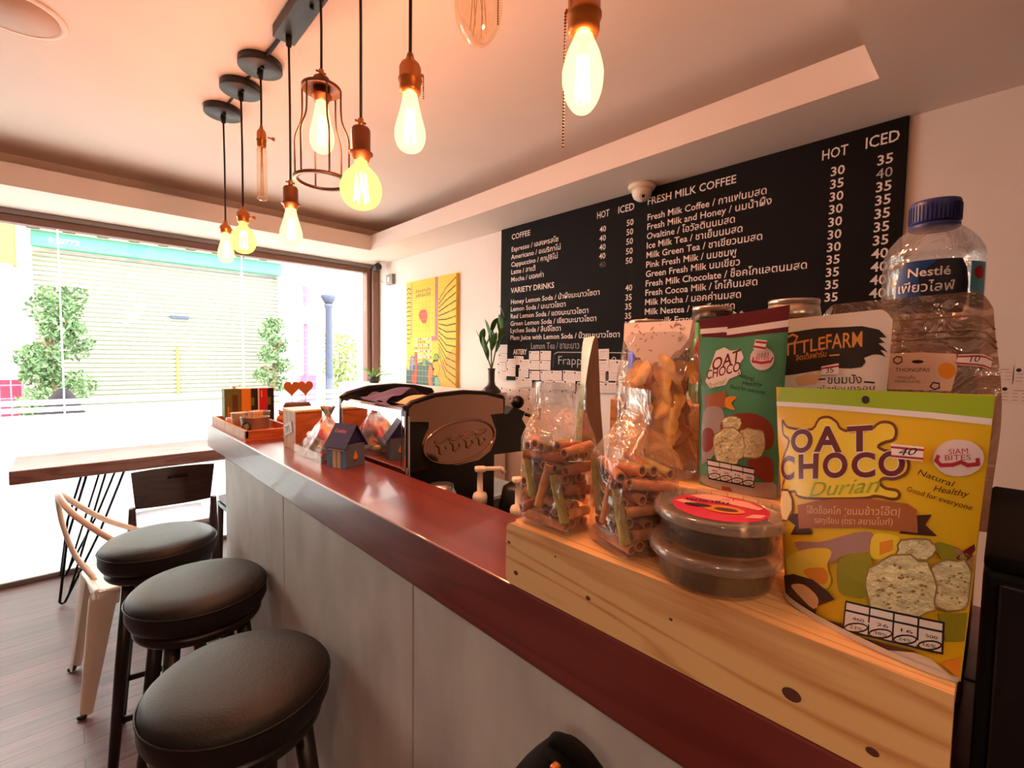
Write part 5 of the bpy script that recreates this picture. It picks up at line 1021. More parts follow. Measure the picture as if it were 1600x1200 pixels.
 ('l','biscuit_speck',[(0.89,0.317),(0.886,0.271),(0.895,0.237),(0.861,0.218),(0.836,0.195),(0.799,0.169),(0.722,0.16),(0.676,0.151),(0.637,0.149),(0.615,0.165),(0.606,0.194),(0.591,0.236),(0.593,0.285),(0.598,0.318),(0.635,0.338),(0.66,0.362),(0.697,0.389),(0.775,0.411),(0.808,0.394),(0.845,0.4),(0.858,0.377),(0.873,0.356),(0.89,0.317)],0.007),
 ('p','biscuit_speck',[(0.806,0.33),(0.806,0.329),(0.804,0.327),(0.802,0.325),(0.8,0.323),(0.797,0.321),(0.794,0.32),(0.791,0.318),(0.789,0.318),(0.788,0.318),(0.789,0.319),(0.79,0.321),(0.792,0.323),(0.794,0.325),(0.797,0.327),(0.8,0.328),(0.803,0.33),(0.805,0.33)]),
 ('p','biscuit_speck',[(0.681,0.297),(0.681,0.296),(0.679,0.295),(0.677,0.294),(0.675,0.293),(0.672,0.292),(0.669,0.292),(0.667,0.293),(0.666,0.294),(0.665,0.295),(0.666,0.296),(0.667,0.297),(0.669,0.298),(0.672,0.299),(0.675,0.3),(0.677,0.3),(0.679,0.299),(0.681,0.298)]),
 ('p','biscuit_speck',[(0.664,0.226),(0.663,0.224),(0.661,0.223),(0.659,0.221),(0.656,0.22),(0.652,0.22),(0.65,0.22),(0.647,0.22),(0.646,0.221),(0.645,0.223),(0.646,0.224),(0.648,0.226),(0.651,0.227),(0.654,0.228),(0.657,0.229),(0.66,0.229),(0.662,0.228),(0.663,0.227)]),
 ('p','biscuit_speck',[(0.855,0.311),(0.855,0.309),(0.853,0.308),(0.851,0.307),(0.849,0.306),(0.847,0.306),(0.845,0.307),(0.843,0.308),(0.842,0.31),(0.842,0.312),(0.843,0.313),(0.845,0.315),(0.847,0.316),(0.849,0.316),(0.851,0.316),(0.853,0.315),(0.854,0.314),(0.855,0.313)]),
 ('p','biscuit_speck',[(0.85,0.28),(0.85,0.279),(0.848,0.277),(0.845,0.276),(0.842,0.275),(0.839,0.275),(0.836,0.276),(0.834,0.276),(0.832,0.278),(0.832,0.279),(0.833,0.281),(0.834,0.282),(0.837,0.283),(0.84,0.284),(0.843,0.284),(0.846,0.284),(0.849,0.283),(0.85,0.282)]),
 ('p','biscuit_speck',[(0.719,0.283),(0.719,0.281),(0.718,0.279),(0.715,0.277),(0.712,0.275),(0.708,0.273),(0.704,0.271),(0.701,0.27),(0.699,0.27),(0.697,0.271),(0.698,0.272),(0.699,0.274),(0.702,0.277),(0.705,0.279),(0.709,0.281),(0.713,0.282),(0.716,0.283),(0.718,0.283)]),
 ('p','biscuit_speck',[(0.722,0.358),(0.722,0.357),(0.721,0.355),(0.719,0.354),(0.717,0.353),(0.715,0.353),(0.713,0.353),(0.711,0.354),(0.71,0.355),(0.71,0.356),(0.71,0.358),(0.711,0.359),(0.713,0.361),(0.715,0.362),(0.717,0.362),(0.719,0.362),(0.721,0.361),(0.722,0.36)]),
 ('p','biscuit_speck',[(0.724,0.358),(0.724,0.356),(0.723,0.355),(0.721,0.354),(0.719,0.353),(0.717,0.352),(0.714,0.352),(0.712,0.352),(0.711,0.352),(0.71,0.353),(0.71,0.354),(0.711,0.355),(0.713,0.357),(0.715,0.358),(0.718,0.358),(0.72,0.359),(0.722,0.359),(0.723,0.358)]),
 ('p','biscuit_speck',[(0.746,0.354),(0.746,0.352),(0.745,0.35),(0.743,0.349),(0.741,0.347),(0.739,0.347),(0.736,0.347),(0.734,0.347),(0.733,0.348),(0.732,0.35),(0.732,0.352),(0.733,0.354),(0.735,0.356),(0.737,0.357),(0.739,0.358),(0.742,0.358),(0.744,0.357),(0.746,0.356)]),
 ('p','biscuit_speck',[(0.687,0.207),(0.687,0.206),(0.685,0.205),(0.684,0.204),(0.682,0.203),(0.68,0.203),(0.679,0.204),(0.677,0.204),(0.677,0.205),(0.677,0.207),(0.677,0.208),(0.679,0.209),(0.68,0.21),(0.682,0.211),(0.684,0.211),(0.686,0.211),(0.687,0.21),(0.687,0.209)]),
 ('p','biscuit_speck',[(0.756,0.329),(0.756,0.328),(0.755,0.326),(0.754,0.325),(0.752,0.324),(0.75,0.323),(0.748,0.323),(0.747,0.323),(0.745,0.324),(0.745,0.325),(0.745,0.326),(0.745,0.327),(0.746,0.329),(0.748,0.33),(0.75,0.331),(0.752,0.331),(0.754,0.331),(0.755,0.33)]),
 ('p','biscuit_speck',[(0.747,0.317),(0.747,0.315),(0.746,0.313),(0.744,0.312),(0.742,0.311),(0.739,0.311),(0.737,0.311),(0.735,0.312),(0.734,0.313),(0.734,0.315),(0.734,0.316),(0.735,0.318),(0.737,0.32),(0.74,0.32),(0.742,0.321),(0.744,0.321),(0.746,0.32),(0.747,0.318)]),
 ('p','biscuit_speck',[(0.835,0.358),(0.835,0.357),(0.833,0.356),(0.831,0.355),(0.827,0.354),(0.824,0.354),(0.821,0.354),(0.818,0.354),(0.817,0.354),(0.816,0.355),(0.817,0.356),(0.818,0.357),(0.821,0.358),(0.824,0.359),(0.827,0.359),(0.831,0.36),(0.833,0.359),(0.835,0.359)]),
 ('p','biscuit_speck',[(0.685,0.253),(0.685,0.251),(0.683,0.249),(0.68,0.247),(0.676,0.246),(0.672,0.246),(0.669,0.246),(0.666,0.247),(0.665,0.248),(0.664,0.25),(0.665,0.252),(0.667,0.254),(0.67,0.255),(0.674,0.256),(0.677,0.256),(0.681,0.256),(0.683,0.255),(0.685,0.254)]),
 ('p','biscuit_speck',[(0.821,0.241),(0.82,0.24),(0.819,0.24),(0.818,0.239),(0.816,0.239),(0.815,0.239),(0.813,0.24),(0.812,0.241),(0.812,0.242),(0.812,0.243),(0.813,0.243),(0.814,0.244),(0.815,0.245),(0.817,0.245),(0.818,0.245),(0.819,0.244),(0.82,0.243),(0.821,0.242)]),
 ('p','biscuit_speck',[(0.724,0.253),(0.723,0.252),(0.722,0.251),(0.719,0.25),(0.716,0.249),(0.712,0.248),(0.709,0.248),(0.707,0.248),(0.705,0.249),(0.705,0.25),(0.705,0.251),(0.707,0.252),(0.71,0.253),(0.713,0.254),(0.716,0.254),(0.719,0.254),(0.722,0.254),(0.723,0.254)]),
 ('p','biscuit_speck',[(0.763,0.266),(0.762,0.265),(0.76,0.263),(0.757,0.262),(0.754,0.261),(0.75,0.26),(0.746,0.259),(0.743,0.259),(0.741,0.259),(0.74,0.26),(0.741,0.261),(0.743,0.262),(0.746,0.263),(0.749,0.265),(0.753,0.266),(0.757,0.266),(0.76,0.267),(0.762,0.266)]),
 ('p','biscuit_speck',[(0.713,0.208),(0.712,0.206),(0.71,0.204),(0.707,0.203),(0.703,0.201),(0.699,0.201),(0.696,0.2),(0.693,0.201),(0.691,0.201),(0.69,0.203),(0.691,0.204),(0.693,0.206),(0.696,0.208),(0.7,0.209),(0.704,0.21),(0.707,0.21),(0.71,0.21),(0.712,0.209)]),
 ('p','biscuit_speck',[(0.83,0.255),(0.83,0.254),(0.83,0.252),(0.83,0.251),(0.828,0.249),(0.827,0.248),(0.825,0.247),(0.823,0.247),(0.822,0.247),(0.821,0.248),(0.82,0.249),(0.821,0.25),(0.821,0.252),(0.823,0.253),(0.824,0.255),(0.826,0.256),(0.828,0.256),(0.829,0.256)]),
 ('p','biscuit_speck',[(0.72,0.196),(0.72,0.195),(0.718,0.193),(0.716,0.191),(0.713,0.19),(0.71,0.188),(0.707,0.188),(0.705,0.187),(0.703,0.188),(0.702,0.189),(0.702,0.191),(0.704,0.192),(0.706,0.194),(0.709,0.196),(0.712,0.197),(0.715,0.198),(0.717,0.198),(0.719,0.197)]),
 ('p','biscuit_speck',[(0.778,0.329),(0.779,0.328),(0.778,0.326),(0.777,0.325),(0.776,0.324),(0.774,0.323),(0.772,0.323),(0.771,0.323),(0.769,0.324),(0.769,0.325),(0.768,0.326),(0.769,0.327),(0.77,0.329),(0.771,0.33),(0.773,0.331),(0.775,0.331),(0.776,0.331),(0.778,0.33)]),
 ('p','biscuit_speck',[(0.762,0.324),(0.762,0.322),(0.761,0.32),(0.76,0.318),(0.757,0.316),(0.754,0.314),(0.751,0.312),(0.748,0.311),(0.746,0.311),(0.745,0.312),(0.744,0.313),(0.745,0.315),(0.747,0.317),(0.749,0.32),(0.752,0.322),(0.755,0.324),(0.758,0.324),(0.76,0.325)]),
 ('p','biscuit_speck',[(0.667,0.282),(0.666,0.281),(0.663,0.279),(0.66,0.278),(0.656,0.277),(0.652,0.277),(0.648,0.277),(0.645,0.278),(0.643,0.279),(0.642,0.281),(0.644,0.283),(0.646,0.284),(0.649,0.286),(0.654,0.287),(0.658,0.287),(0.662,0.286),(0.665,0.286),(0.666,0.284)]),
 ('p','biscuit_speck',[(0.736,0.276),(0.736,0.275),(0.734,0.274),(0.731,0.273),(0.728,0.271),(0.724,0.271),(0.72,0.27),(0.718,0.27),(0.716,0.27),(0.715,0.271),(0.716,0.272),(0.717,0.273),(0.72,0.274),(0.724,0.275),(0.727,0.276),(0.731,0.276),(0.734,0.277),(0.735,0.276)]),
 ('p','biscuit_speck',[(0.717,0.283),(0.717,0.282),(0.716,0.281),(0.715,0.279),(0.714,0.278),(0.712,0.278),(0.71,0.278),(0.709,0.278),(0.708,0.279),(0.707,0.281),(0.707,0.282),(0.708,0.284),(0.709,0.285),(0.711,0.286),(0.713,0.286),(0.714,0.286),(0.716,0.286),(0.717,0.285)]),
 ('p','biscuit_speck',[(0.752,0.268),(0.752,0.267),(0.751,0.265),(0.75,0.263),(0.747,0.261),(0.745,0.259),(0.742,0.257),(0.74,0.256),(0.738,0.256),(0.737,0.256),(0.737,0.257),(0.737,0.259),(0.739,0.261),(0.741,0.263),(0.744,0.265),(0.747,0.267),(0.749,0.268),(0.751,0.268)]),
 ('p','biscuit_speck',[(0.749,0.231),(0.749,0.23),(0.747,0.229),(0.746,0.228),(0.744,0.228),(0.742,0.228),(0.74,0.228),(0.739,0.229),(0.738,0.229),(0.738,0.23),(0.738,0.231),(0.74,0.232),(0.741,0.232),(0.743,0.233),(0.745,0.233),(0.747,0.233),(0.748,0.232),(0.749,0.231)]),
 ('p','biscuit_speck',[(0.713,0.242),(0.712,0.241),(0.71,0.24),(0.708,0.239),(0.705,0.239),(0.702,0.239),(0.699,0.239),(0.697,0.24),(0.696,0.241),(0.696,0.242),(0.697,0.243),(0.699,0.244),(0.701,0.245),(0.704,0.245),(0.707,0.245),(0.709,0.245),(0.711,0.244),(0.713,0.243)]),
 ('p','biscuit_speck',[(0.667,0.253),(0.667,0.252),(0.665,0.25),(0.662,0.247),(0.658,0.245),(0.654,0.243),(0.65,0.241),(0.646,0.24),(0.644,0.24),(0.642,0.24),(0.643,0.242),(0.645,0.244),(0.648,0.246),(0.651,0.249),(0.656,0.251),(0.66,0.252),(0.663,0.253),(0.666,0.254)]),
 ('p','biscuit_speck',[(0.844,0.312),(0.843,0.31),(0.841,0.308),(0.838,0.307),(0.834,0.306),(0.831,0.306),(0.827,0.306),(0.825,0.307),(0.823,0.309),(0.823,0.31),(0.823,0.312),(0.825,0.314),(0.828,0.315),(0.832,0.316),(0.835,0.316),(0.839,0.316),(0.841,0.315),(0.843,0.314)]),
 ('p','biscuit_speck',[(0.842,0.297),(0.842,0.296),(0.842,0.295),(0.84,0.294),(0.839,0.293),(0.837,0.292),(0.835,0.292),(0.833,0.292),(0.832,0.292),(0.831,0.293),(0.832,0.294),(0.832,0.295),(0.834,0.296),(0.835,0.297),(0.837,0.298),(0.839,0.298),(0.841,0.298),(0.842,0.298)]),
 ('p','biscuit_speck',[(0.798,0.222),(0.798,0.221),(0.796,0.22),(0.793,0.218),(0.79,0.216),(0.786,0.214),(0.783,0.212),(0.78,0.211),(0.778,0.211),(0.777,0.211),(0.777,0.212),(0.779,0.214),(0.782,0.216),(0.785,0.218),(0.789,0.22),(0.792,0.221),(0.795,0.222),(0.797,0.223)]),
 ('p','biscuit_speck',[(0.76,0.251),(0.76,0.25),(0.758,0.249),(0.755,0.247),(0.752,0.245),(0.748,0.243),(0.744,0.242),(0.741,0.241),(0.739,0.241),(0.738,0.242),(0.738,0.243),(0.74,0.245),(0.743,0.247),(0.746,0.249),(0.75,0.25),(0.754,0.252),(0.757,0.252),(0.759,0.252)]),
 ('p','biscuit_speck',[(0.814,0.283),(0.813,0.281),(0.811,0.279),(0.809,0.278),(0.805,0.277),(0.802,0.276),(0.798,0.276),(0.796,0.277),(0.794,0.279),(0.794,0.28),(0.794,0.282),(0.796,0.284),(0.799,0.286),(0.802,0.287),(0.806,0.287),(0.809,0.287),(0.812,0.286),(0.814,0.285)]),
 ('p','label_white',[(0.483,0.148),(0.928,0.2),(0.934,0.089),(0.463,0.022)]),
 ('l','ink',[(0.483,0.148),(0.653,0.172),(0.798,0.19),(0.928,0.2)],0.008),
 ('l','ink',[(0.478,0.111),(0.651,0.137),(0.799,0.156),(0.93,0.167)],0.008),
 ('l','ink',[(0.463,0.022),(0.645,0.053),(0.798,0.075),(0.934,0.089)],0.008),
 ('l','ink',[(0.483,0.148),(0.463,0.022)],0.008),
 ('l','ink',[(0.614,0.167),(0.604,0.047)],0.008),
 ('l','ink',[(0.73,0.182),(0.727,0.066)],0.008),
 ('l','ink',[(0.834,0.193),(0.836,0.08)],0.008),
 ('l','ink',[(0.928,0.2),(0.934,0.089)],0.008),
 ('l','ink',[(0.602,0.08),(0.596,0.07),(0.579,0.058),(0.553,0.045),(0.523,0.035),(0.496,0.029),(0.478,0.029),(0.471,0.034),(0.479,0.045),(0.498,0.058),(0.526,0.071),(0.555,0.081),(0.58,0.086),(0.597,0.085),(0.602,0.08)],0.006),
 ('t','ink','460',(0.519,0.084),(0.584,0.095),(0.001,0.013),{}),
 ('t','ink','23%',(0.501,0.044),(0.574,0.056),(0.001,0.013),{}),
 ('l','ink',[(0.724,0.097),(0.719,0.088),(0.704,0.077),(0.682,0.066),(0.656,0.058),(0.633,0.053),(0.616,0.053),(0.61,0.059),(0.617,0.069),(0.633,0.08),(0.657,0.092),(0.682,0.1),(0.704,0.104),(0.719,0.103),(0.724,0.097)],0.006),
 ('t','ink','26',(0.65,0.105),(0.707,0.113),(-0.001,0.012),{}),
 ('t','ink','38%',(0.636,0.067),(0.7,0.076),(0.001,0.012),{}),
 ('l','ink',[(0.832,0.11),(0.828,0.102),(0.815,0.092),(0.796,0.082),(0.773,0.075),(0.752,0.071),(0.738,0.072),(0.732,0.077),(0.738,0.086),(0.752,0.097),(0.772,0.107),(0.794,0.114),(0.814,0.117),(0.827,0.116),(0.832,0.11)],0.006),
 ('t','ink','16',(0.765,0.12),(0.816,0.126),(-0.001,0.012),{}),
 ('t','ink','24%',(0.755,0.084),(0.812,0.091),(0.0,0.012),{}),
 ('l','ink',[(0.929,0.118),(0.925,0.111),(0.914,0.102),(0.897,0.093),(0.877,0.087),(0.859,0.084),(0.846,0.086),(0.841,0.091),(0.845,0.1),(0.857,0.109),(0.875,0.118),(0.894,0.124),(0.912,0.126),(0.924,0.124),(0.929,0.118)],0.006),
 ('t','ink','500',(0.868,0.131),(0.913,0.135),(-0.001,0.011),{}),
 ('t','ink','16%',(0.861,0.096),(0.911,0.101),(-0.001,0.012),{}),
 ('l','bag_silver',[(0.0,0.03),(0.06,0.02),(0.3,0.014),(0.6,0.012),(0.85,0.008),(0.99,0.004)],0.03),
]
STICKER_YELLOW = [
 ('p','label_white',[(0.648,0.803),(0.784,0.805),(0.787,0.754),(0.658,0.749)]),
 ('l','bag_red',[(0.652,0.79),(0.785,0.794)],0.008),
 ('l','bag_red',[(0.657,0.757),(0.786,0.763)],0.008),
 ('t','ink','40',(0.68,0.762),(0.753,0.773),(-0.003,0.025),{'s':0.3}),
]
ART_GREEN = [
 ('p','bag_maroon',[(-0.014,0.998),(0.362,1.008),(0.671,1.0),(0.995,0.999),(1.014,0.865),(0.687,0.868),(0.387,0.869),(0.146,0.887),(0.043,0.894)]),
 ('l','label_white',[(0.028,0.929),(0.341,0.919)],0.03),
 ('l','label_white',[(0.356,0.904),(0.681,0.906),(1.005,0.908)],0.035),
 ('p','label_white',[(0.175,0.722),(0.227,0.802),(0.325,0.818),(0.398,0.795),(0.519,0.796),(0.558,0.749),(0.505,0.711),(0.54,0.659),(0.407,0.635),(0.368,0.602),(0.173,0.583),(0.104,0.625)]),
 ('t','bag_maroon','OAT',(0.188,0.687),(0.516,0.731),(-0.006,0.066),{'o':0.02,'w':1,'s':0.1}),
 ('t','bag_maroon','CHOCO',(0.12,0.636),(0.524,0.678),(-0.004,0.051),{'o':0.02,'w':1,'s':0.1}),
 ('t','bag_leaf','Original',(0.124,0.576),(0.353,0.609),(-0.002,0.031),{'s':0.4}),
 ('p','bag_pinkwhite',[(0.887,0.733),(0.883,0.712),(0.865,0.695),(0.834,0.682),(0.794,0.675),(0.75,0.676),(0.706,0.685),(0.669,0.7),(0.643,0.72),(0.631,0.742),(0.636,0.764),(0.656,0.782),(0.689,0.795),(0.73,0.8),(0.774,0.798),(0.817,0.789),(0.852,0.774),(0.877,0.754)]),
 ('t','bag_red','SIAM',(0.701,0.75),(0.828,0.751),(-0.003,0.017),{}),
 ('t','bag_red','BITES',(0.699,0.731),(0.835,0.732),(-0.003,0.018),{}),
 ('l','bag_red',[(0.669,0.745),(0.659,0.726),(0.761,0.714),(0.856,0.719),(0.872,0.737)],0.014),
 ('t','ink','Natural',(0.501,0.649),(0.682,0.618),(-0.004,0.026),{'s':0.4}),
 ('t','ink','Healthy',(0.563,0.6),(0.781,0.589),(-0.004,0.023),{'s':0.4}),
 ('t', 'ink', 'Good for everyone', (0.42, 0.584), (0.817, 0.548), (-0.003, 0.021), {'s': 0.4}),
 ('p','bag_ribbon',[(0.096,0.538),(0.382,0.569),(0.389,0.475),(0.108,0.459)]),
 ('p','bag_orange',[(0.393,0.531),(0.432,0.537),(0.483,0.538),(0.514,0.534),(0.504,0.526),(0.474,0.513),(0.455,0.5),(0.47,0.486),(0.496,0.472),(0.505,0.464),(0.474,0.463),(0.425,0.469),(0.388,0.478),(0.377,0.495),(0.378,0.516)]),
 ('p','bag_grey',[(0.087,0.442),(0.156,0.475),(0.243,0.479),(0.311,0.474),(0.347,0.465),(0.368,0.446),(0.377,0.422),(0.369,0.39),(0.348,0.352),(0.327,0.313),(0.313,0.274),(0.298,0.235),(0.269,0.201),(0.215,0.171),(0.144,0.145),(0.088,0.13),(0.067,0.121),(0.067,0.124),(0.072,0.157),(0.068,0.242),(0.064,0.356)]),
 ('p','bag_redbrown',[(0.349,0.394),(0.389,0.414),(0.45,0.43),(0.518,0.441),(0.596,0.447),(0.68,0.448),(0.755,0.442),(0.82,0.428),(0.877,0.407),(0.918,0.382),(0.939,0.35),(0.945,0.313),(0.938,0.285),(0.922,0.267),(0.892,0.257),(0.829,0.257),(0.701,0.269),(0.527,0.291),(0.388,0.316),(0.333,0.341),(0.329,0.37)]),
 ('p','bag_redbrown',[(0.085,0.328),(0.12,0.345),(0.169,0.351),(0.209,0.348),(0.236,0.337),(0.255,0.317),(0.264,0.296),(0.259,0.272),(0.243,0.245),(0.218,0.225),(0.18,0.21),(0.133,0.202),(0.096,0.209),(0.079,0.242),(0.074,0.291)]),
 ('p','bag_redbrown',[(0.684,0.187),(0.736,0.204),(0.817,0.217),(0.881,0.221),(0.917,0.217),(0.94,0.205),(0.954,0.186),(0.966,0.153),(0.97,0.113),(0.955,0.087),(0.904,0.085),(0.832,0.098),(0.769,0.115),(0.721,0.136),(0.686,0.163)]),
 ('p','bag_grey',[(0.079,0.057),(0.204,0.06),(0.365,0.057),(0.523,0.057),(0.687,0.069),(0.846,0.083),(0.955,0.087),(0.994,0.075),(0.999,0.056),(0.999,0.038),(1.015,0.021),(1.026,0.003),(0.998,-0.009),(0.919,-0.01),(0.796,-0.006),(0.667,-0.003),(0.544,-0.002),(0.417,0.0),(0.302,0.002),(0.205,0.005),(0.125,0.009),(0.069,0.015),(0.03,0.027),(0.022,0.043)]),
 ('p','bag_redbrown',[(0.368,0.023),(0.477,0.026),(0.523,-0.007),(0.368,-0.005)]),
 ('p','biscuit',[(0.594,0.391),(0.582,0.375),(0.576,0.365),(0.562,0.358),(0.536,0.354),(0.507,0.349),(0.451,0.348),(0.422,0.352),(0.388,0.35),(0.37,0.358),(0.365,0.369),(0.358,0.384),(0.355,0.4),(0.369,0.41),(0.386,0.417),(0.413,0.42),(0.441,0.427),(0.497,0.427),(0.53,0.426),(0.547,0.419),(0.577,0.417),(0.581,0.406)]),
 ('l','biscuit_speck',[(0.594,0.391),(0.582,0.375),(0.576,0.365),(0.562,0.358),(0.536,0.354),(0.507,0.349),(0.451,0.348),(0.422,0.352),(0.388,0.35),(0.37,0.358),(0.365,0.369),(0.358,0.384),(0.355,0.4),(0.369,0.41),(0.386,0.417),(0.413,0.42),(0.441,0.427),(0.497,0.427),(0.53,0.426),(0.547,0.419),(0.577,0.417),(0.581,0.406),(0.594,0.391)],0.007),
 ('p','biscuit_speck',[(0.538,0.411),(0.538,0.41),(0.537,0.41),(0.535,0.409),(0.533,0.408),(0.53,0.408),(0.527,0.408),(0.525,0.408),(0.524,0.408),(0.523,0.408),(0.523,0.409),(0.524,0.409),(0.526,0.41),(0.528,0.411),(0.531,0.411),(0.533,0.411),(0.535,0.411),(0.537,0.411)]),
 ('p','biscuit_speck',[(0.536,0.388),(0.535,0.387),(0.535,0.387),(0.533,0.387),(0.532,0.386),(0.53,0.386),(0.528,0.386),(0.526,0.387),(0.525,0.387),(0.525,0.387),(0.525,0.388),(0.526,0.388),(0.528,0.389),(0.529,0.389),(0.531,0.389),(0.533,0.389),(0.534,0.389),(0.535,0.388)]),
 ('p','biscuit_speck',[(0.42,0.393),(0.419,0.392),(0.418,0.392),(0.416,0.392),(0.413,0.391),(0.411,0.392),(0.408,0.392),(0.406,0.392),(0.405,0.393),(0.405,0.393),(0.405,0.394),(0.407,0.394),(0.409,0.394),(0.411,0.395),(0.414,0.394),(0.416,0.394),(0.418,0.394),(0.42,0.393)]),
 ('p','biscuit_speck',[(0.441,0.38),(0.441,0.38),(0.44,0.379),(0.438,0.379),(0.435,0.378),(0.432,0.378),(0.43,0.377),(0.427,0.377),(0.425,0.377),(0.425,0.378),(0.425,0.378),(0.426,0.379),(0.428,0.379),(0.431,0.38),(0.434,0.38),(0.436,0.381),(0.439,0.381),(0.44,0.381)]),
 ('p','biscuit_speck',[(0.556,0.379),(0.556,0.379),(0.556,0.378),(0.556,0.378),(0.555,0.377),(0.553,0.377),(0.552,0.377),(0.551,0.377),(0.55,0.377),(0.55,0.377),(0.549,0.378),(0.55,0.378),(0.55,0.378),(0.551,0.379),(0.552,0.379),(0.554,0.379),(0.555,0.379),(0.556,0.379)]),
 ('p','biscuit_speck',[(0.492,0.368),(0.492,0.368),(0.49,0.368),(0.488,0.368),(0.485,0.368),(0.483,0.369),(0.481,0.369),(0.479,0.37),(0.478,0.371),(0.478,0.371),(0.478,0.371),(0.48,0.371),(0.482,0.371),(0.485,0.371),(0.487,0.37),(0.49,0.37),(0.491,0.369),(0.492,0.368)]),
 ('p','biscuit_speck',[(0.529,0.385),(0.529,0.384),(0.527,0.384),(0.526,0.384),(0.524,0.384),(0.523,0.384),(0.521,0.385),(0.52,0.385),(0.52,0.386),(0.52,0.387),(0.52,0.387),(0.522,0.387),(0.523,0.387),(0.525,0.387),(0.527,0.387),(0.528,0.387),(0.529,0.386),(0.53,0.385)]),
 ('p','biscuit_speck',[(0.457,0.369),(0.456,0.369),(0.456,0.368),(0.454,0.368),(0.453,0.368),(0.451,0.368),(0.449,0.368),(0.448,0.368),(0.447,0.369),(0.447,0.369),(0.448,0.37),(0.449,0.37),(0.45,0.371),(0.452,0.371),(0.453,0.371),(0.455,0.371),(0.456,0.37),(0.457,0.37)]),
 ('p','biscuit',[(0.863,0.289),(0.862,0.257),(0.847,0.24),(0.835,0.223),(0.805,0.213),(0.765,0.207),(0.695,0.208),(0.65,0.206),(0.617,0.213),(0.595,0.227),(0.571,0.243),(0.553,0.277),(0.565,0.311),(0.574,0.333),(0.588,0.352),(0.628,0.358),(0.67,0.369),(0.745,0.361),(0.787,0.361),(0.824,0.357),(0.844,0.341),(0.855,0.32)]),
 ('l','biscuit_speck',[(0.863,0.289),(0.862,0.257),(0.847,0.24),(0.835,0.223),(0.805,0.213),(0.765,0.207),(0.695,0.208),(0.65,0.206),(0.617,0.213),(0.595,0.227),(0.571,0.243),(0.553,0.277),(0.565,0.311),(0.574,0.333),(0.588,0.352),(0.628,0.358),(0.67,0.369),(0.745,0.361),(0.787,0.361),(0.824,0.357),(0.844,0.341),(0.855,0.32),(0.863,0.289)],0.007),
 ('p','biscuit_speck',[(0.731,0.293),(0.73,0.292),(0.729,0.291),(0.727,0.29),(0.724,0.29),(0.721,0.289),(0.718,0.29),(0.715,0.29),(0.714,0.291),(0.713,0.292),(0.713,0.293),(0.715,0.294),(0.717,0.295),(0.72,0.296),(0.723,0.296),(0.726,0.296),(0.728,0.295),(0.73,0.294)]),
 ('p','biscuit_speck',[(0.741,0.26),(0.741,0.259),(0.74,0.258),(0.738,0.257),(0.736,0.257),(0.733,0.256),(0.73,0.255),(0.727,0.255),(0.725,0.255),(0.724,0.255),(0.724,0.256),(0.725,0.257),(0.727,0.258),(0.729,0.259),(0.732,0.26),(0.735,0.26),(0.738,0.261),(0.74,0.26)]),
 ('p','biscuit_speck',[(0.673,0.336),(0.672,0.335),(0.671,0.335),(0.67,0.334),(0.668,0.334),(0.667,0.334),(0.665,0.335),(0.664,0.335),(0.664,0.336),(0.664,0.337),(0.665,0.338),(0.666,0.339),(0.668,0.339),(0.669,0.339),(0.671,0.339),(0.672,0.339),(0.673,0.338),(0.673,0.337)]),
 ('p','biscuit_speck',[(0.647,0.314),(0.647,0.313),(0.645,0.312),(0.643,0.311),(0.641,0.311),(0.639,0.311),(0.637,0.312),(0.635,0.313),(0.634,0.314),(0.634,0.315),(0.635,0.316),(0.637,0.317),(0.639,0.318),(0.641,0.318),(0.643,0.318),(0.645,0.317),(0.647,0.316),(0.647,0.315)]),
 ('p','biscuit_speck',[(0.685,0.289),(0.685,0.288),(0.684,0.287),(0.682,0.286),(0.68,0.285),(0.678,0.285),(0.675,0.285),(0.673,0.286),(0.672,0.287),(0.671,0.288),(0.671,0.289),(0.672,0.29),(0.674,0.291),(0.676,0.291),(0.678,0.291),(0.681,0.291),(0.683,0.291),(0.684,0.29)]),
 ('p','biscuit_speck',[(0.648,0.261),(0.647,0.26),(0.646,0.259),(0.643,0.259),(0.641,0.258),(0.638,0.258),(0.635,0.259),(0.633,0.259),(0.632,0.26),(0.631,0.261),(0.632,0.262),(0.633,0.263),(0.636,0.264),(0.638,0.264),(0.641,0.264),(0.644,0.264),(0.646,0.263),(0.647,0.262)]),
 ('p','biscuit_speck',[(0.752,0.328),(0.752,0.327),(0.751,0.326),(0.749,0.325),(0.747,0.324),(0.743,0.323),(0.74,0.323),(0.737,0.323),(0.735,0.323),(0.733,0.323),(0.733,0.324),(0.734,0.325),(0.736,0.326),(0.739,0.327),(0.742,0.328),(0.746,0.329),(0.749,0.329),(0.751,0.329)]),
 ('p','biscuit_speck',[(0.722,0.264),(0.721,0.263),(0.719,0.263),(0.716,0.263),(0.713,0.262),(0.709,0.263),(0.706,0.263),(0.703,0.263),(0.702,0.264),(0.701,0.264),(0.702,0.265),(0.704,0.265),(0.706,0.266),(0.71,0.266),(0.713,0.266),(0.717,0.265),(0.719,0.265),(0.721,0.264)]),
 ('p','biscuit_speck',[(0.623,0.297),(0.623,0.296),(0.623,0.294),(0.621,0.293),(0.62,0.293),(0.618,0.293),(0.616,0.293),(0.614,0.293),(0.612,0.294),(0.611,0.295),(0.611,0.297),(0.612,0.298),(0.613,0.299),(0.615,0.299),(0.617,0.3),(0.619,0.299),(0.621,0.299),(0.622,0.298)]),
 ('p','biscuit_speck',[(0.728,0.319),(0.728,0.318),(0.727,0.317),(0.724,0.316),(0.721,0.315),(0.718,0.314),(0.715,0.314),(0.712,0.314),(0.709,0.314),(0.708,0.315),(0.708,0.316),(0.709,0.317),(0.712,0.318),(0.715,0.318),(0.718,0.319),(0.721,0.32),(0.724,0.32),(0.727,0.319)]),
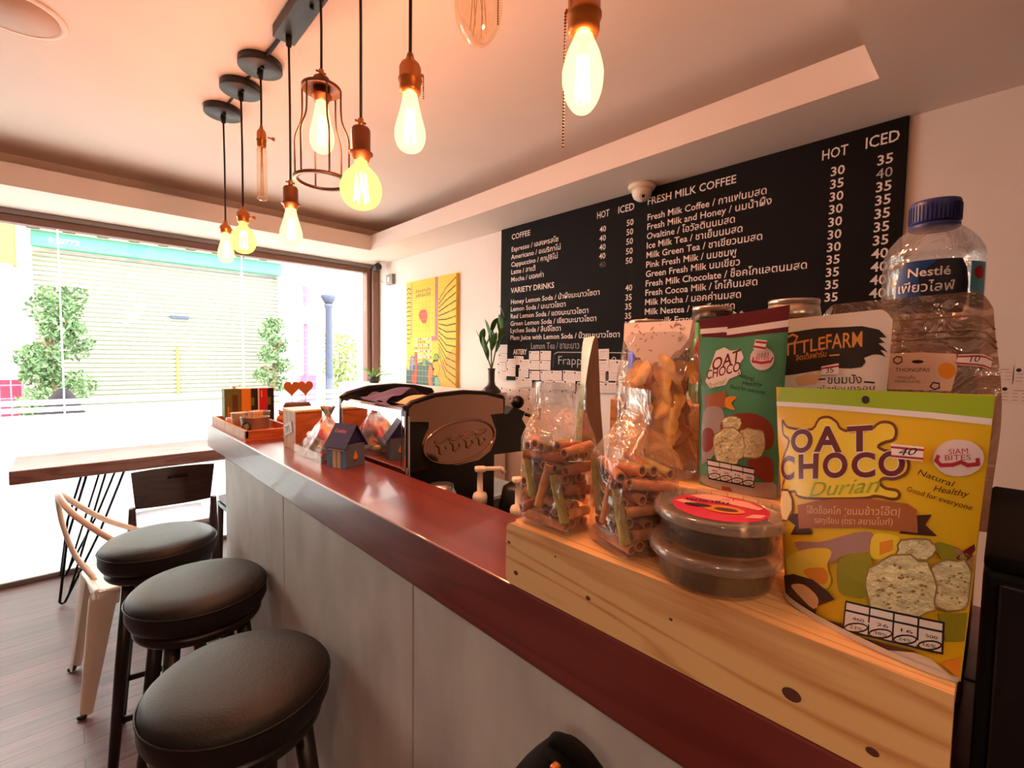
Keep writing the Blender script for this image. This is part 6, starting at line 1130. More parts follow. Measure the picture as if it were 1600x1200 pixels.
 ('p','biscuit_speck',[(0.705,0.272),(0.705,0.272),(0.703,0.271),(0.701,0.27),(0.697,0.27),(0.694,0.269),(0.69,0.269),(0.688,0.269),(0.686,0.27),(0.685,0.27),(0.685,0.271),(0.687,0.272),(0.689,0.272),(0.693,0.273),(0.696,0.273),(0.699,0.273),(0.702,0.273),(0.704,0.273)]),
 ('p','biscuit_speck',[(0.828,0.309),(0.829,0.308),(0.828,0.307),(0.827,0.306),(0.825,0.305),(0.823,0.305),(0.82,0.305),(0.818,0.305),(0.816,0.306),(0.815,0.307),(0.815,0.308),(0.815,0.309),(0.817,0.31),(0.819,0.311),(0.821,0.311),(0.823,0.311),(0.826,0.311),(0.827,0.31)]),
 ('p','biscuit_speck',[(0.633,0.316),(0.633,0.315),(0.633,0.314),(0.632,0.312),(0.63,0.311),(0.627,0.311),(0.624,0.31),(0.622,0.31),(0.619,0.311),(0.618,0.311),(0.617,0.312),(0.618,0.314),(0.619,0.315),(0.621,0.316),(0.624,0.316),(0.626,0.317),(0.629,0.317),(0.631,0.316)]),
 ('p','biscuit_speck',[(0.709,0.269),(0.708,0.268),(0.707,0.268),(0.705,0.268),(0.703,0.268),(0.7,0.268),(0.698,0.268),(0.697,0.269),(0.696,0.27),(0.696,0.27),(0.697,0.271),(0.698,0.272),(0.7,0.272),(0.702,0.272),(0.705,0.272),(0.706,0.271),(0.708,0.271),(0.709,0.27)]),
 ('p','biscuit',[(0.655,0.265),(0.636,0.224),(0.621,0.2),(0.581,0.189),(0.562,0.165),(0.508,0.157),(0.413,0.152),(0.351,0.149),(0.305,0.158),(0.286,0.181),(0.265,0.203),(0.254,0.244),(0.244,0.287),(0.263,0.315),(0.308,0.328),(0.345,0.342),(0.393,0.359),(0.492,0.366),(0.543,0.354),(0.578,0.341),(0.619,0.331),(0.627,0.303)]),
 ('l','biscuit_speck',[(0.655,0.265),(0.636,0.224),(0.621,0.2),(0.581,0.189),(0.562,0.165),(0.508,0.157),(0.413,0.152),(0.351,0.149),(0.305,0.158),(0.286,0.181),(0.265,0.203),(0.254,0.244),(0.244,0.287),(0.263,0.315),(0.308,0.328),(0.345,0.342),(0.393,0.359),(0.492,0.366),(0.543,0.354),(0.578,0.341),(0.619,0.331),(0.627,0.303),(0.655,0.265)],0.007),
 ('p','biscuit_speck',[(0.535,0.206),(0.536,0.205),(0.536,0.204),(0.535,0.202),(0.534,0.201),(0.531,0.201),(0.529,0.2),(0.526,0.2),(0.524,0.201),(0.522,0.202),(0.521,0.203),(0.521,0.204),(0.522,0.205),(0.524,0.206),(0.526,0.207),(0.529,0.207),(0.532,0.207),(0.534,0.207)]),
 ('p','biscuit_speck',[(0.572,0.298),(0.573,0.296),(0.574,0.295),(0.573,0.293),(0.572,0.293),(0.57,0.292),(0.568,0.292),(0.566,0.293),(0.564,0.294),(0.562,0.295),(0.561,0.297),(0.561,0.298),(0.561,0.3),(0.562,0.3),(0.564,0.301),(0.566,0.301),(0.568,0.3),(0.571,0.299)]),
 ('p','biscuit_speck',[(0.447,0.198),(0.448,0.196),(0.447,0.195),(0.445,0.193),(0.441,0.191),(0.437,0.19),(0.432,0.189),(0.428,0.189),(0.424,0.189),(0.422,0.19),(0.421,0.192),(0.421,0.193),(0.424,0.195),(0.427,0.197),(0.432,0.198),(0.436,0.199),(0.441,0.199),(0.444,0.199)]),
 ('p','biscuit_speck',[(0.353,0.259),(0.354,0.257),(0.353,0.256),(0.352,0.255),(0.349,0.253),(0.346,0.253),(0.342,0.252),(0.338,0.253),(0.336,0.254),(0.334,0.255),(0.333,0.256),(0.334,0.258),(0.335,0.259),(0.338,0.26),(0.342,0.261),(0.345,0.261),(0.349,0.261),(0.351,0.26)]),
 ('p','biscuit_speck',[(0.462,0.267),(0.462,0.267),(0.462,0.266),(0.46,0.265),(0.458,0.264),(0.456,0.264),(0.454,0.264),(0.452,0.264),(0.45,0.265),(0.449,0.266),(0.449,0.266),(0.45,0.267),(0.452,0.268),(0.453,0.268),(0.456,0.269),(0.458,0.269),(0.46,0.269),(0.462,0.268)]),
 ('p','biscuit_speck',[(0.415,0.299),(0.413,0.298),(0.411,0.297),(0.407,0.297),(0.403,0.297),(0.398,0.297),(0.394,0.298),(0.391,0.299),(0.389,0.3),(0.389,0.301),(0.39,0.302),(0.392,0.302),(0.396,0.303),(0.401,0.303),(0.405,0.302),(0.409,0.302),(0.412,0.301),(0.414,0.3)]),
 ('p','biscuit_speck',[(0.434,0.296),(0.433,0.295),(0.432,0.293),(0.429,0.292),(0.426,0.292),(0.423,0.292),(0.421,0.292),(0.418,0.293),(0.417,0.295),(0.417,0.297),(0.418,0.298),(0.419,0.3),(0.422,0.301),(0.425,0.301),(0.428,0.301),(0.43,0.301),(0.433,0.3),(0.434,0.298)]),
 ('p','biscuit_speck',[(0.582,0.282),(0.582,0.281),(0.58,0.28),(0.577,0.279),(0.573,0.279),(0.569,0.279),(0.565,0.279),(0.561,0.279),(0.559,0.28),(0.558,0.281),(0.558,0.282),(0.56,0.283),(0.563,0.284),(0.567,0.285),(0.571,0.285),(0.576,0.285),(0.579,0.284),(0.581,0.283)]),
 ('p','biscuit_speck',[(0.342,0.202),(0.342,0.201),(0.341,0.199),(0.339,0.198),(0.337,0.197),(0.334,0.197),(0.332,0.197),(0.329,0.198),(0.328,0.199),(0.327,0.201),(0.327,0.202),(0.328,0.204),(0.33,0.205),(0.332,0.206),(0.335,0.206),(0.337,0.206),(0.34,0.205),(0.341,0.204)]),
 ('p','biscuit_speck',[(0.374,0.228),(0.375,0.227),(0.375,0.225),(0.373,0.224),(0.371,0.223),(0.368,0.222),(0.365,0.222),(0.362,0.222),(0.359,0.222),(0.357,0.223),(0.357,0.224),(0.357,0.225),(0.358,0.227),(0.361,0.228),(0.364,0.228),(0.367,0.229),(0.37,0.229),(0.372,0.228)]),
 ('p','biscuit_speck',[(0.573,0.229),(0.573,0.228),(0.571,0.227),(0.569,0.226),(0.565,0.226),(0.562,0.225),(0.558,0.225),(0.555,0.225),(0.553,0.225),(0.552,0.226),(0.553,0.226),(0.554,0.227),(0.557,0.228),(0.56,0.229),(0.564,0.229),(0.567,0.23),(0.57,0.23),(0.572,0.229)]),
 ('p','biscuit_speck',[(0.472,0.24),(0.472,0.239),(0.472,0.238),(0.47,0.236),(0.468,0.235),(0.464,0.234),(0.461,0.234),(0.458,0.234),(0.455,0.234),(0.454,0.235),(0.453,0.236),(0.454,0.237),(0.455,0.239),(0.458,0.24),(0.461,0.241),(0.465,0.241),(0.468,0.241),(0.47,0.241)]),
 ('p','biscuit_speck',[(0.337,0.28),(0.337,0.279),(0.335,0.278),(0.333,0.277),(0.331,0.277),(0.328,0.277),(0.326,0.277),(0.325,0.278),(0.324,0.279),(0.323,0.28),(0.324,0.281),(0.325,0.281),(0.327,0.282),(0.33,0.282),(0.332,0.282),(0.334,0.282),(0.336,0.281),(0.337,0.281)]),
 ('p','biscuit_speck',[(0.359,0.247),(0.358,0.245),(0.356,0.244),(0.353,0.243),(0.349,0.242),(0.346,0.242),(0.342,0.242),(0.34,0.244),(0.338,0.245),(0.338,0.247),(0.339,0.248),(0.341,0.25),(0.344,0.251),(0.348,0.251),(0.351,0.251),(0.354,0.251),(0.357,0.25),(0.358,0.248)]),
 ('p','biscuit_speck',[(0.382,0.284),(0.383,0.283),(0.382,0.281),(0.38,0.28),(0.378,0.279),(0.374,0.278),(0.371,0.278),(0.367,0.278),(0.365,0.279),(0.363,0.281),(0.362,0.282),(0.363,0.284),(0.365,0.285),(0.367,0.286),(0.371,0.287),(0.374,0.287),(0.378,0.287),(0.38,0.286)]),
 ('p','biscuit_speck',[(0.502,0.264),(0.501,0.263),(0.499,0.263),(0.496,0.262),(0.492,0.262),(0.489,0.262),(0.485,0.263),(0.483,0.263),(0.481,0.264),(0.48,0.265),(0.481,0.265),(0.483,0.266),(0.486,0.266),(0.49,0.266),(0.493,0.266),(0.497,0.266),(0.5,0.265),(0.501,0.265)]),
 ('p','biscuit_speck',[(0.373,0.305),(0.372,0.304),(0.369,0.303),(0.365,0.303),(0.36,0.303),(0.355,0.303),(0.351,0.303),(0.347,0.304),(0.345,0.305),(0.344,0.306),(0.345,0.307),(0.348,0.308),(0.352,0.309),(0.357,0.309),(0.362,0.309),(0.367,0.308),(0.37,0.308),(0.373,0.307)]),
 ('p','biscuit_speck',[(0.558,0.289),(0.559,0.288),(0.558,0.287),(0.556,0.286),(0.554,0.285),(0.551,0.285),(0.548,0.285),(0.546,0.285),(0.544,0.286),(0.543,0.287),(0.543,0.288),(0.544,0.289),(0.546,0.29),(0.548,0.29),(0.551,0.291),(0.553,0.291),(0.556,0.29),(0.557,0.29)]),
 ('p','label_white',[(0.165,0.162),(0.77,0.15),(0.768,0.05),(0.185,0.051)]),
 ('l','ink',[(0.165,0.162),(0.389,0.161),(0.586,0.157),(0.77,0.15)],0.008),
 ('l','ink',[(0.172,0.129),(0.393,0.129),(0.588,0.126),(0.77,0.121)],0.008),
 ('l','ink',[(0.185,0.051),(0.399,0.054),(0.589,0.053),(0.768,0.05)],0.008),
 ('l','ink',[(0.165,0.162),(0.185,0.051)],0.008),
 ('l','ink',[(0.338,0.162),(0.35,0.054)],0.008),
 ('l','ink',[(0.493,0.159),(0.499,0.054)],0.008),
 ('l','ink',[(0.636,0.155),(0.638,0.053)],0.008),
 ('l','ink',[(0.77,0.15),(0.768,0.05)],0.008),
 ('l','ink',[(0.347,0.08),(0.339,0.072),(0.317,0.064),(0.285,0.058),(0.249,0.054),(0.216,0.054),(0.192,0.058),(0.184,0.065),(0.193,0.073),(0.217,0.081),(0.25,0.087),(0.286,0.091),(0.318,0.09),(0.339,0.086),(0.347,0.08)],0.006),
 ('t','ink','460',(0.234,0.099),(0.314,0.099),(0.0,0.012),{}),
 ('t','ink','23%',(0.225,0.065),(0.311,0.066),(0.0,0.013),{}),
 ('l','ink',[(0.497,0.08),(0.49,0.072),(0.47,0.065),(0.441,0.059),(0.408,0.056),(0.378,0.056),(0.357,0.06),(0.35,0.067),(0.357,0.075),(0.379,0.082),(0.409,0.088),(0.441,0.091),(0.47,0.09),(0.49,0.086),(0.497,0.08)],0.006),
 ('t','ink','26',(0.396,0.099),(0.469,0.099),(0.0,0.012),{}),
 ('t','ink','38%',(0.386,0.067),(0.464,0.067),(0.0,0.012),{}),
 ('l','ink',[(0.636,0.078),(0.63,0.07),(0.612,0.063),(0.585,0.058),(0.554,0.056),(0.526,0.056),(0.507,0.06),(0.5,0.067),(0.507,0.074),(0.526,0.082),(0.554,0.087),(0.584,0.089),(0.611,0.088),(0.63,0.084),(0.636,0.078)],0.006),
 ('t','ink','16',(0.544,0.098),(0.611,0.097),(-0.001,0.012),{}),
 ('t','ink','24%',(0.533,0.067),(0.605,0.066),(0.0,0.011),{}),
 ('l','ink',[(0.767,0.075),(0.761,0.067),(0.744,0.061),(0.719,0.056),(0.691,0.054),(0.664,0.055),(0.646,0.059),(0.64,0.065),(0.646,0.073),(0.664,0.079),(0.689,0.084),(0.718,0.086),(0.743,0.085),(0.76,0.081),(0.767,0.075)],0.006),
 ('t','ink','500',(0.681,0.095),(0.744,0.094),(0.0,0.012),{}),
 ('t','ink','16%',(0.67,0.065),(0.738,0.063),(-0.001,0.011),{}),
]
STICKER_GREEN = [
 ('p','label_white',[(0.681,0.843),(0.805,0.83),(0.79,0.777),(0.664,0.793)]),
 ('l','bag_red',[(0.688,0.83),(0.798,0.818)],0.012),
 ('l','bag_red',[(0.672,0.805),(0.793,0.79)],0.012),
]
ART_FARM = [
 ('p','ink',[(-0.02,0.919),(0.217,0.925),(0.437,0.935),(0.643,0.93),(0.788,0.927),(0.914,0.903),(0.969,0.881),(0.919,0.865),(0.962,0.853),(0.915,0.837),(0.987,0.819),(0.933,0.808),(0.976,0.788),(0.883,0.783),(0.823,0.769),(0.838,0.748),(0.813,0.724),(0.734,0.717),(0.635,0.721),(0.463,0.709),(0.243,0.688),(-0.003,0.679)]),
 ('t','bag_gold','LITTLE',(0.133,0.791),(0.52,0.822),(-0.007,0.067),{'w':1,'o':0.012}),
 ('t','bag_gold','FARM',(0.527,0.822),(0.804,0.825),(-0.009,0.075),{'w':1,'o':0.012}),
 ('l','bag_gold',[(0.146,0.862),(0.181,0.897),(0.237,0.912),(0.28,0.898),(0.252,0.863),(0.204,0.859)],0.012),
 ('t','bag_orange','ลิตเติ้ลฟาร์ม',(0.282,0.766),(0.533,0.784),(-0.004,0.029),{}),
 ('l','bag_gold',[(0.559,0.787),(0.635,0.789)],0.008),
 ('t','ink','ขนมปัง',(0.56,0.64),(0.823,0.643),(-0.005,0.041),{}),
 ('l','ink',[(0.478,0.663),(0.539,0.665)],0.008),
 ('l','ink',[(0.841,0.65),(0.912,0.647)],0.008),
 ('t','ink','สไลซ์อบกรอบ',(0.476,0.602),(0.919,0.612),(-0.002,0.023),{}),
 ('p','bag_tan',[(0.283,0.672),(0.393,0.695),(0.502,0.686),(0.471,0.643),(0.326,0.63)]),
]
STICKER_FARM = [
 ('p','label_white',[(0.503,0.731),(0.64,0.745),(0.642,0.689),(0.508,0.688)]),
 ('l','bag_red',[(0.504,0.72),(0.642,0.732)],0.01),
 ('t','ink','35',(0.544,0.695),(0.604,0.699),(-0.003,0.027),{}),
]
ART_SNACK = [
 ('p','bag_label',[(0.443,0.745),(0.625,0.749),(0.799,0.74),(0.801,0.68),(0.769,0.582),(0.604,0.583),(0.445,0.582)]),
 ('p','bag_orange',[(0.793,0.669),(0.791,0.657),(0.784,0.646),(0.772,0.638),(0.758,0.634),(0.743,0.633),(0.729,0.638),(0.717,0.645),(0.709,0.656),(0.706,0.668),(0.708,0.681),(0.716,0.691),(0.727,0.699),(0.742,0.703),(0.757,0.703),(0.771,0.699),(0.783,0.691),(0.79,0.681)]),
 ('t','ink','THONGPAS',(0.484,0.664),(0.665,0.664),(0.0,0.017),{}),
 ('t','ink','กรอบเค็ม',(0.496,0.632),(0.591,0.631),(0.0,0.013),{}),
 ('t','ink','ทองพับโบราณ',(0.481,0.614),(0.615,0.614),(0.0,0.013),{}),
 ('l','ink',[(0.471,0.72),(0.491,0.733),(0.517,0.729),(0.519,0.709),(0.495,0.699),(0.474,0.708),(0.471,0.72)],0.006),
 ('p','ink',[(0.635,0.708),(0.633,0.706),(0.628,0.704),(0.62,0.702),(0.609,0.701),(0.598,0.701),(0.588,0.702),(0.58,0.704),(0.574,0.706),(0.572,0.709),(0.574,0.712),(0.579,0.714),(0.588,0.715),(0.598,0.716),(0.609,0.716),(0.619,0.715),(0.628,0.713),(0.633,0.711)]),
 ('l','ink',[(0.666,0.599),(0.681,0.617),(0.711,0.614),(0.713,0.595),(0.688,0.587),(0.666,0.599)],0.006),
]
STICKER_SNACK = [
 ('p','label_white',[(0.808,0.737),(0.97,0.74),(0.953,0.683),(0.796,0.694)]),
 ('l','bag_red',[(0.806,0.729),(0.968,0.731)],0.008),
 ('l','bag_red',[(0.798,0.701),(0.955,0.69)],0.008),
 ('t','ink','10',(0.861,0.705),(0.904,0.707),(-0.001,0.024),{'s':0.3}),
]

make_pouch('snack_pouch', 'yellow OAT CHOCO durian pouch at the front of the riser', ((.477,.130,Z1+.0005),(.441,.011,Z1+.0005),(.482,.148,1.326),(.439,.004,1.330)), .016, 'bag_yellow', ART_YELLOW, STICKER_YELLOW, slab='white price sticker with 40')
make_pouch('snack_pouch', 'green pouch with a maroon top strip and cream biscuits on the middle step', ((.592,.268,Z2+.0005),(.592,.176,Z2+.0005),(.592,.276,1.402),(.592,.171,1.414)), .013, 'bag_green', ART_GREEN, STICKER_GREEN, back=0.005, slab='small white price sticker')
make_pouch('snack_pouch', 'white pouch with LITTLE FARM in gold on a black brush stroke', ((.611,.200,Z2+.0005),(.611,.086,Z2+.0005),(.611,.200,1.398),(.611,.082,1.406)), .008, 'bag_white', ART_FARM, STICKER_FARM, back=0.004, slab='white price sticker with 35', corner=0.012)
tp, S_ = make_pouch('snack_pouch', 'clear brownish zip pouch with a pale label, below the water bottle', ((.630,.135,Z2+.0005),(.630,.004,Z2+.0005),(.630,.150,1.415),(.630,.011,1.420)), .012, 'clear_film_smoky', ART_SNACK, STICKER_SNACK, back=0.008, slab='white price sticker with 10', corner=0.018, flare=0.10)
m = MB()
for v_ in (0.81, 0.84, 0.90): m.tube([tuple(S_(u/20, v_, 0.001)) for u in range(21)], 0.0011, 'clear_film_smoky', 6)
m.obj('zip_strip', tp)
r7 = random.Random(5)
pr = None
for i in range(14):
    loc = (0.6285 + 0.002*(i % 2), 0.030 + 0.021*(i % 5), Z2 + 0.020 + 0.036*(i//5) + 0.003*(i % 3))
    if pr is None:
        m = MB(); m.surf(lambda u, v: (0.0055*cos(2*pi*u)*(1+0.1*v), 0.0085*sin(2*pi*u), -0.016 + 0.032*v), 16, 2, 'roll_tan', True, True)
        m.surf(lambda u, v: (0.0042*cos(2*pi*u), 0.0066*sin(2*pi*u), -0.016 + 0.032*v), 16, 2, 'roll_brown', True, True)
        pr = m.obj('wafer_roll', None, loc, 0, 'folded brown wafer roll inside the clear brownish pouch', 'wafer roll', 'wafer rolls in the clear brownish pouch')
    else: dup(pr, loc, r7.uniform(-0.1, 0.1))

# ---- the pouch seen edge-on behind the bags of rolls
t = thing('snack_pouch', 'pale green pouch standing edge-on behind the bags of crispy rolls', 'snack pouch', (0.590, 0.436, Z2+0.0005), radians(50))
# local x runs away from the viewer, local y to the left
def ew(v): return 0.0175*(1-v)**0.6 + 0.0012
def eleft(u, v): return (0.075*u, ew(v)*(1 - 0.5*u*u) + 0.004*sin(3.0*v) + 0.002*sin(8*v)*u, 0.195*v)
def eright(u, v): return (0.075*u, -ew(v)*(1 - 0.5*u*u) + 0.004*sin(3.0*v) + 0.002*sin(8*v)*u, 0.195*v)
m = MB(); m.surf(eleft, 8, 24, 'bag_mint'); m.obj('front_face', t, label='pale mint front')
m = MB(); m.surf(lambda u, v: tuple(Vector(eleft(0.05+0.8*u, 0.10+0.50*v)) + Vector((0,0.0006,0))), 8, 12, 'bag_leafgreen'); m.obj('green_panel', t)
m = MB(); m.surf(lambda u, v: tuple(Vector(eleft(0,v)).lerp(Vector(eright(0,v)), u) + Vector((0.010*sin(pi*u)*(1-v),0,0))), 8, 24, 'bag_greybrown'); m.surf(eright, 8, 24, 'bag_greybrown'); m.surf(lambda u, v: tuple(Vector(eleft(1,v)).lerp(Vector(eright(1,v)), u)), 2, 24, 'bag_greybrown'); m.obj('gusset', t, label='brown side gusset')

# ---- bag of dried mango slices
t = thing('mango_bag', 'clear bag of orange dried mango slices with a white lace paper top', 'snack bag', (0.600, 0.338, Z2+0.0005))
def mb_(u, v):
    a = 2*pi*u; k = 1.0 if v < 0.62 else 1 - (v-0.62)/0.38*0.96
    cx = cos(a); sy = sin(a); sg = lambda q: (abs(q)**0.6)*(1 if q > 0 else -1)
    wr = 1 + 0.02*sin(5*a + 9*v)
    return (0.032*k*sg(cx)*wr, 0.058*sg(sy)*wr*(1 - 0.06*v), 0.003 + 0.209*v)
m = MB(); m.surf(mb_, 40, 24, 'clear_film', True, True); m.surf(lambda u, v: (mb_(u,0)[0]*v, mb_(u,0)[1]*v, 0.003), 40, 1, 'clear_film', True, True); m.obj('film', t)
m = MB()
lace = [(-0.052,0.0),(0.052,0.0),(0.050,-0.024)] + [(0.046-0.092*k/14, -0.030-0.026*sin(pi*k/14)-0.0035*abs(sin(pi*k*0.5))) for k in range(15)] + [(-0.050,-0.024)]
lf = lambda x, y: (-0.0042 + 0.16*y, -x, 0.2125 + y)
m.flat(lace, lf, 'paper', 0.02); m.flat(lace, lambda x, y: (0.0042 - 0.16*y, -x, 0.2125 + y), 'paper', 0.02)
for k in range(34):
    cx_ = r7.uniform(-0.042, 0.042); cy_ = -r7.uniform(0.004, 0.040)
    if abs(cx_) > 0.03 and cy_ < -0.028: continue
    w_ = r7.uniform(0.001, 0.0024); a0 = r7.uniform(0, 3)
    m.flat([(cx_ + w_*1.7*cos(a0)*cos(a) - w_*0.5*sin(a0)*sin(a), cy_ + w_*1.7*sin(a0)*cos(a) + w_*0.5*cos(a0)*sin(a)) for a in [j*pi/4 for j in range(8)]], lambda x, y: tuple(Vector(lf(x, y)) + Vector((-0.0005,0,0))), 'paper_ink')
m.obj('lace_paper', t, label='white lace patterned paper folded over the top')
protos = []
for i in range(3):
    m = MB(); a_, b_ = ((0.018,0.030),(0.016,0.027),(0.020,0.025))[i]; mt_ = ('mango','mango_dark','mango')[i]
    def sl(u, v, o, a_=a_, b_=b_, i=i):
        th = 2*pi*u; k = v*(1 + 0.10*sin(3*th+i) + 0.05*sin(7*th)); y = a_*k*cos(th); z = b_*k*sin(th)*(1-0.12*cos(th))
        return (o*(1-0.85*v) + 0.0055*sin(2.2*y/a_ + i) + 0.004*(z/b_)**2 + 0.0015*sin(9*th)*v*v, y, z)
    m.surf(lambda u, v: sl(u, v, 0.0009), 30, 7, mt_, True, True); m.surf(lambda u, v: sl(u, v, -0.0009), 30, 7, mt_, True, True)
    protos.append(m)
made = {}
for i in range(42):
    k = i % 3; lay = i % 3; row = i//6; c_ = (i//3) % 2
    loc = (0.600 - 0.015 + 0.013*lay + r7.uniform(-.002,.002), 0.338 - 0.022 + 0.044*c_ + r7.uniform(-0.006, 0.006), Z2 + 0.036 + 0.0168*row + r7.uniform(-0.002, .004))
    rot = (r7.uniform(-1.0, 1.0), r7.uniform(-0.16, 0.16), r7.uniform(-0.18, 0.18))
    if k not in made:
        o = protos[k].obj('mango_slice', None, loc, 0, 'thin dried orange mango slice inside the lace topped bag', 'dried fruit', 'mango slices in the lace topped bag'); made[k] = o
    else:
        o = dup(made[k], loc)
    o.rotation_euler = rot

# ---- two clear bags of crispy rolls
def roll_bag(label, loc, rz, wx, wy, hb, ht, tw, seed, n_layers, grp, lab_r):
    t = thing('roll_bag', label, 'snack bag', loc, rz)
    r = random.Random(seed)
    sg = lambda q, p: (abs(q)**p)*(1 if q > 0 else -1)
    z1 = hb/ht; 
    def sh(u, v):
        a = 2*pi*u; cx = sg(cos(a), 0.35); sy = sg(sin(a), 0.35)
        z = v*ht
        if z < hb: k = 1.0; ky = 1.0
        else:
            q = (z-hb)/(ht-hb)
            k = max(0.03, 1 - q*1.75) ; ky = 1 - (1-tw)*min(1, q*1.3)
        wr = 0.0014*sin(6*a + 40*z) + 0.0008*sin(13*a - 70*z)
        return ((wx/2)*k*cx + wr*(0.5+0.5*k), (wy/2)*ky*sy + wr, 0.0015 + z)
    m = MB(); m.surf(sh, 64, 40, 'clear_film', True, True); m.surf(lambda u, v: (sh(u,0)[0]*v, sh(u,0)[1]*v, 0.0015), 64, 1, 'clear_film', True, True); m.obj('film', t)
    m = MB(); m.box((-wx*0.36, 0.0, hb*1.06), (0.001, 0.022, 0.012), 'paper', 0, Matrix.Translation((0,0,0))); m.obj('price_sticker', t)
    mats3 = ['roll_tan','roll_brown','roll_green','roll_brown','roll_tan']
    T = Matrix.Translation(loc) @ Matrix.Rotation(rz, 4, 'Z')
    def place(p, d, mt, L):
        key = (grp, mt)
        d = Vector(d).normalized()
        if key not in RP:
            m = MB()
            m.surf(lambda u, v: (0.0062*cos(2*pi*u)*(1+0.05*sin(9*v+2*pi*u)), 0.0062*sin(2*pi*u), -0.029 + 0.058*v), 14, 4, mt, True, True)
            m.surf(lambda u, v: (0.0042*cos(2*pi*u), 0.0042*sin(2*pi*u), -0.029 + 0.058*v), 12, 2, 'roll_brown', True, True)
            for e in (-0.029, 0.029): m.surf(lambda u, v, e=e: ((0.0042+0.002*v)*cos(2*pi*u), (0.0042+0.002*v)*sin(2*pi*u), e), 14, 1, mt, True, True)
            o = m.obj('crispy_roll', None, (0,0,0), 0, lab_r % {'roll_tan':'tan','roll_brown':'brown','roll_green':'olive'}[mt], 'crispy roll', grp); RP[key] = o
        else: o = dup(RP[key], (0,0,0))
        o.matrix_world = T @ Matrix.Translation(p) @ Vector((0,0,1)).rotation_difference(d).to_matrix().to_4x4() @ Matrix.Diagonal((1,1,L/0.058,1))
    z = 0.010; k = 0
    for L in range(n_layers):
        if L % 2 == 0:                                             # rolls lying along Y, ends to the sides
            nn = max(2, int((wx-0.008)/0.0138))
            for i in range(nn):
                x = -wx/2 + 0.010 + i*(wx-0.020)/(nn-1)
                place((x, r.uniform(-.006,.006), z + r.uniform(-.001,.001)), (r.uniform(-.22,.22), 1, r.uniform(-.20,.20)), mats3[r.randrange(5)], min(0.062, wy-0.022) )
        else:
            nn = max(2, int((wy-0.008)/0.0150))
            for i in range(nn):
                y = -wy/2 + 0.011 + i*(wy-0.022)/(nn-1)
                place((r.uniform(-.003,.003), y, z + r.uniform(-.001,.001)), (1, r.uniform(-.25,.25), r.uniform(-.20,.20)), mats3[r.randrange(5)], min(0.058, wx-0.014))
        z += 0.0136
    for i in range(3):                                             # a few upright ones leaning at the front
        y = -wy*0.30 + wy*0.28*i
        place((-wx/2 + 0.0050, y, 0.045 + 0.012*i), (0.0, (0.35,-0.3,0.22)[i], 1), ('roll_green','roll_tan','roll_green')[i], 0.060)
    return t
RP = {}
roll_bag('clear bag of crispy rolls at the far end of the riser', (0.466, 0.402, Z1+0.0005), radians(2), 0.068, 0.088, 0.112, 0.186, 0.96, 3, 8, 'crispy rolls in the far bag', '%s crispy roll in the bag at the far end of the riser')
roll_bag('fuller clear bag of crispy rolls beside the round tubs', (0.481, 0.297, Z1+0.0005), radians(-22), 0.078, 0.086, 0.104, 0.184, 0.62, 8, 7, 'crispy rolls in the bag beside the tubs', '%s crispy roll in the bag beside the round tubs')

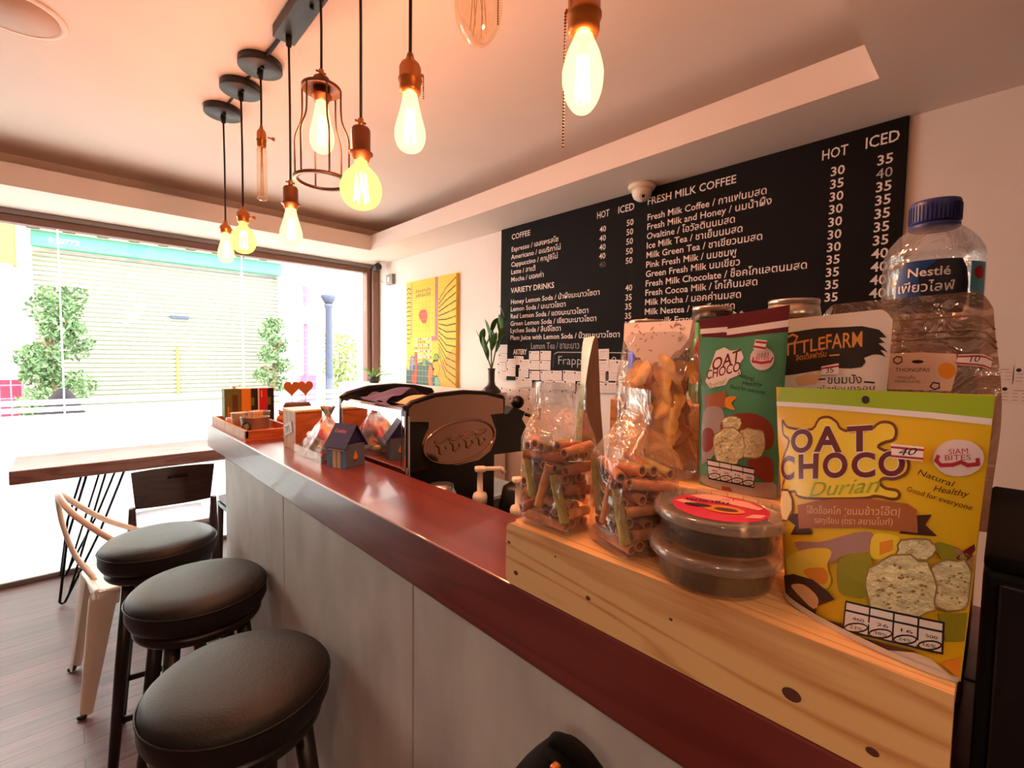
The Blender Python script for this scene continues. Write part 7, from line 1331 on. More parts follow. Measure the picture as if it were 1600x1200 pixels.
# ---- two round tubs
def tub(label, loc, fill, fmat, lidlab):
    t = thing('round_tub', label, 'food tub', loc)
    m = MB(); m.lathe([(0.0,0.0),(0.050,0.0),(0.053,0.003),(0.0575,0.030),(0.0590,0.031),(0.0575,0.0305),(0.052,0.004),(0.0,0.0015)], 'tub_plastic', 56); m.obj('tub_body', t)
    m = MB(); m.lathe([(0.0622,0.0268),(0.0628,0.028),(0.0628,0.034),(0.0612,0.0362),(0.0575,0.0362),(0.0555,0.0342),(0.0,0.0342)], 'lid_plastic', 56)
    for k in range(24):
        a = 2*pi*k/24; m.box((0.0631,0,0.0310),(0.0012,0.0012,0.005),'lid_plastic',0,Matrix.Rotation(a,4,'Z'))
    ld = m.obj('lid', t)
    if lidlab:
        m = MB(); n_ = 48
        m.add([(0.045*cos(2*pi*k/n_), 0.045*sin(2*pi*k/n_), 0.0346) for k in range(n_)], [tuple(range(n_))], 'pink_label')
        F = lambda x, y, o=0.0: (0.3714*x*0 + (x*0.38 + y*0.925)*1.0, (x*-0.925 + y*0.38), 0.0348 + o)
        for pts, mt in (([(0.012,0.034),(0.027,0.030),(0.040,0.012),(0.036,0.004),(0.010,0.014),(-0.02,0.022),(-0.030,0.030),(-0.015,0.041),(0.0,0.0425)],'pink_pale'), ([(-0.043,0.004),(-0.030,-0.006),(-0.012,-0.010),(-0.022,0.004),(-0.036,0.012)],'pink_pale'), ([(0.022,-0.026),(0.036,-0.022),(0.041,-0.010),(0.030,-0.012)],'pink_pale')):
            m.flat(pts, lambda x, y: F(x, y, 0.0002), mt)
        ell = lambda cx, cy, a_, b_: [(cx + a_*cos(k*pi/10), cy + b_*sin(k*pi/10)) for k in range(20)]
        m.flat(ell(0.004,-0.008,0.019,0.012), lambda x, y: F(x, y, 0.0004), 'bag_orange'); m.flat(ell(0.006,-0.009,0.011,0.006), lambda x, y: F(x, y, 0.0006), 'pot_brown')
        m.flat(ell(-0.020,-0.004,0.013,0.005), lambda x, y: F(x, y, 0.0007), 'ink')
        m.text('พุทราจีน', lambda x, y: F(-0.034 + (x+0.15*y)*0.0088, 0.010 + y*0.0095, 0.0006), 'ink', 0.01)
        m.text('no.1', lambda x, y: F(0.002 + x*0.005, 0.025 + y*0.006, 0.0006), 'ink')
        m.obj('lid_label', ld, label='pink and peach round label')
    r = random.Random(hash(fill) % 97 if False else len(fill))
    m = MB()
    m.lathe([(0.0,0.003),(0.049,0.003),(0.052,0.020),(0.045,0.024),(0.0,0.024)], fmat, 32)
    for k in range(90):
        a = r.uniform(0, 6.28); d = 0.047*r.random()**0.35; z = r.uniform(0.008, 0.0235); q = r.uniform(0.005, 0.0085)
        m.ball((d*cos(a), d*sin(a), z), (q, q*r.uniform(.6,1), q*0.6), fmat, 8)
    m.obj(fill, None, loc, 0, 'dark dried fruit filling the %s tub' % ('upper' if lidlab else 'lower'), 'dried fruit', None, 'stuff')
    return t
tub('lower round clear tub of dark dried fruit, under the pink labelled one', (0.470, 0.195, Z1+0.0005), 'dried_fruit_pile', 'dried_leaf', False)
tub('upper round clear tub with a pink label on its lid', (0.4735, 0.1925, Z1+0.0372), 'dried_plums', 'dried_fruit', True)

# ---- drinks on the top step
def can(label, loc, h, r, body, top_band, rz, red=False):
    t = thing('drink_can', label, 'can', loc, rz, None)
    m = MB(); m.lathe([(0.0,0.002),(r*0.8,0.0),(r*0.98,0.010),(r,0.016),(r,h-0.020),(r*0.93,h-0.008)], body, 32); m.obj('can_body', t)
    m = MB(); m.lathe([(r*1.002,h-0.024),(r*1.002,h-0.0195),(r*0.935,h-0.0075)], top_band, 32); m.obj('top_band', t)
    m = MB(); m.lathe([(r*0.93,h-0.008),(r*0.95,h-0.002),(r*0.93,h),(r*0.88,h-0.001),(r*0.86,h-0.005),(0.0,h-0.005)], 'can_silver', 32); rim = m.obj('rim', t)
    m = MB(); m.box((0,0,h-0.0035),(0.010,0.018,0.0012),'can_silver',0.0005); m.obj('pull_tab', rim)
    if red:
        m = MB(); fl = [(-0.2,0.075),(0.1,0.100),(0.35,0.118),(0.42,0.090),(0.30,0.055),(0.15,0.040),(0.0,0.050)]
        cyl = lambda x, y: ((r+0.0004)*cos(pi+x), (r+0.0004)*sin(pi+x), y)
        m.flat(fl, cyl, 'can_red', 0.1); m.flat([(-0.5,0.03),(0.4,0.03),(0.5,0.045),(-0.4,0.05)], cyl, 'bag_gold', 0.1)
        m.text('NO SUGAR', lambda x, y: cyl(0.38 - x*0.095, h-0.0150 + y*0.0045) if False else ((r*0.972+0.0012)*cos(pi+x*0.125), (r*0.972+0.0012)*sin(pi+x*0.125), h-0.0165 + y*0.0048), 'can_silver'); m.obj('printed_design', t)
    return t
can('blue drink can behind the lace topped mango bag', (0.705, 0.419, Z3+0.0005), 0.1305, 0.0285, 'can_blue', 'can_blue', 0)
can('green drink can with red design and dark NO SUGAR band', (0.703, 0.308, Z3+0.0005), 0.1445, 0.0292, 'can_green', 'can_black', radians(-18), True)
can('silver drink can behind the white pouch', (0.703, 0.199, Z3+0.0005), 0.146, 0.0318, 'can_brown', 'can_silver', 0)
t = thing('water_bottle', 'clear plastic water bottle with a blue cap and blue label', 'bottle', (0.693, 0.062, Z3+0.0005), radians(-5))
R = 0.0425
m = MB(); m.lathe([(0.0,0.004),(R*0.85,0.0),(R,0.010),(R,0.050),(R*0.97,0.055),(R,0.060),(R,0.110),(R*0.97,0.113),(R,0.116),(R,0.173),(R*0.98,0.176),(R,0.179),(R*0.98,0.186),(R*0.88,0.195),(R*0.70,0.205),(R*0.52,0.212),(R*0.45,0.214),(R*0.45,0.222)], 'bottle_plastic', 48); m.obj('bottle_body', t)
m = MB(); m.lathe([(0.0,0.008),(R*0.8,0.006),(R*0.96,0.014),(R*0.96,0.050),(R*0.93,0.055),(R*0.96,0.060),(R*0.96,0.106),(0.0,0.106)], 'bottle_plastic', 40); m.obj('water', t)
m = MB(); m.lathe([(R*0.48,0.217),(R*0.51,0.218),(R*0.51,0.238),(R*0.49,0.2405),(0.0,0.2415)], 'blue_cap', 40); m.lathe([(R*0.47,0.211),(R*0.51,0.212),(R*0.51,0.216)], 'blue_cap', 40)
for k in range(40): m.box((R*0.512,0,0.227),(0.0012,0.0015,0.017),'blue_cap',0,Matrix.Rotation(2*pi*k/40,4,'Z'))
m.obj('cap', t, label='dark blue ribbed cap')
m = MB()
cyl = lambda x, y, o=0.0: ((R+0.0006+o)*cos(pi+0.18+x), (R+0.0006+o)*sin(pi+0.18+x), y+0.047)
m.surf(lambda u, v: cyl(-1.0+2.6*u, 0.075+0.045*v), 40, 4, 'film_label' if False else 'bottle_plastic')
pl = [(-0.62,0.070),(0.62,0.070),(0.70,0.082),(0.72,0.100),(0.66,0.116),(0.55,0.125),(-0.50,0.125),(-0.64,0.116),(-0.72,0.100),(-0.70,0.082)]
m.flat(pl, lambda x, y: cyl(x, y, 0.0003), 'bottle_label_blue', 0.12)
m.flat([(-0.10,0.070),(0.60,0.070),(0.68,0.085),(0.70,0.100),(0.63,0.116),(0.52,0.124),(0.10,0.1245),(-0.25,0.110)], lambda x, y: cyl(x, y, 0.0006), 'bottle_label_navy', 0.12)
m.flat([(0.76,0.075),(1.25,0.075),(1.25,0.122),(0.76,0.122)], lambda x, y: cyl(x, y, 0.0003), 'bottle_label_teal', 0.12)
m.flat([(1.0+0.16*cos(k*pi/10), 0.111+0.0068*sin(k*pi/10)) for k in range(20)], lambda x, y: cyl(x, y, 0.0006), 'can_red', 0.1)
m.text('Nestlé', lambda x, y: cyl(-0.46 + x*0.205, 0.1085 + y*0.0088, 0.0009), 'label_white', 0.02)
m.text('เพียวไลฟ์', lambda x, y: cyl(-0.66 + x*0.205, 0.0925 + y*0.0095, 0.0009), 'label_white', 0.01)
m.obj('label_band', t, label='blue label with white lettering')
# black cabinet right of the riser
t = thing('cash_terminal', 'black terminal housing standing right of the wooden riser', 'terminal', (0.448, -0.30, ZT+0.0005))
m = MB(); m.box2((0,0,0),(0.26,0.304,0.162),'black_matte',0.004); m.obj('housing', t)
m = MB(); m.box2((-0.004,0.008,0.012),(0.0,0.296,0.156),'black_plastic',0.0015); m.obj('front_panel', t)
m = MB(); m.box2((0.0,0.0,0.163),(0.262,0.304,0.173),'backpack_black',0.003); m.obj('lid', t)

# ================================================================== menu board
XF = 1.972
t = thing('menu_board', 'big black menu board with white drink names and prices on the right wall', 'menu board', (1.99, 1.226, 1.214))
T0 = Vector((1.99, 1.226, 1.214))
m = MB(); m.box2((XF-1.99, 0.254-1.226, 0), (-0.0005, 2.198-1.226, 2.1425-1.214), 'board_black', 0.002); m.obj('board', t)
def wr(m, body, Y0, z0, cap, mt='board_ink', Y1=None, k=None, off=0.012):
    vs, fs, wd = text_mesh(body, off)
    k = (Y0-Y1)/wd if Y1 is not None else (k or cap)
    m.add([(XF-0.0008-T0.x, Y0 - x*k - T0.y, z0 + y*cap - T0.z) for x, y in vs], fs, mt)
    return k
m = MB()
for s_, y0, z, cap, y1 in (('COFFEE', 2.103, 2.066, 0.031, 1.945), ('VARIETY DRINKS', 2.103, 1.744, 0.031, 1.752), ('HOT', 1.471, 2.062, 0.033, 1.394), ('ICED', 1.345, 2.062, 0.033, 1.253),
        ('FRESH MILK COFFEE', 1.185, 2.067, 0.032, 0.785), ('HOT', 0.491, 2.068, 0.034, 0.412), ('ICED', 0.366, 2.070, 0.036, 0.274), ('ARTERY', 2.074, 1.372, 0.030, 1.958)):
    m = MB(); wr(m, s_, y0, z, cap, Y1=y1, off=0.03 if s_ == 'ARTERY' else 0.012); m.obj('heading_lettering', t, label='white %s lettering' % s_)
kl = (2.10-1.312)/text_mesh('Plam Juice with Lemon Soda / บ๊วยมะนาวโซดา', 0.012)[2]
for s_, z in zip(('Espresso / เอสเพรสโซ','Americano / อเมริกาโน่','Cappuccino / คาปูชิโน่','Latte / ลาเต้','Mocha / มอคค่า','Honey Lemon Soda / น้ำผึ้งมะนาวโซดา','Lemon Soda / มะนาวโซดา','Red Lemon Soda / แดงมะนาวโซดา','Green Lemon Soda / เขียวมะนาวโซดา','Lychee Soda / ลิ้นจี่โซดา','Plam Juice with Lemon Soda / บ๊วยมะนาวโซดา'), (1.994,1.948,1.903,1.858,1.813,1.678,1.634,1.590,1.546,1.504,1.460)):
    if z in (1.994, 1.678): m = MB()
    wr(m, s_, 2.104, z, 0.027, k=kl)
    if z in (1.813, 1.460): m.obj('item_lettering', t, label='white drink names')
m = MB()
kr = (1.18-0.517)/text_mesh('Fresh Milk Chocolate / ช็อคโกแลตนมสด', 0.012)[2]
for s_, z in zip(('Fresh Milk Coffee / กาแฟนมสด','Fresh Milk and Honey / นมน้ำผึ้ง','Ovaltine / โอวัลตินนมสด','Ice Milk Tea / ชาเย็นนมสด','Milk Green Tea / ชาเขียวนมสด','Pink Fresh Milk / นมชมพู','Green Fresh Milk นมเขียว','Fresh Milk Chocolate / ช็อคโกแลตนมสด','Fresh Cocoa Milk / โกโก้นมสด','Milk Mocha / มอคค่านมสด','Milk Nestea / เนสทีนมสด','Soy milk Frappe / นมโกโก้ปั่น'), (1.996,1.953,1.910,1.867,1.823,1.779,1.736,1.692,1.649,1.605,1.561,1.517)):
    wr(m, s_, 1.183, z, 0.028, k=kr)
m.obj('item_lettering', t, label='white drink names')
PL = 'white price column'
m = MB()
for s_, z in zip(('40','40','40','40'), (1.991,1.946,1.901,1.857)): wr(m, s_, 1.451, z, 0.028, k=0.027)
m.obj('price_lettering', t, label=PL); m = MB()
for s_, z in zip(('50',)*5, (1.992,1.948,1.903,1.857,1.812)): wr(m, s_, 1.294, z, 0.028, k=0.027)
m.obj('price_lettering', t, label=PL); m = MB()
for s_, z in zip(('40','35','35','35','35','40'), (1.682,1.636,1.592,1.547,1.505,1.463)): wr(m, s_, 1.291, z, 0.028, k=0.027)
m.obj('price_lettering', t, label=PL); m = MB()
for s_, z in zip(('30','35','30','30','30','30','30','35','35','35','35'), [2.005-0.0439*i for i in range(11)]): wr(m, s_, 0.462, z, 0.030, k=0.030, off=0.02)
m.obj('price_lettering', t, label=PL); m = MB()
for i, s_ in enumerate(('35','','35','35','35','35','35','40','40','40','40')):
    if s_: wr(m, s_, 0.331, 2.005-0.0437*i, 0.031, k=0.031, off=0.02)
    if i == 0: m.obj('price_lettering', t, label='white 35'); m = MB()
m.obj('price_lettering', t, label=PL)
fl = lambda x, y: (XF-0.0009-T0.x, x-T0.y, y-T0.z)
m = MB(); wr(m, '40', 0.331, 1.961, 0.031, 'chalk', k=0.031, off=0.0); m.obj('chalk_price', t, label='grey chalk 40')
m = MB(); wr(m, '40', 1.449, 1.814, 0.028, 'chalk_dim', k=0.027); m.obj('chalk_price', t, label='rubbed out 40')
m = MB(); wr(m, 'Lemon Tea / ชามะนาว', 1.926, 1.404, 0.036, 'chalk', Y1=1.567, off=-0.014); m.obj('chalk_lettering', t, label='handwritten chalk line')
m = MB(); wr(m, 'Frappe  + 10', 1.717, 1.318, 0.046, 'chalk', Y1=1.33, off=-0.014); m.stroke([(1.74,1.375),(1.72,1.385),(1.45,1.384),(1.22,1.381)], 0.004, fl, 'chalk'); m.stroke([(1.745,1.375),(1.748,1.30)], 0.003, fl, 'chalk_dim'); m.obj('chalk_lettering', t, label='handwritten chalk box')

# note cards pinned over and under the lower edge of the board
cards = [(2.169,1.405),(2.168,1.35),(2.175,1.294),(2.174,1.239),(2.091,1.318),(2.09,1.264),(2.026,1.335),(1.973,1.315),(1.979,1.262),(2.008,1.208),(1.952,1.203),(1.894,1.365),(1.807,1.366),(1.893,1.309),(1.806,1.31),(1.891,1.249),(1.801,1.253),(1.721,1.256),(1.633,1.259),(1.56,1.257),(1.883,1.193),(1.793,1.198),(1.707,1.202),(1.625,1.206),(1.416,1.375),(1.414,1.316),(1.413,1.262),(1.351,1.322),(1.294,1.319),(1.349,1.269),(1.293,1.267),(1.358,1.207),(1.291,1.21),(2.164,1.14),(2.084,1.134),(1.999,1.134),(1.918,1.144),(1.917,1.092),(1.922,1.029),(2.083,1.079),(1.53,1.20),(1.44,1.205),(1.83,1.145),(1.75,1.145),(1.66,1.15),(1.57,1.15)]
r9 = random.Random(9); cp = None
def card_mesh():
    m = MB(); m.box2((-0.0011,-0.041,-0.0265),(-0.0003,0.041,0.0265),'paper')
    for i in range(4):
        for j in range(3): m.box2((-0.0014,0.034-0.019*i-0.013,0.004-0.010*j),(-0.0011,0.034-0.019*i,0.0055-0.010*j),'paper_ink')
    m.box2((-0.0014,-0.03,0.0125),(-0.0011,0.012,0.0145),'paper_ink')
    m.add([(-0.0015, 0.030+0.0055*cos(k*pi/6), 0.0165+0.0055*sin(k*pi/6)) for k in range(12)], [tuple(range(12))], 'ink')
    return m
for i, (y, z) in enumerate(cards):
    onb = z + 0.02 > 1.214
    x = (XF if onb else 1.99) - 0.0005 - 0.0016*(i % 3)
    if cp is None:
        cp = card_mesh().obj('note_card', None, (x, y, z), 0, 'small printed card pinned over the lower edge of the menu board or just below it', 'card', 'printed cards along the lower edge of the menu board'); o = cp
    else: o = dup(cp, (x, y, z))
    o.rotation_euler = (r9.uniform(-0.035, 0.035), 0, 0)
for y, z, lab in ((0.025,1.322,'upper printed card on the wall right of the snack pouches'), (-0.055,1.318,'printed card at the right edge of the view'), (-0.03,1.262,'lower printed card on the wall right of the snack pouches')):
    o = dup(cp, (1.9885, y, z), 0, lab); del o['group']

# ================================================================== wall fittings, painting, plants
t = thing('canvas_painting', 'tall yellow abstract canvas with a red blob and teal lower part on the right wall', 'painting', (1.99, 2.98, 1.072))
PW, PH = 0.66, 0.863
m = MB(); m.box2((-0.026,-PW/2,0),(-0.0005,PW/2,PH),'paint_yellow',0.002); m.obj('canvas', t)
pf = lambda s_, q, o=0.0: (-0.0266-o, PW/2 - s_*PW, q*PH)
m = MB(); rp = random.Random(21)
m.flat([(0.64,0),(1,0),(1,0.42),(0.78,0.30),(0.66,0.22)], pf, 'paint_gold')
m.flat([(0,0),(0.74,0),(0.70,0.10),(0.60,0.26),(0.42,0.29),(0.0,0.22)], lambda a, b_: pf(a, b_, .0002), 'paint_teal')
for k in range(24): m.flat([(0.115+0.02*cos(a*pi/4), 0.975-0.0205*k+0.008*sin(a*pi/4)) for a in range(8)], lambda a, b_: pf(a, b_, .0003), 'paint_pink')
m.flat([(0.61,0.46),(0.665,0.46),(0.665,1.0),(0.61,1.0)], lambda a, b_: pf(a, b_, .0003), 'paint_mauve'); m.flat([(0.54,0.46),(0.61,0.46),(0.61,0.50),(0.54,0.50)], lambda a, b_: pf(a, b_, .0003), 'paint_mauve')
m.flat([(0.27,0.70),(0.32,0.735),(0.42,0.735),(0.455,0.70),(0.455,0.655),(0.43,0.615),(0.36,0.615),(0.30,0.66)], lambda a, b_: pf(a, b_, .0004), 'paint_red')
for row in range(2):
    for k in range(8): m.stroke([(0.22+0.04*k, 0.855+0.04*row), (0.235+0.04*k, 0.875+0.04*row+rp.uniform(-.01,.01))], 0.010, lambda a, b_: pf(a, b_, .0004), 'paint_dark')
for row in range(8):
    for k in range(9): m.flat([(0.19+0.042*k+0.013*cos(a*pi/4), 0.29+0.027*row+0.009*sin(a*pi/4)) for a in range(8)], lambda a, b_: pf(a, b_, .0005), rp.choice(['paint_white','paint_white','paint_dark','paint_pink']))
for k in range(15):
    y0 = 0.99-0.055*k; m.stroke([(0.68,0.64+0.022*(7-k)*0.9), (0.82, y0-0.01*(k-7)*0.3), (1.0, y0+0.01-0.02*(k-5))] if False else [(0.68,0.80-0.033*k), (0.83,0.90-0.053*k), (0.995,0.965-0.062*k)], 0.009, lambda a, b_: pf(a, b_, .0004), 'paint_dark')
for k in range(13): m.stroke([(0.005,0.93-0.040*k), (0.055,0.945-0.042*k), (0.10,0.93-0.040*k)], 0.008, lambda a, b_: pf(a, b_, .0004), 'paint_dark')
for pts, mt in (([(0.17,0.06),(0.22,0.05),(0.25,0.20),(0.24,0.36),(0.19,0.36),(0.20,0.20),(0.10,0.12)],'paint_red'), ([(0.09,0.20),(0.15,0.19),(0.19,0.30),(0.15,0.33),(0.09,0.31)],'paint_blue'), ([(0.50,0.03),(0.58,0.02),(0.55,0.14),(0.60,0.22),(0.50,0.26),(0.46,0.16)],'paint_orange'), ([(0.58,0.16),(0.68,0.15),(0.71,0.24),(0.66,0.30),(0.58,0.29),(0.56,0.22)],'paint_gold'), ([(0.62,0.02),(0.70,0.02),(0.72,0.10),(0.65,0.17),(0.60,0.13)],'paint_turq'), ([(0.36,0.24),(0.42,0.23),(0.43,0.30),(0.37,0.31)],'paint_green'), ([(0.02,0.20),(0.08,0.20),(0.08,0.28),(0.03,0.29)],'paint_yellow'), ([(0.58,0.28),(0.66,0.29),(0.69,0.33),(0.64,0.35),(0.60,0.34)],'paint_green')):
    m.flat(pts, lambda a, b_: pf(a, b_, .0006), mt)
    m.stroke(pts + [pts[0]], 0.006, lambda a, b_: pf(a, b_, .0007), 'paint_dark')
for k in range(1, 14): m.stroke([(k/14, 0.005), (k/14, 0.995)], 0.0028, lambda a, b_: pf(a, b_, .0008), 'paint_gold')
for k in range(1, 20): m.stroke([(0.005, k/20), (0.995, k/20)], 0.0024, lambda a, b_: pf(a, b_, .0008), 'paint_gold')
m.obj('painted_design', t)
t = thing('dome_camera', 'white dome security camera under the soffit above the menu board', 'security camera', (1.915, 1.18, ZS))
m = MB(); m.lathe([(0.0,-0.001),(0.060,-0.001),(0.062,-0.010),(0.055,-0.022),(0.0,-0.022)], 'white_plastic', 32); m.obj('mount', t)
m = MB(); m.lathe([(0.0,-0.075),(0.02,-0.072),(0.036,-0.060),(0.044,-0.042),(0.045,-0.022)], 'white_plastic', 32, X=Matrix.Translation((-0.004,-0.003,0)))
dm = m.obj('eyeball', t); m = MB(); m.lathe([(0.0,0.0008),(0.019,0.0),(0.022,-0.003)], 'cream_metal', 24); m.lathe([(0.0,0.0015),(0.008,0.001)], 'ink', 16)
for k in range(10): m.lathe([(0.0,0.0016),(0.002,0.0012)], 'ink', 8, (0.0145*cos(k*pi/5), 0.0145*sin(k*pi/5), 0))
o = m.obj('lens_plate', dm, label='lens ring facing the room'); o.matrix_local = Matrix.Translation((-0.031,-0.027,-0.062)) @ Vector((0,0,1)).rotation_difference(Vector((-0.62,-0.55,-0.55))).to_matrix().to_4x4()
t = thing('bullet_camera', 'small black security camera in the corner above the window post', 'security camera', (1.90, 3.68, 2.096))
m = MB(); m.lathe([(0.0,-0.035),(0.026,-0.035),(0.030,-0.03),(0.030,0.03),(0.024,0.035),(0.0,0.035)], 'black_plastic', 24, X=Matrix.Rotation(radians(80),4,'X')); m.obj('housing', t)
m = MB(); m.tube([(0.0,0.0,0.025),(0.01,0.0,0.0465)], 0.008, 'white_plastic'); m.lathe([(0.022,0.036),(0.022,0.0465)], 'white_plastic', 16, (0.01,0,0)); m.obj('bracket', t)
t = thing('switch_box', 'small grey switch box with loose cable high on the wall by the window post', 'switch', (1.99, 3.585, 1.95))
m = MB(); m.box2((-0.03,-0.05,0),(-0.0005,0.05,0.085),'grey_frame',0.003); m.obj('box_body', t)
m = MB(); m.box2((-0.033,-0.012,0.022),(-0.030,0.020,0.062),'white_plastic',0.001); m.obj('rocker', t)
m = MB(); m.tube(spline([(-0.010,0.03,0.085),(-0.02,0.05,0.15),(-0.01,0.0,0.192)]), 0.003, 'white_plastic'); m.tube(spline([(-0.015,0.05,0.03),(-0.02,0.10,0.02),(-0.01,0.18,0.05)]), 0.004, 'white_plastic'); m.obj('cable', t)
t = thing('low_cabinet', 'white cabinet along the right wall behind the espresso machine', 'cabinet', (1.555, 2.10, 0))
m = MB(); m.box2((0,0,0),(0.385,1.55,1.12),'wall_paint',0.002); m.box2((-0.01,-0.005,1.12),(0.389,1.555,1.137),'wall_paint',0.002); m.obj('carcass', t)
for k in range(2):
    m = MB(); m.box2((-0.012,0.01+0.77*k,0.05),(0.0,0.765+0.77*k,1.10),'wall_paint',0.002); d = m.obj('door', t)
    m = MB(); m.tube([(-0.022,0.70+0.12*k,0.6),(-0.022,0.70+0.12*k,0.75)],0.004,'steel'); m.box((-0.017,0.70+0.12*k,0.61),(0.012,0.006,0.006),'steel'); m.box((-0.017,0.70+0.12*k,0.74),(0.012,0.006,0.006),'steel'); m.obj('handle', d)
def leaf(m, base, direction, L, W, droop, mt, twist=0.0):
    d = Vector(direction).normalized(); side = d.cross(Vector((0,0,1))).normalized()
    side = (Matrix.Rotation(twist, 3, d) @ side)
    def f(u, v):
        w_ = W*sin(pi*min(1, v*0.96+0.04))**0.8*(1-0.35*v)
        p = Vector(base) + d*L*v + Vector((0,0,-droop*v*v*L))
        return tuple(p + side*w_*(u-0.5) + Vector((0,0,0.25*W*abs(2*u-1)*sin(pi*v))))
    m.surf(f, 4, 8, mt)
t = thing('potted_plant', 'leafy plant in a dark slim necked vase left of the menu board', 'plant', (1.85, 2.135, 1.1375))
m = MB(); m.lathe([(0.0,0),(0.056,0.0),(0.060,0.012),(0.046,0.028),(0.024,0.048),(0.019,0.07),(0.020,0.13),(0.024,0.148),(0.018,0.146),(0.0,0.12)], 'vase_dark', 28); m.obj('vase', t)
for k, (dx, dy, h, n_, tw) in enumerate(((0.03,-0.08,0.30,7,0),(-0.01,0.09,0.16,5,1),(0.0,0.01,0.22,5,2))):
    m = MB(); pts = [(0,0,0.14),(dx*0.4,dy*0.4,0.14+h*0.5),(dx,dy,0.14+h)]; m.tube(pts, 0.004, 'leaf_green', 6)
    for j in range(n_):
        f = 0.35 + 0.65*j/(n_-1); a = j*2.4 + tw
        b_ = (dx*f, dy*f, 0.14+h*f); leaf(m, b_, (0.35*cos(a), 0.55*sin(a), 0.9 + 0.3*f), 0.11+0.03*(j % 2), 0.046, 0.1, 'leaf_green', 0.6*sin(a))
    m.obj('stem', t)
t = thing('potted_plant', 'small bright green plant by the foot of the window post, behind the espresso machine', 'plant', (1.76, 3.46, 1.1375))
m = MB(); m.lathe([(0.0,0),(0.035,0.0),(0.045,0.045),(0.043,0.05),(0.0,0.042)], 'vase_dark', 24); m.obj('pot', t)
m = MB()
for j in range(16):
    a = j*2.39; leaf(m, (0.012*cos(a), 0.012*sin(a), 0.042), (0.75*cos(a), 0.75*sin(a), 0.35+0.75*((j*7) % 5)/4), 0.13+0.04*(j % 3), 0.022, 0.35, 'leaf_bright', 0)
m.obj('foliage', t)
t = thing('ceiling_speaker', 'round flush ceiling speaker with a beige grille at the top left', 'speaker', (-0.100, 2.06, ZC))
m = MB(); m.lathe([(0.0,-0.004),(0.108,-0.004),(0.112,-0.008),(0.124,-0.007),(0.128,-0.001),(0.0,-0.001)], 'ceiling_paint', 40); m.obj('bezel', t)
m = MB(); m.lathe([(0.0,-0.0075),(0.107,-0.0075),(0.107,-0.0045),(0.0,-0.0045)], 'grille_paint', 40); m.obj('grille', t)

# ================================================================== pendant lamps
def light(name, parent, p, e_, r=0.02):
    l = bpy.data.lights.new(name, 'POINT'); l.energy = e_; l.color = BULB_COLOR; l.shadow_soft_size = r
    o = bpy.data.objects.new(name, l); COL.objects.link(o); o.location = p; o.parent = parent
SHAPES = {  # (radius fraction, height fraction from the neck down to the tip)
 'pear': [(0.42,0.0),(0.46,0.06),(0.56,0.2),(0.75,0.40),(0.94,0.58),(1.0,0.70),(0.94,0.82),(0.72,0.93),(0.36,0.985),(0.0,1.0)],
 'globe': [(0.30,0.0),(0.32,0.10),(0.52,0.20),(0.80,0.33),(0.97,0.50),(1.0,0.60),(0.95,0.74),(0.76,0.88),(0.42,0.97),(0.0,1.0)],
 'tube': [(0.75,0.0),(0.98,0.06),(1.0,0.12),(1.0,0.88),(0.85,0.96),(0.45,0.99),(0.0,1.0)],
 'oval': [(0.42,0.0),(0.50,0.08),(0.78,0.25),(0.96,0.42),(1.0,0.53),(0.95,0.68),(0.78,0.83),(0.48,0.95),(0.2,0.995),(0.0,1.0)],
}
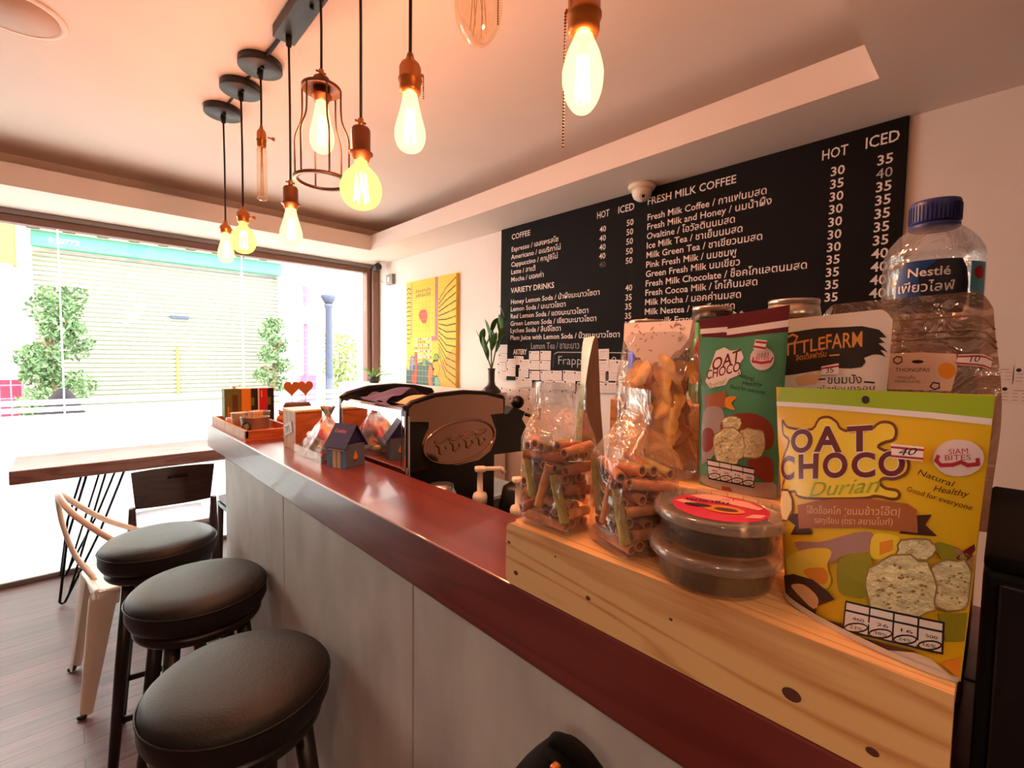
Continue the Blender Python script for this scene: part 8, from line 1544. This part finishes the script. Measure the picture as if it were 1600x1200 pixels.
def pendant(label, x, y, zsock, zneck, ztip, r, shape, lit, socket='brass', canopy=True, key=None, chain=None, cage=False, rail=False):
    t = thing('pendant_lamp', label, 'pendant lamp', (x, y, ZC), 0, None)
    z = lambda a: a - ZC
    ctop = -0.0005
    if canopy:
        m = MB(); m.lathe([(0.0,-0.001),(0.068,-0.001),(0.069,-0.024),(0.066,-0.0265),(0.0,-0.0265)], 'canopy_black', 40)
        for s_ in (-1, 1): m.lathe([(0.0055,-0.034),(0.0055,-0.026)], 'black_metal', 10, (0.0, 0.024*s_, 0))
        m.obj('canopy', t, label='round black ceiling canopy'); ctop = -0.026
    if rail: ctop = -0.034
    m = MB(); m.lathe([(0.008,ctop-0.03),(0.0095,ctop),(0.0,ctop)], 'cord_black', 12)
    m.tube([(0,0,ctop-0.02),(0.0015,0.001,z(zsock)*0.5),(0,0,z(zsock)-0.012)], 0.0034, 'cord_black', 8); m.obj('cord', t)
    hs = zsock - zneck
    m = MB()
    if socket == 'brass': pr_ = [(0.0,0.0),(0.006,0.0),(0.009,-0.012),(0.018,-0.02),(0.0215,-0.028),(0.0215,-hs*0.62),(0.0235,-hs*0.66),(0.0235,-hs*0.72),(0.021,-hs*0.76),(0.021,-hs*0.95),(0.018,-hs-0.004),(0.0,-hs-0.004)]
    else: pr_ = [(0.0,0.0),(0.019,-0.001),(0.0215,-0.006),(0.0215,-hs*0.78),(0.027,-hs*0.80),(0.027,-hs*0.84),(0.022,-hs*0.87),(0.018,-hs-0.004),(0.0,-hs-0.004)]
    sc_ = min(1.0, (r*0.9)/0.0215) if shape == 'tube' else 1.0
    m.lathe([(a*sc_, b_ + z(zsock)) for a, b_ in pr_], 'brass' if socket == 'brass' else 'dark_brass', 28)
    if socket != 'brass': m.tube([(0,0,z(zsock)),(0,0,z(zsock)+0.020)], 0.0065, 'brass', 10); m.tube([(-0.014,0,z(zsock)+0.013),(0.012,0,z(zsock)+0.013)], 0.0026, 'brass', 6)
    so_ = m.obj('socket', t, label='%s lamp socket' % ('brass' if socket == 'brass' else 'dark brass'))
    if key:
        m = MB(); m.tube([(0.02,0,z(zsock)-0.035),(0.034,0,z(zsock)-0.035)], 0.003, 'brass', 8); m.box((0.038,0,z(zsock)-0.035),(0.010,0.003,0.012),'brass',0.001); m.obj('key_switch', so_)
    if chain:
        dx, dy, z1 = chain
        m = MB(); m.tube([(dx*0.4,dy*0.4,z(zsock)-0.040),(dx,dy,z(zsock)-0.042)], 0.003, 'brass', 8)
        n_ = int((zsock-0.042-z1)/0.0042)
        for k in range(n_): m.ball((dx, dy, z(zsock)-0.044-0.0042*k), 0.0017, 'chain_metal', 6)
        m.obj('pull_chain', so_)
    H_ = zneck - ztip
    pts = spline([(a*r, 0, z(zneck) - b_*H_) for a, b_ in SHAPES[shape]], 4)
    m = MB(); m.lathe([(max(p.x, 0.0) if i < len(pts)-1 else 0.0, p.z) for i, p in enumerate(pts)], ('bulb_glow' if r > 0.033 else 'bulb_glow_small') if lit else 'bulb_clear', 32)
    bo = m.obj('bulb', t, label='lit warm glass bulb' if lit else 'unlit clear glass bulb')
    m = MB()
    fr = r*0.34 if shape != 'tube' else r*0.3
    nf = 6
    for k in range(nf):
        a = 2*pi*k/nf; a2 = 2*pi*(k+0.5)/nf
        za, zb = z(zneck) - H_*0.30, z(zneck) - H_*(0.84 if shape != 'tube' else 0.9)
        m.tube([(fr*0.7*cos(a), fr*0.7*sin(a), za), (fr*cos(a2), fr*sin(a2), zb)], 0.0026 if lit else 0.0007, 'filament_lit' if lit else 'filament_off', 5)
    m.tube([(0,0,z(zneck)), (0,0,z(zneck)-H_*0.32)], 0.0035, 'filament_off', 6); m.obj('filament', bo)
    if lit: light('bulb_light', bo, (0, 0, z(zneck) - H_*0.6), BULB_ENERGY, 0.03)
    if cage:
        m = MB(); zt, zb = z(2.062), z(1.822); rt, rb = 0.050, 0.070
        m.lathe([(0.020,zt+0.004),(rt,zt+0.002),(rt,zt-0.006),(rt-0.004,zt-0.006),(rt-0.005,zt-0.001),(0.020,zt)], 'cage_metal', 36)
        ring = lambda R_, zz: [(R_*cos(a*pi/20), R_*sin(a*pi/20), zz) for a in range(40)]
        m.lathe([(rb-0.010,zb+0.002),(rb+0.003,zb+0.002),(rb+0.003,zb-0.004),(rb-0.010,zb-0.004),(rb-0.010,zb+0.002)], 'cage_metal', 40, cap=False)
        for k in range(6):
            a = 2*pi*k/6 + 0.4; c = cos(a); s_ = sin(a)
            m.tube(spline([(rt*c,rt*s_,zt-0.003),(rt*c,rt*s_,zt-0.06),(rt*1.08*c,rt*1.08*s_,zt-0.09),(rb*0.97*c,rb*0.97*s_,zt-0.125),(rb*1.0*c,rb*1.0*s_,zt-0.16),(rb*c,rb*s_,zb)], 4), 0.0024, 'cage_metal', 6)
        m.obj('cage', t, label='bronze wire cage shade')
    return t
k_ = 0.51/0.53
zz = lambda a: 1.35 + (a-1.35)*k_
pendant('farthest pendant lamp: small lit pear bulb on the last round canopy', 0.485, 2.25, 1.900, 1.852, 1.729, 0.030, 'pear', True, key=True)
pendant('pendant lamp with a lit small globe bulb on the middle round canopy', 0.492, 2.01, 1.908, 1.850, 1.731, 0.043, 'globe', True, key=True)
pendant('pendant lamp with an unlit slim tube bulb on the nearest round canopy', 0.503, 1.805, 2.139, 2.066, 1.882, 0.0165, 'tube', False, key=True)
pendant('pendant lamp with a lit pear bulb, hanging lower left of the cage', 0.511, 1.546, 1.868, 1.805, 1.688, 0.0325, 'pear', True, 'dark', False, rail=True)
pendant('pendant lamp with a bronze wire cage around its lit bulb', 0.510, 1.295, zz(2.120), zz(2.058), zz(1.914), 0.031, 'pear', True, 'dark', False, cage=True, rail=True)
pendant('pendant lamp with a big lit globe bulb right of the cage lamp', 0.510, 1.064, zz(1.903), zz(1.828), zz(1.708), 0.0475, 'globe', True, 'dark', False, rail=True)
pendant('pendant lamp with a lit long pear bulb and pull chain, right of the big globe', 0.510, 0.846, zz(1.975), zz(1.898), zz(1.776), 0.0305, 'pear', True, 'brass', False, chain=(0.019,-0.018,1.862), rail=True)
pendant('pendant lamp with a large unlit clear bulb cut by the top of the view', 0.510, 0.632, zz(2.09), zz(2.025), zz(1.891), 0.040, 'oval', False, 'brass', False, chain=(0.024,-0.022,1.900), rail=True)
pendant('nearest pendant lamp: lit oval bulb and pull chain above the snacks', 0.510, 0.409, zz(1.872), zz(1.800), zz(1.692), 0.0275, 'oval', True, 'brass', False, chain=(-0.018,0.017,1.63), rail=True)
t = thing('ceiling_rail', 'long black metal ceiling rail that the nearer pendant lamps hang from', 'lamp rail', (0.509, 0.30, ZC))
m = MB(); m.box2((-0.032,0,-0.034),(0.032,1.285,-0.0005),'canopy_black',0.002); m.obj('rail_body', t)
m = MB()
for y in (1.07, 0.87, 0.65):
    m = MB(); m.lathe([(0.0055,-0.044),(0.0055,-0.033)], 'black_metal', 10, (0.006,y,0)); m.obj('screw', t)
for pts, r_, lab in (([(0.509,1.585,ZC-0.007),(0.506,1.70,ZC-0.0085),(0.503,1.735,ZC-0.0085)], 0.006, 'black cable between the ceiling rail and the nearest round canopy'),
        ([(0.502,1.876,ZC-0.006),(0.498,1.91,ZC-0.006),(0.494,1.940,ZC-0.006)], 0.004, 'short black cable between the nearest and the middle round canopy'),
        ([(0.491,2.080,ZC-0.006),(0.489,2.13,ZC-0.006),(0.487,2.180,ZC-0.006)], 0.004, 'short black cable between the middle and the last round canopy')):
    m = MB(); m.tube(spline(pts), r_, 'cord_black'); m.obj('ceiling_cable', None, (0,0,0), 0, lab, 'cable')
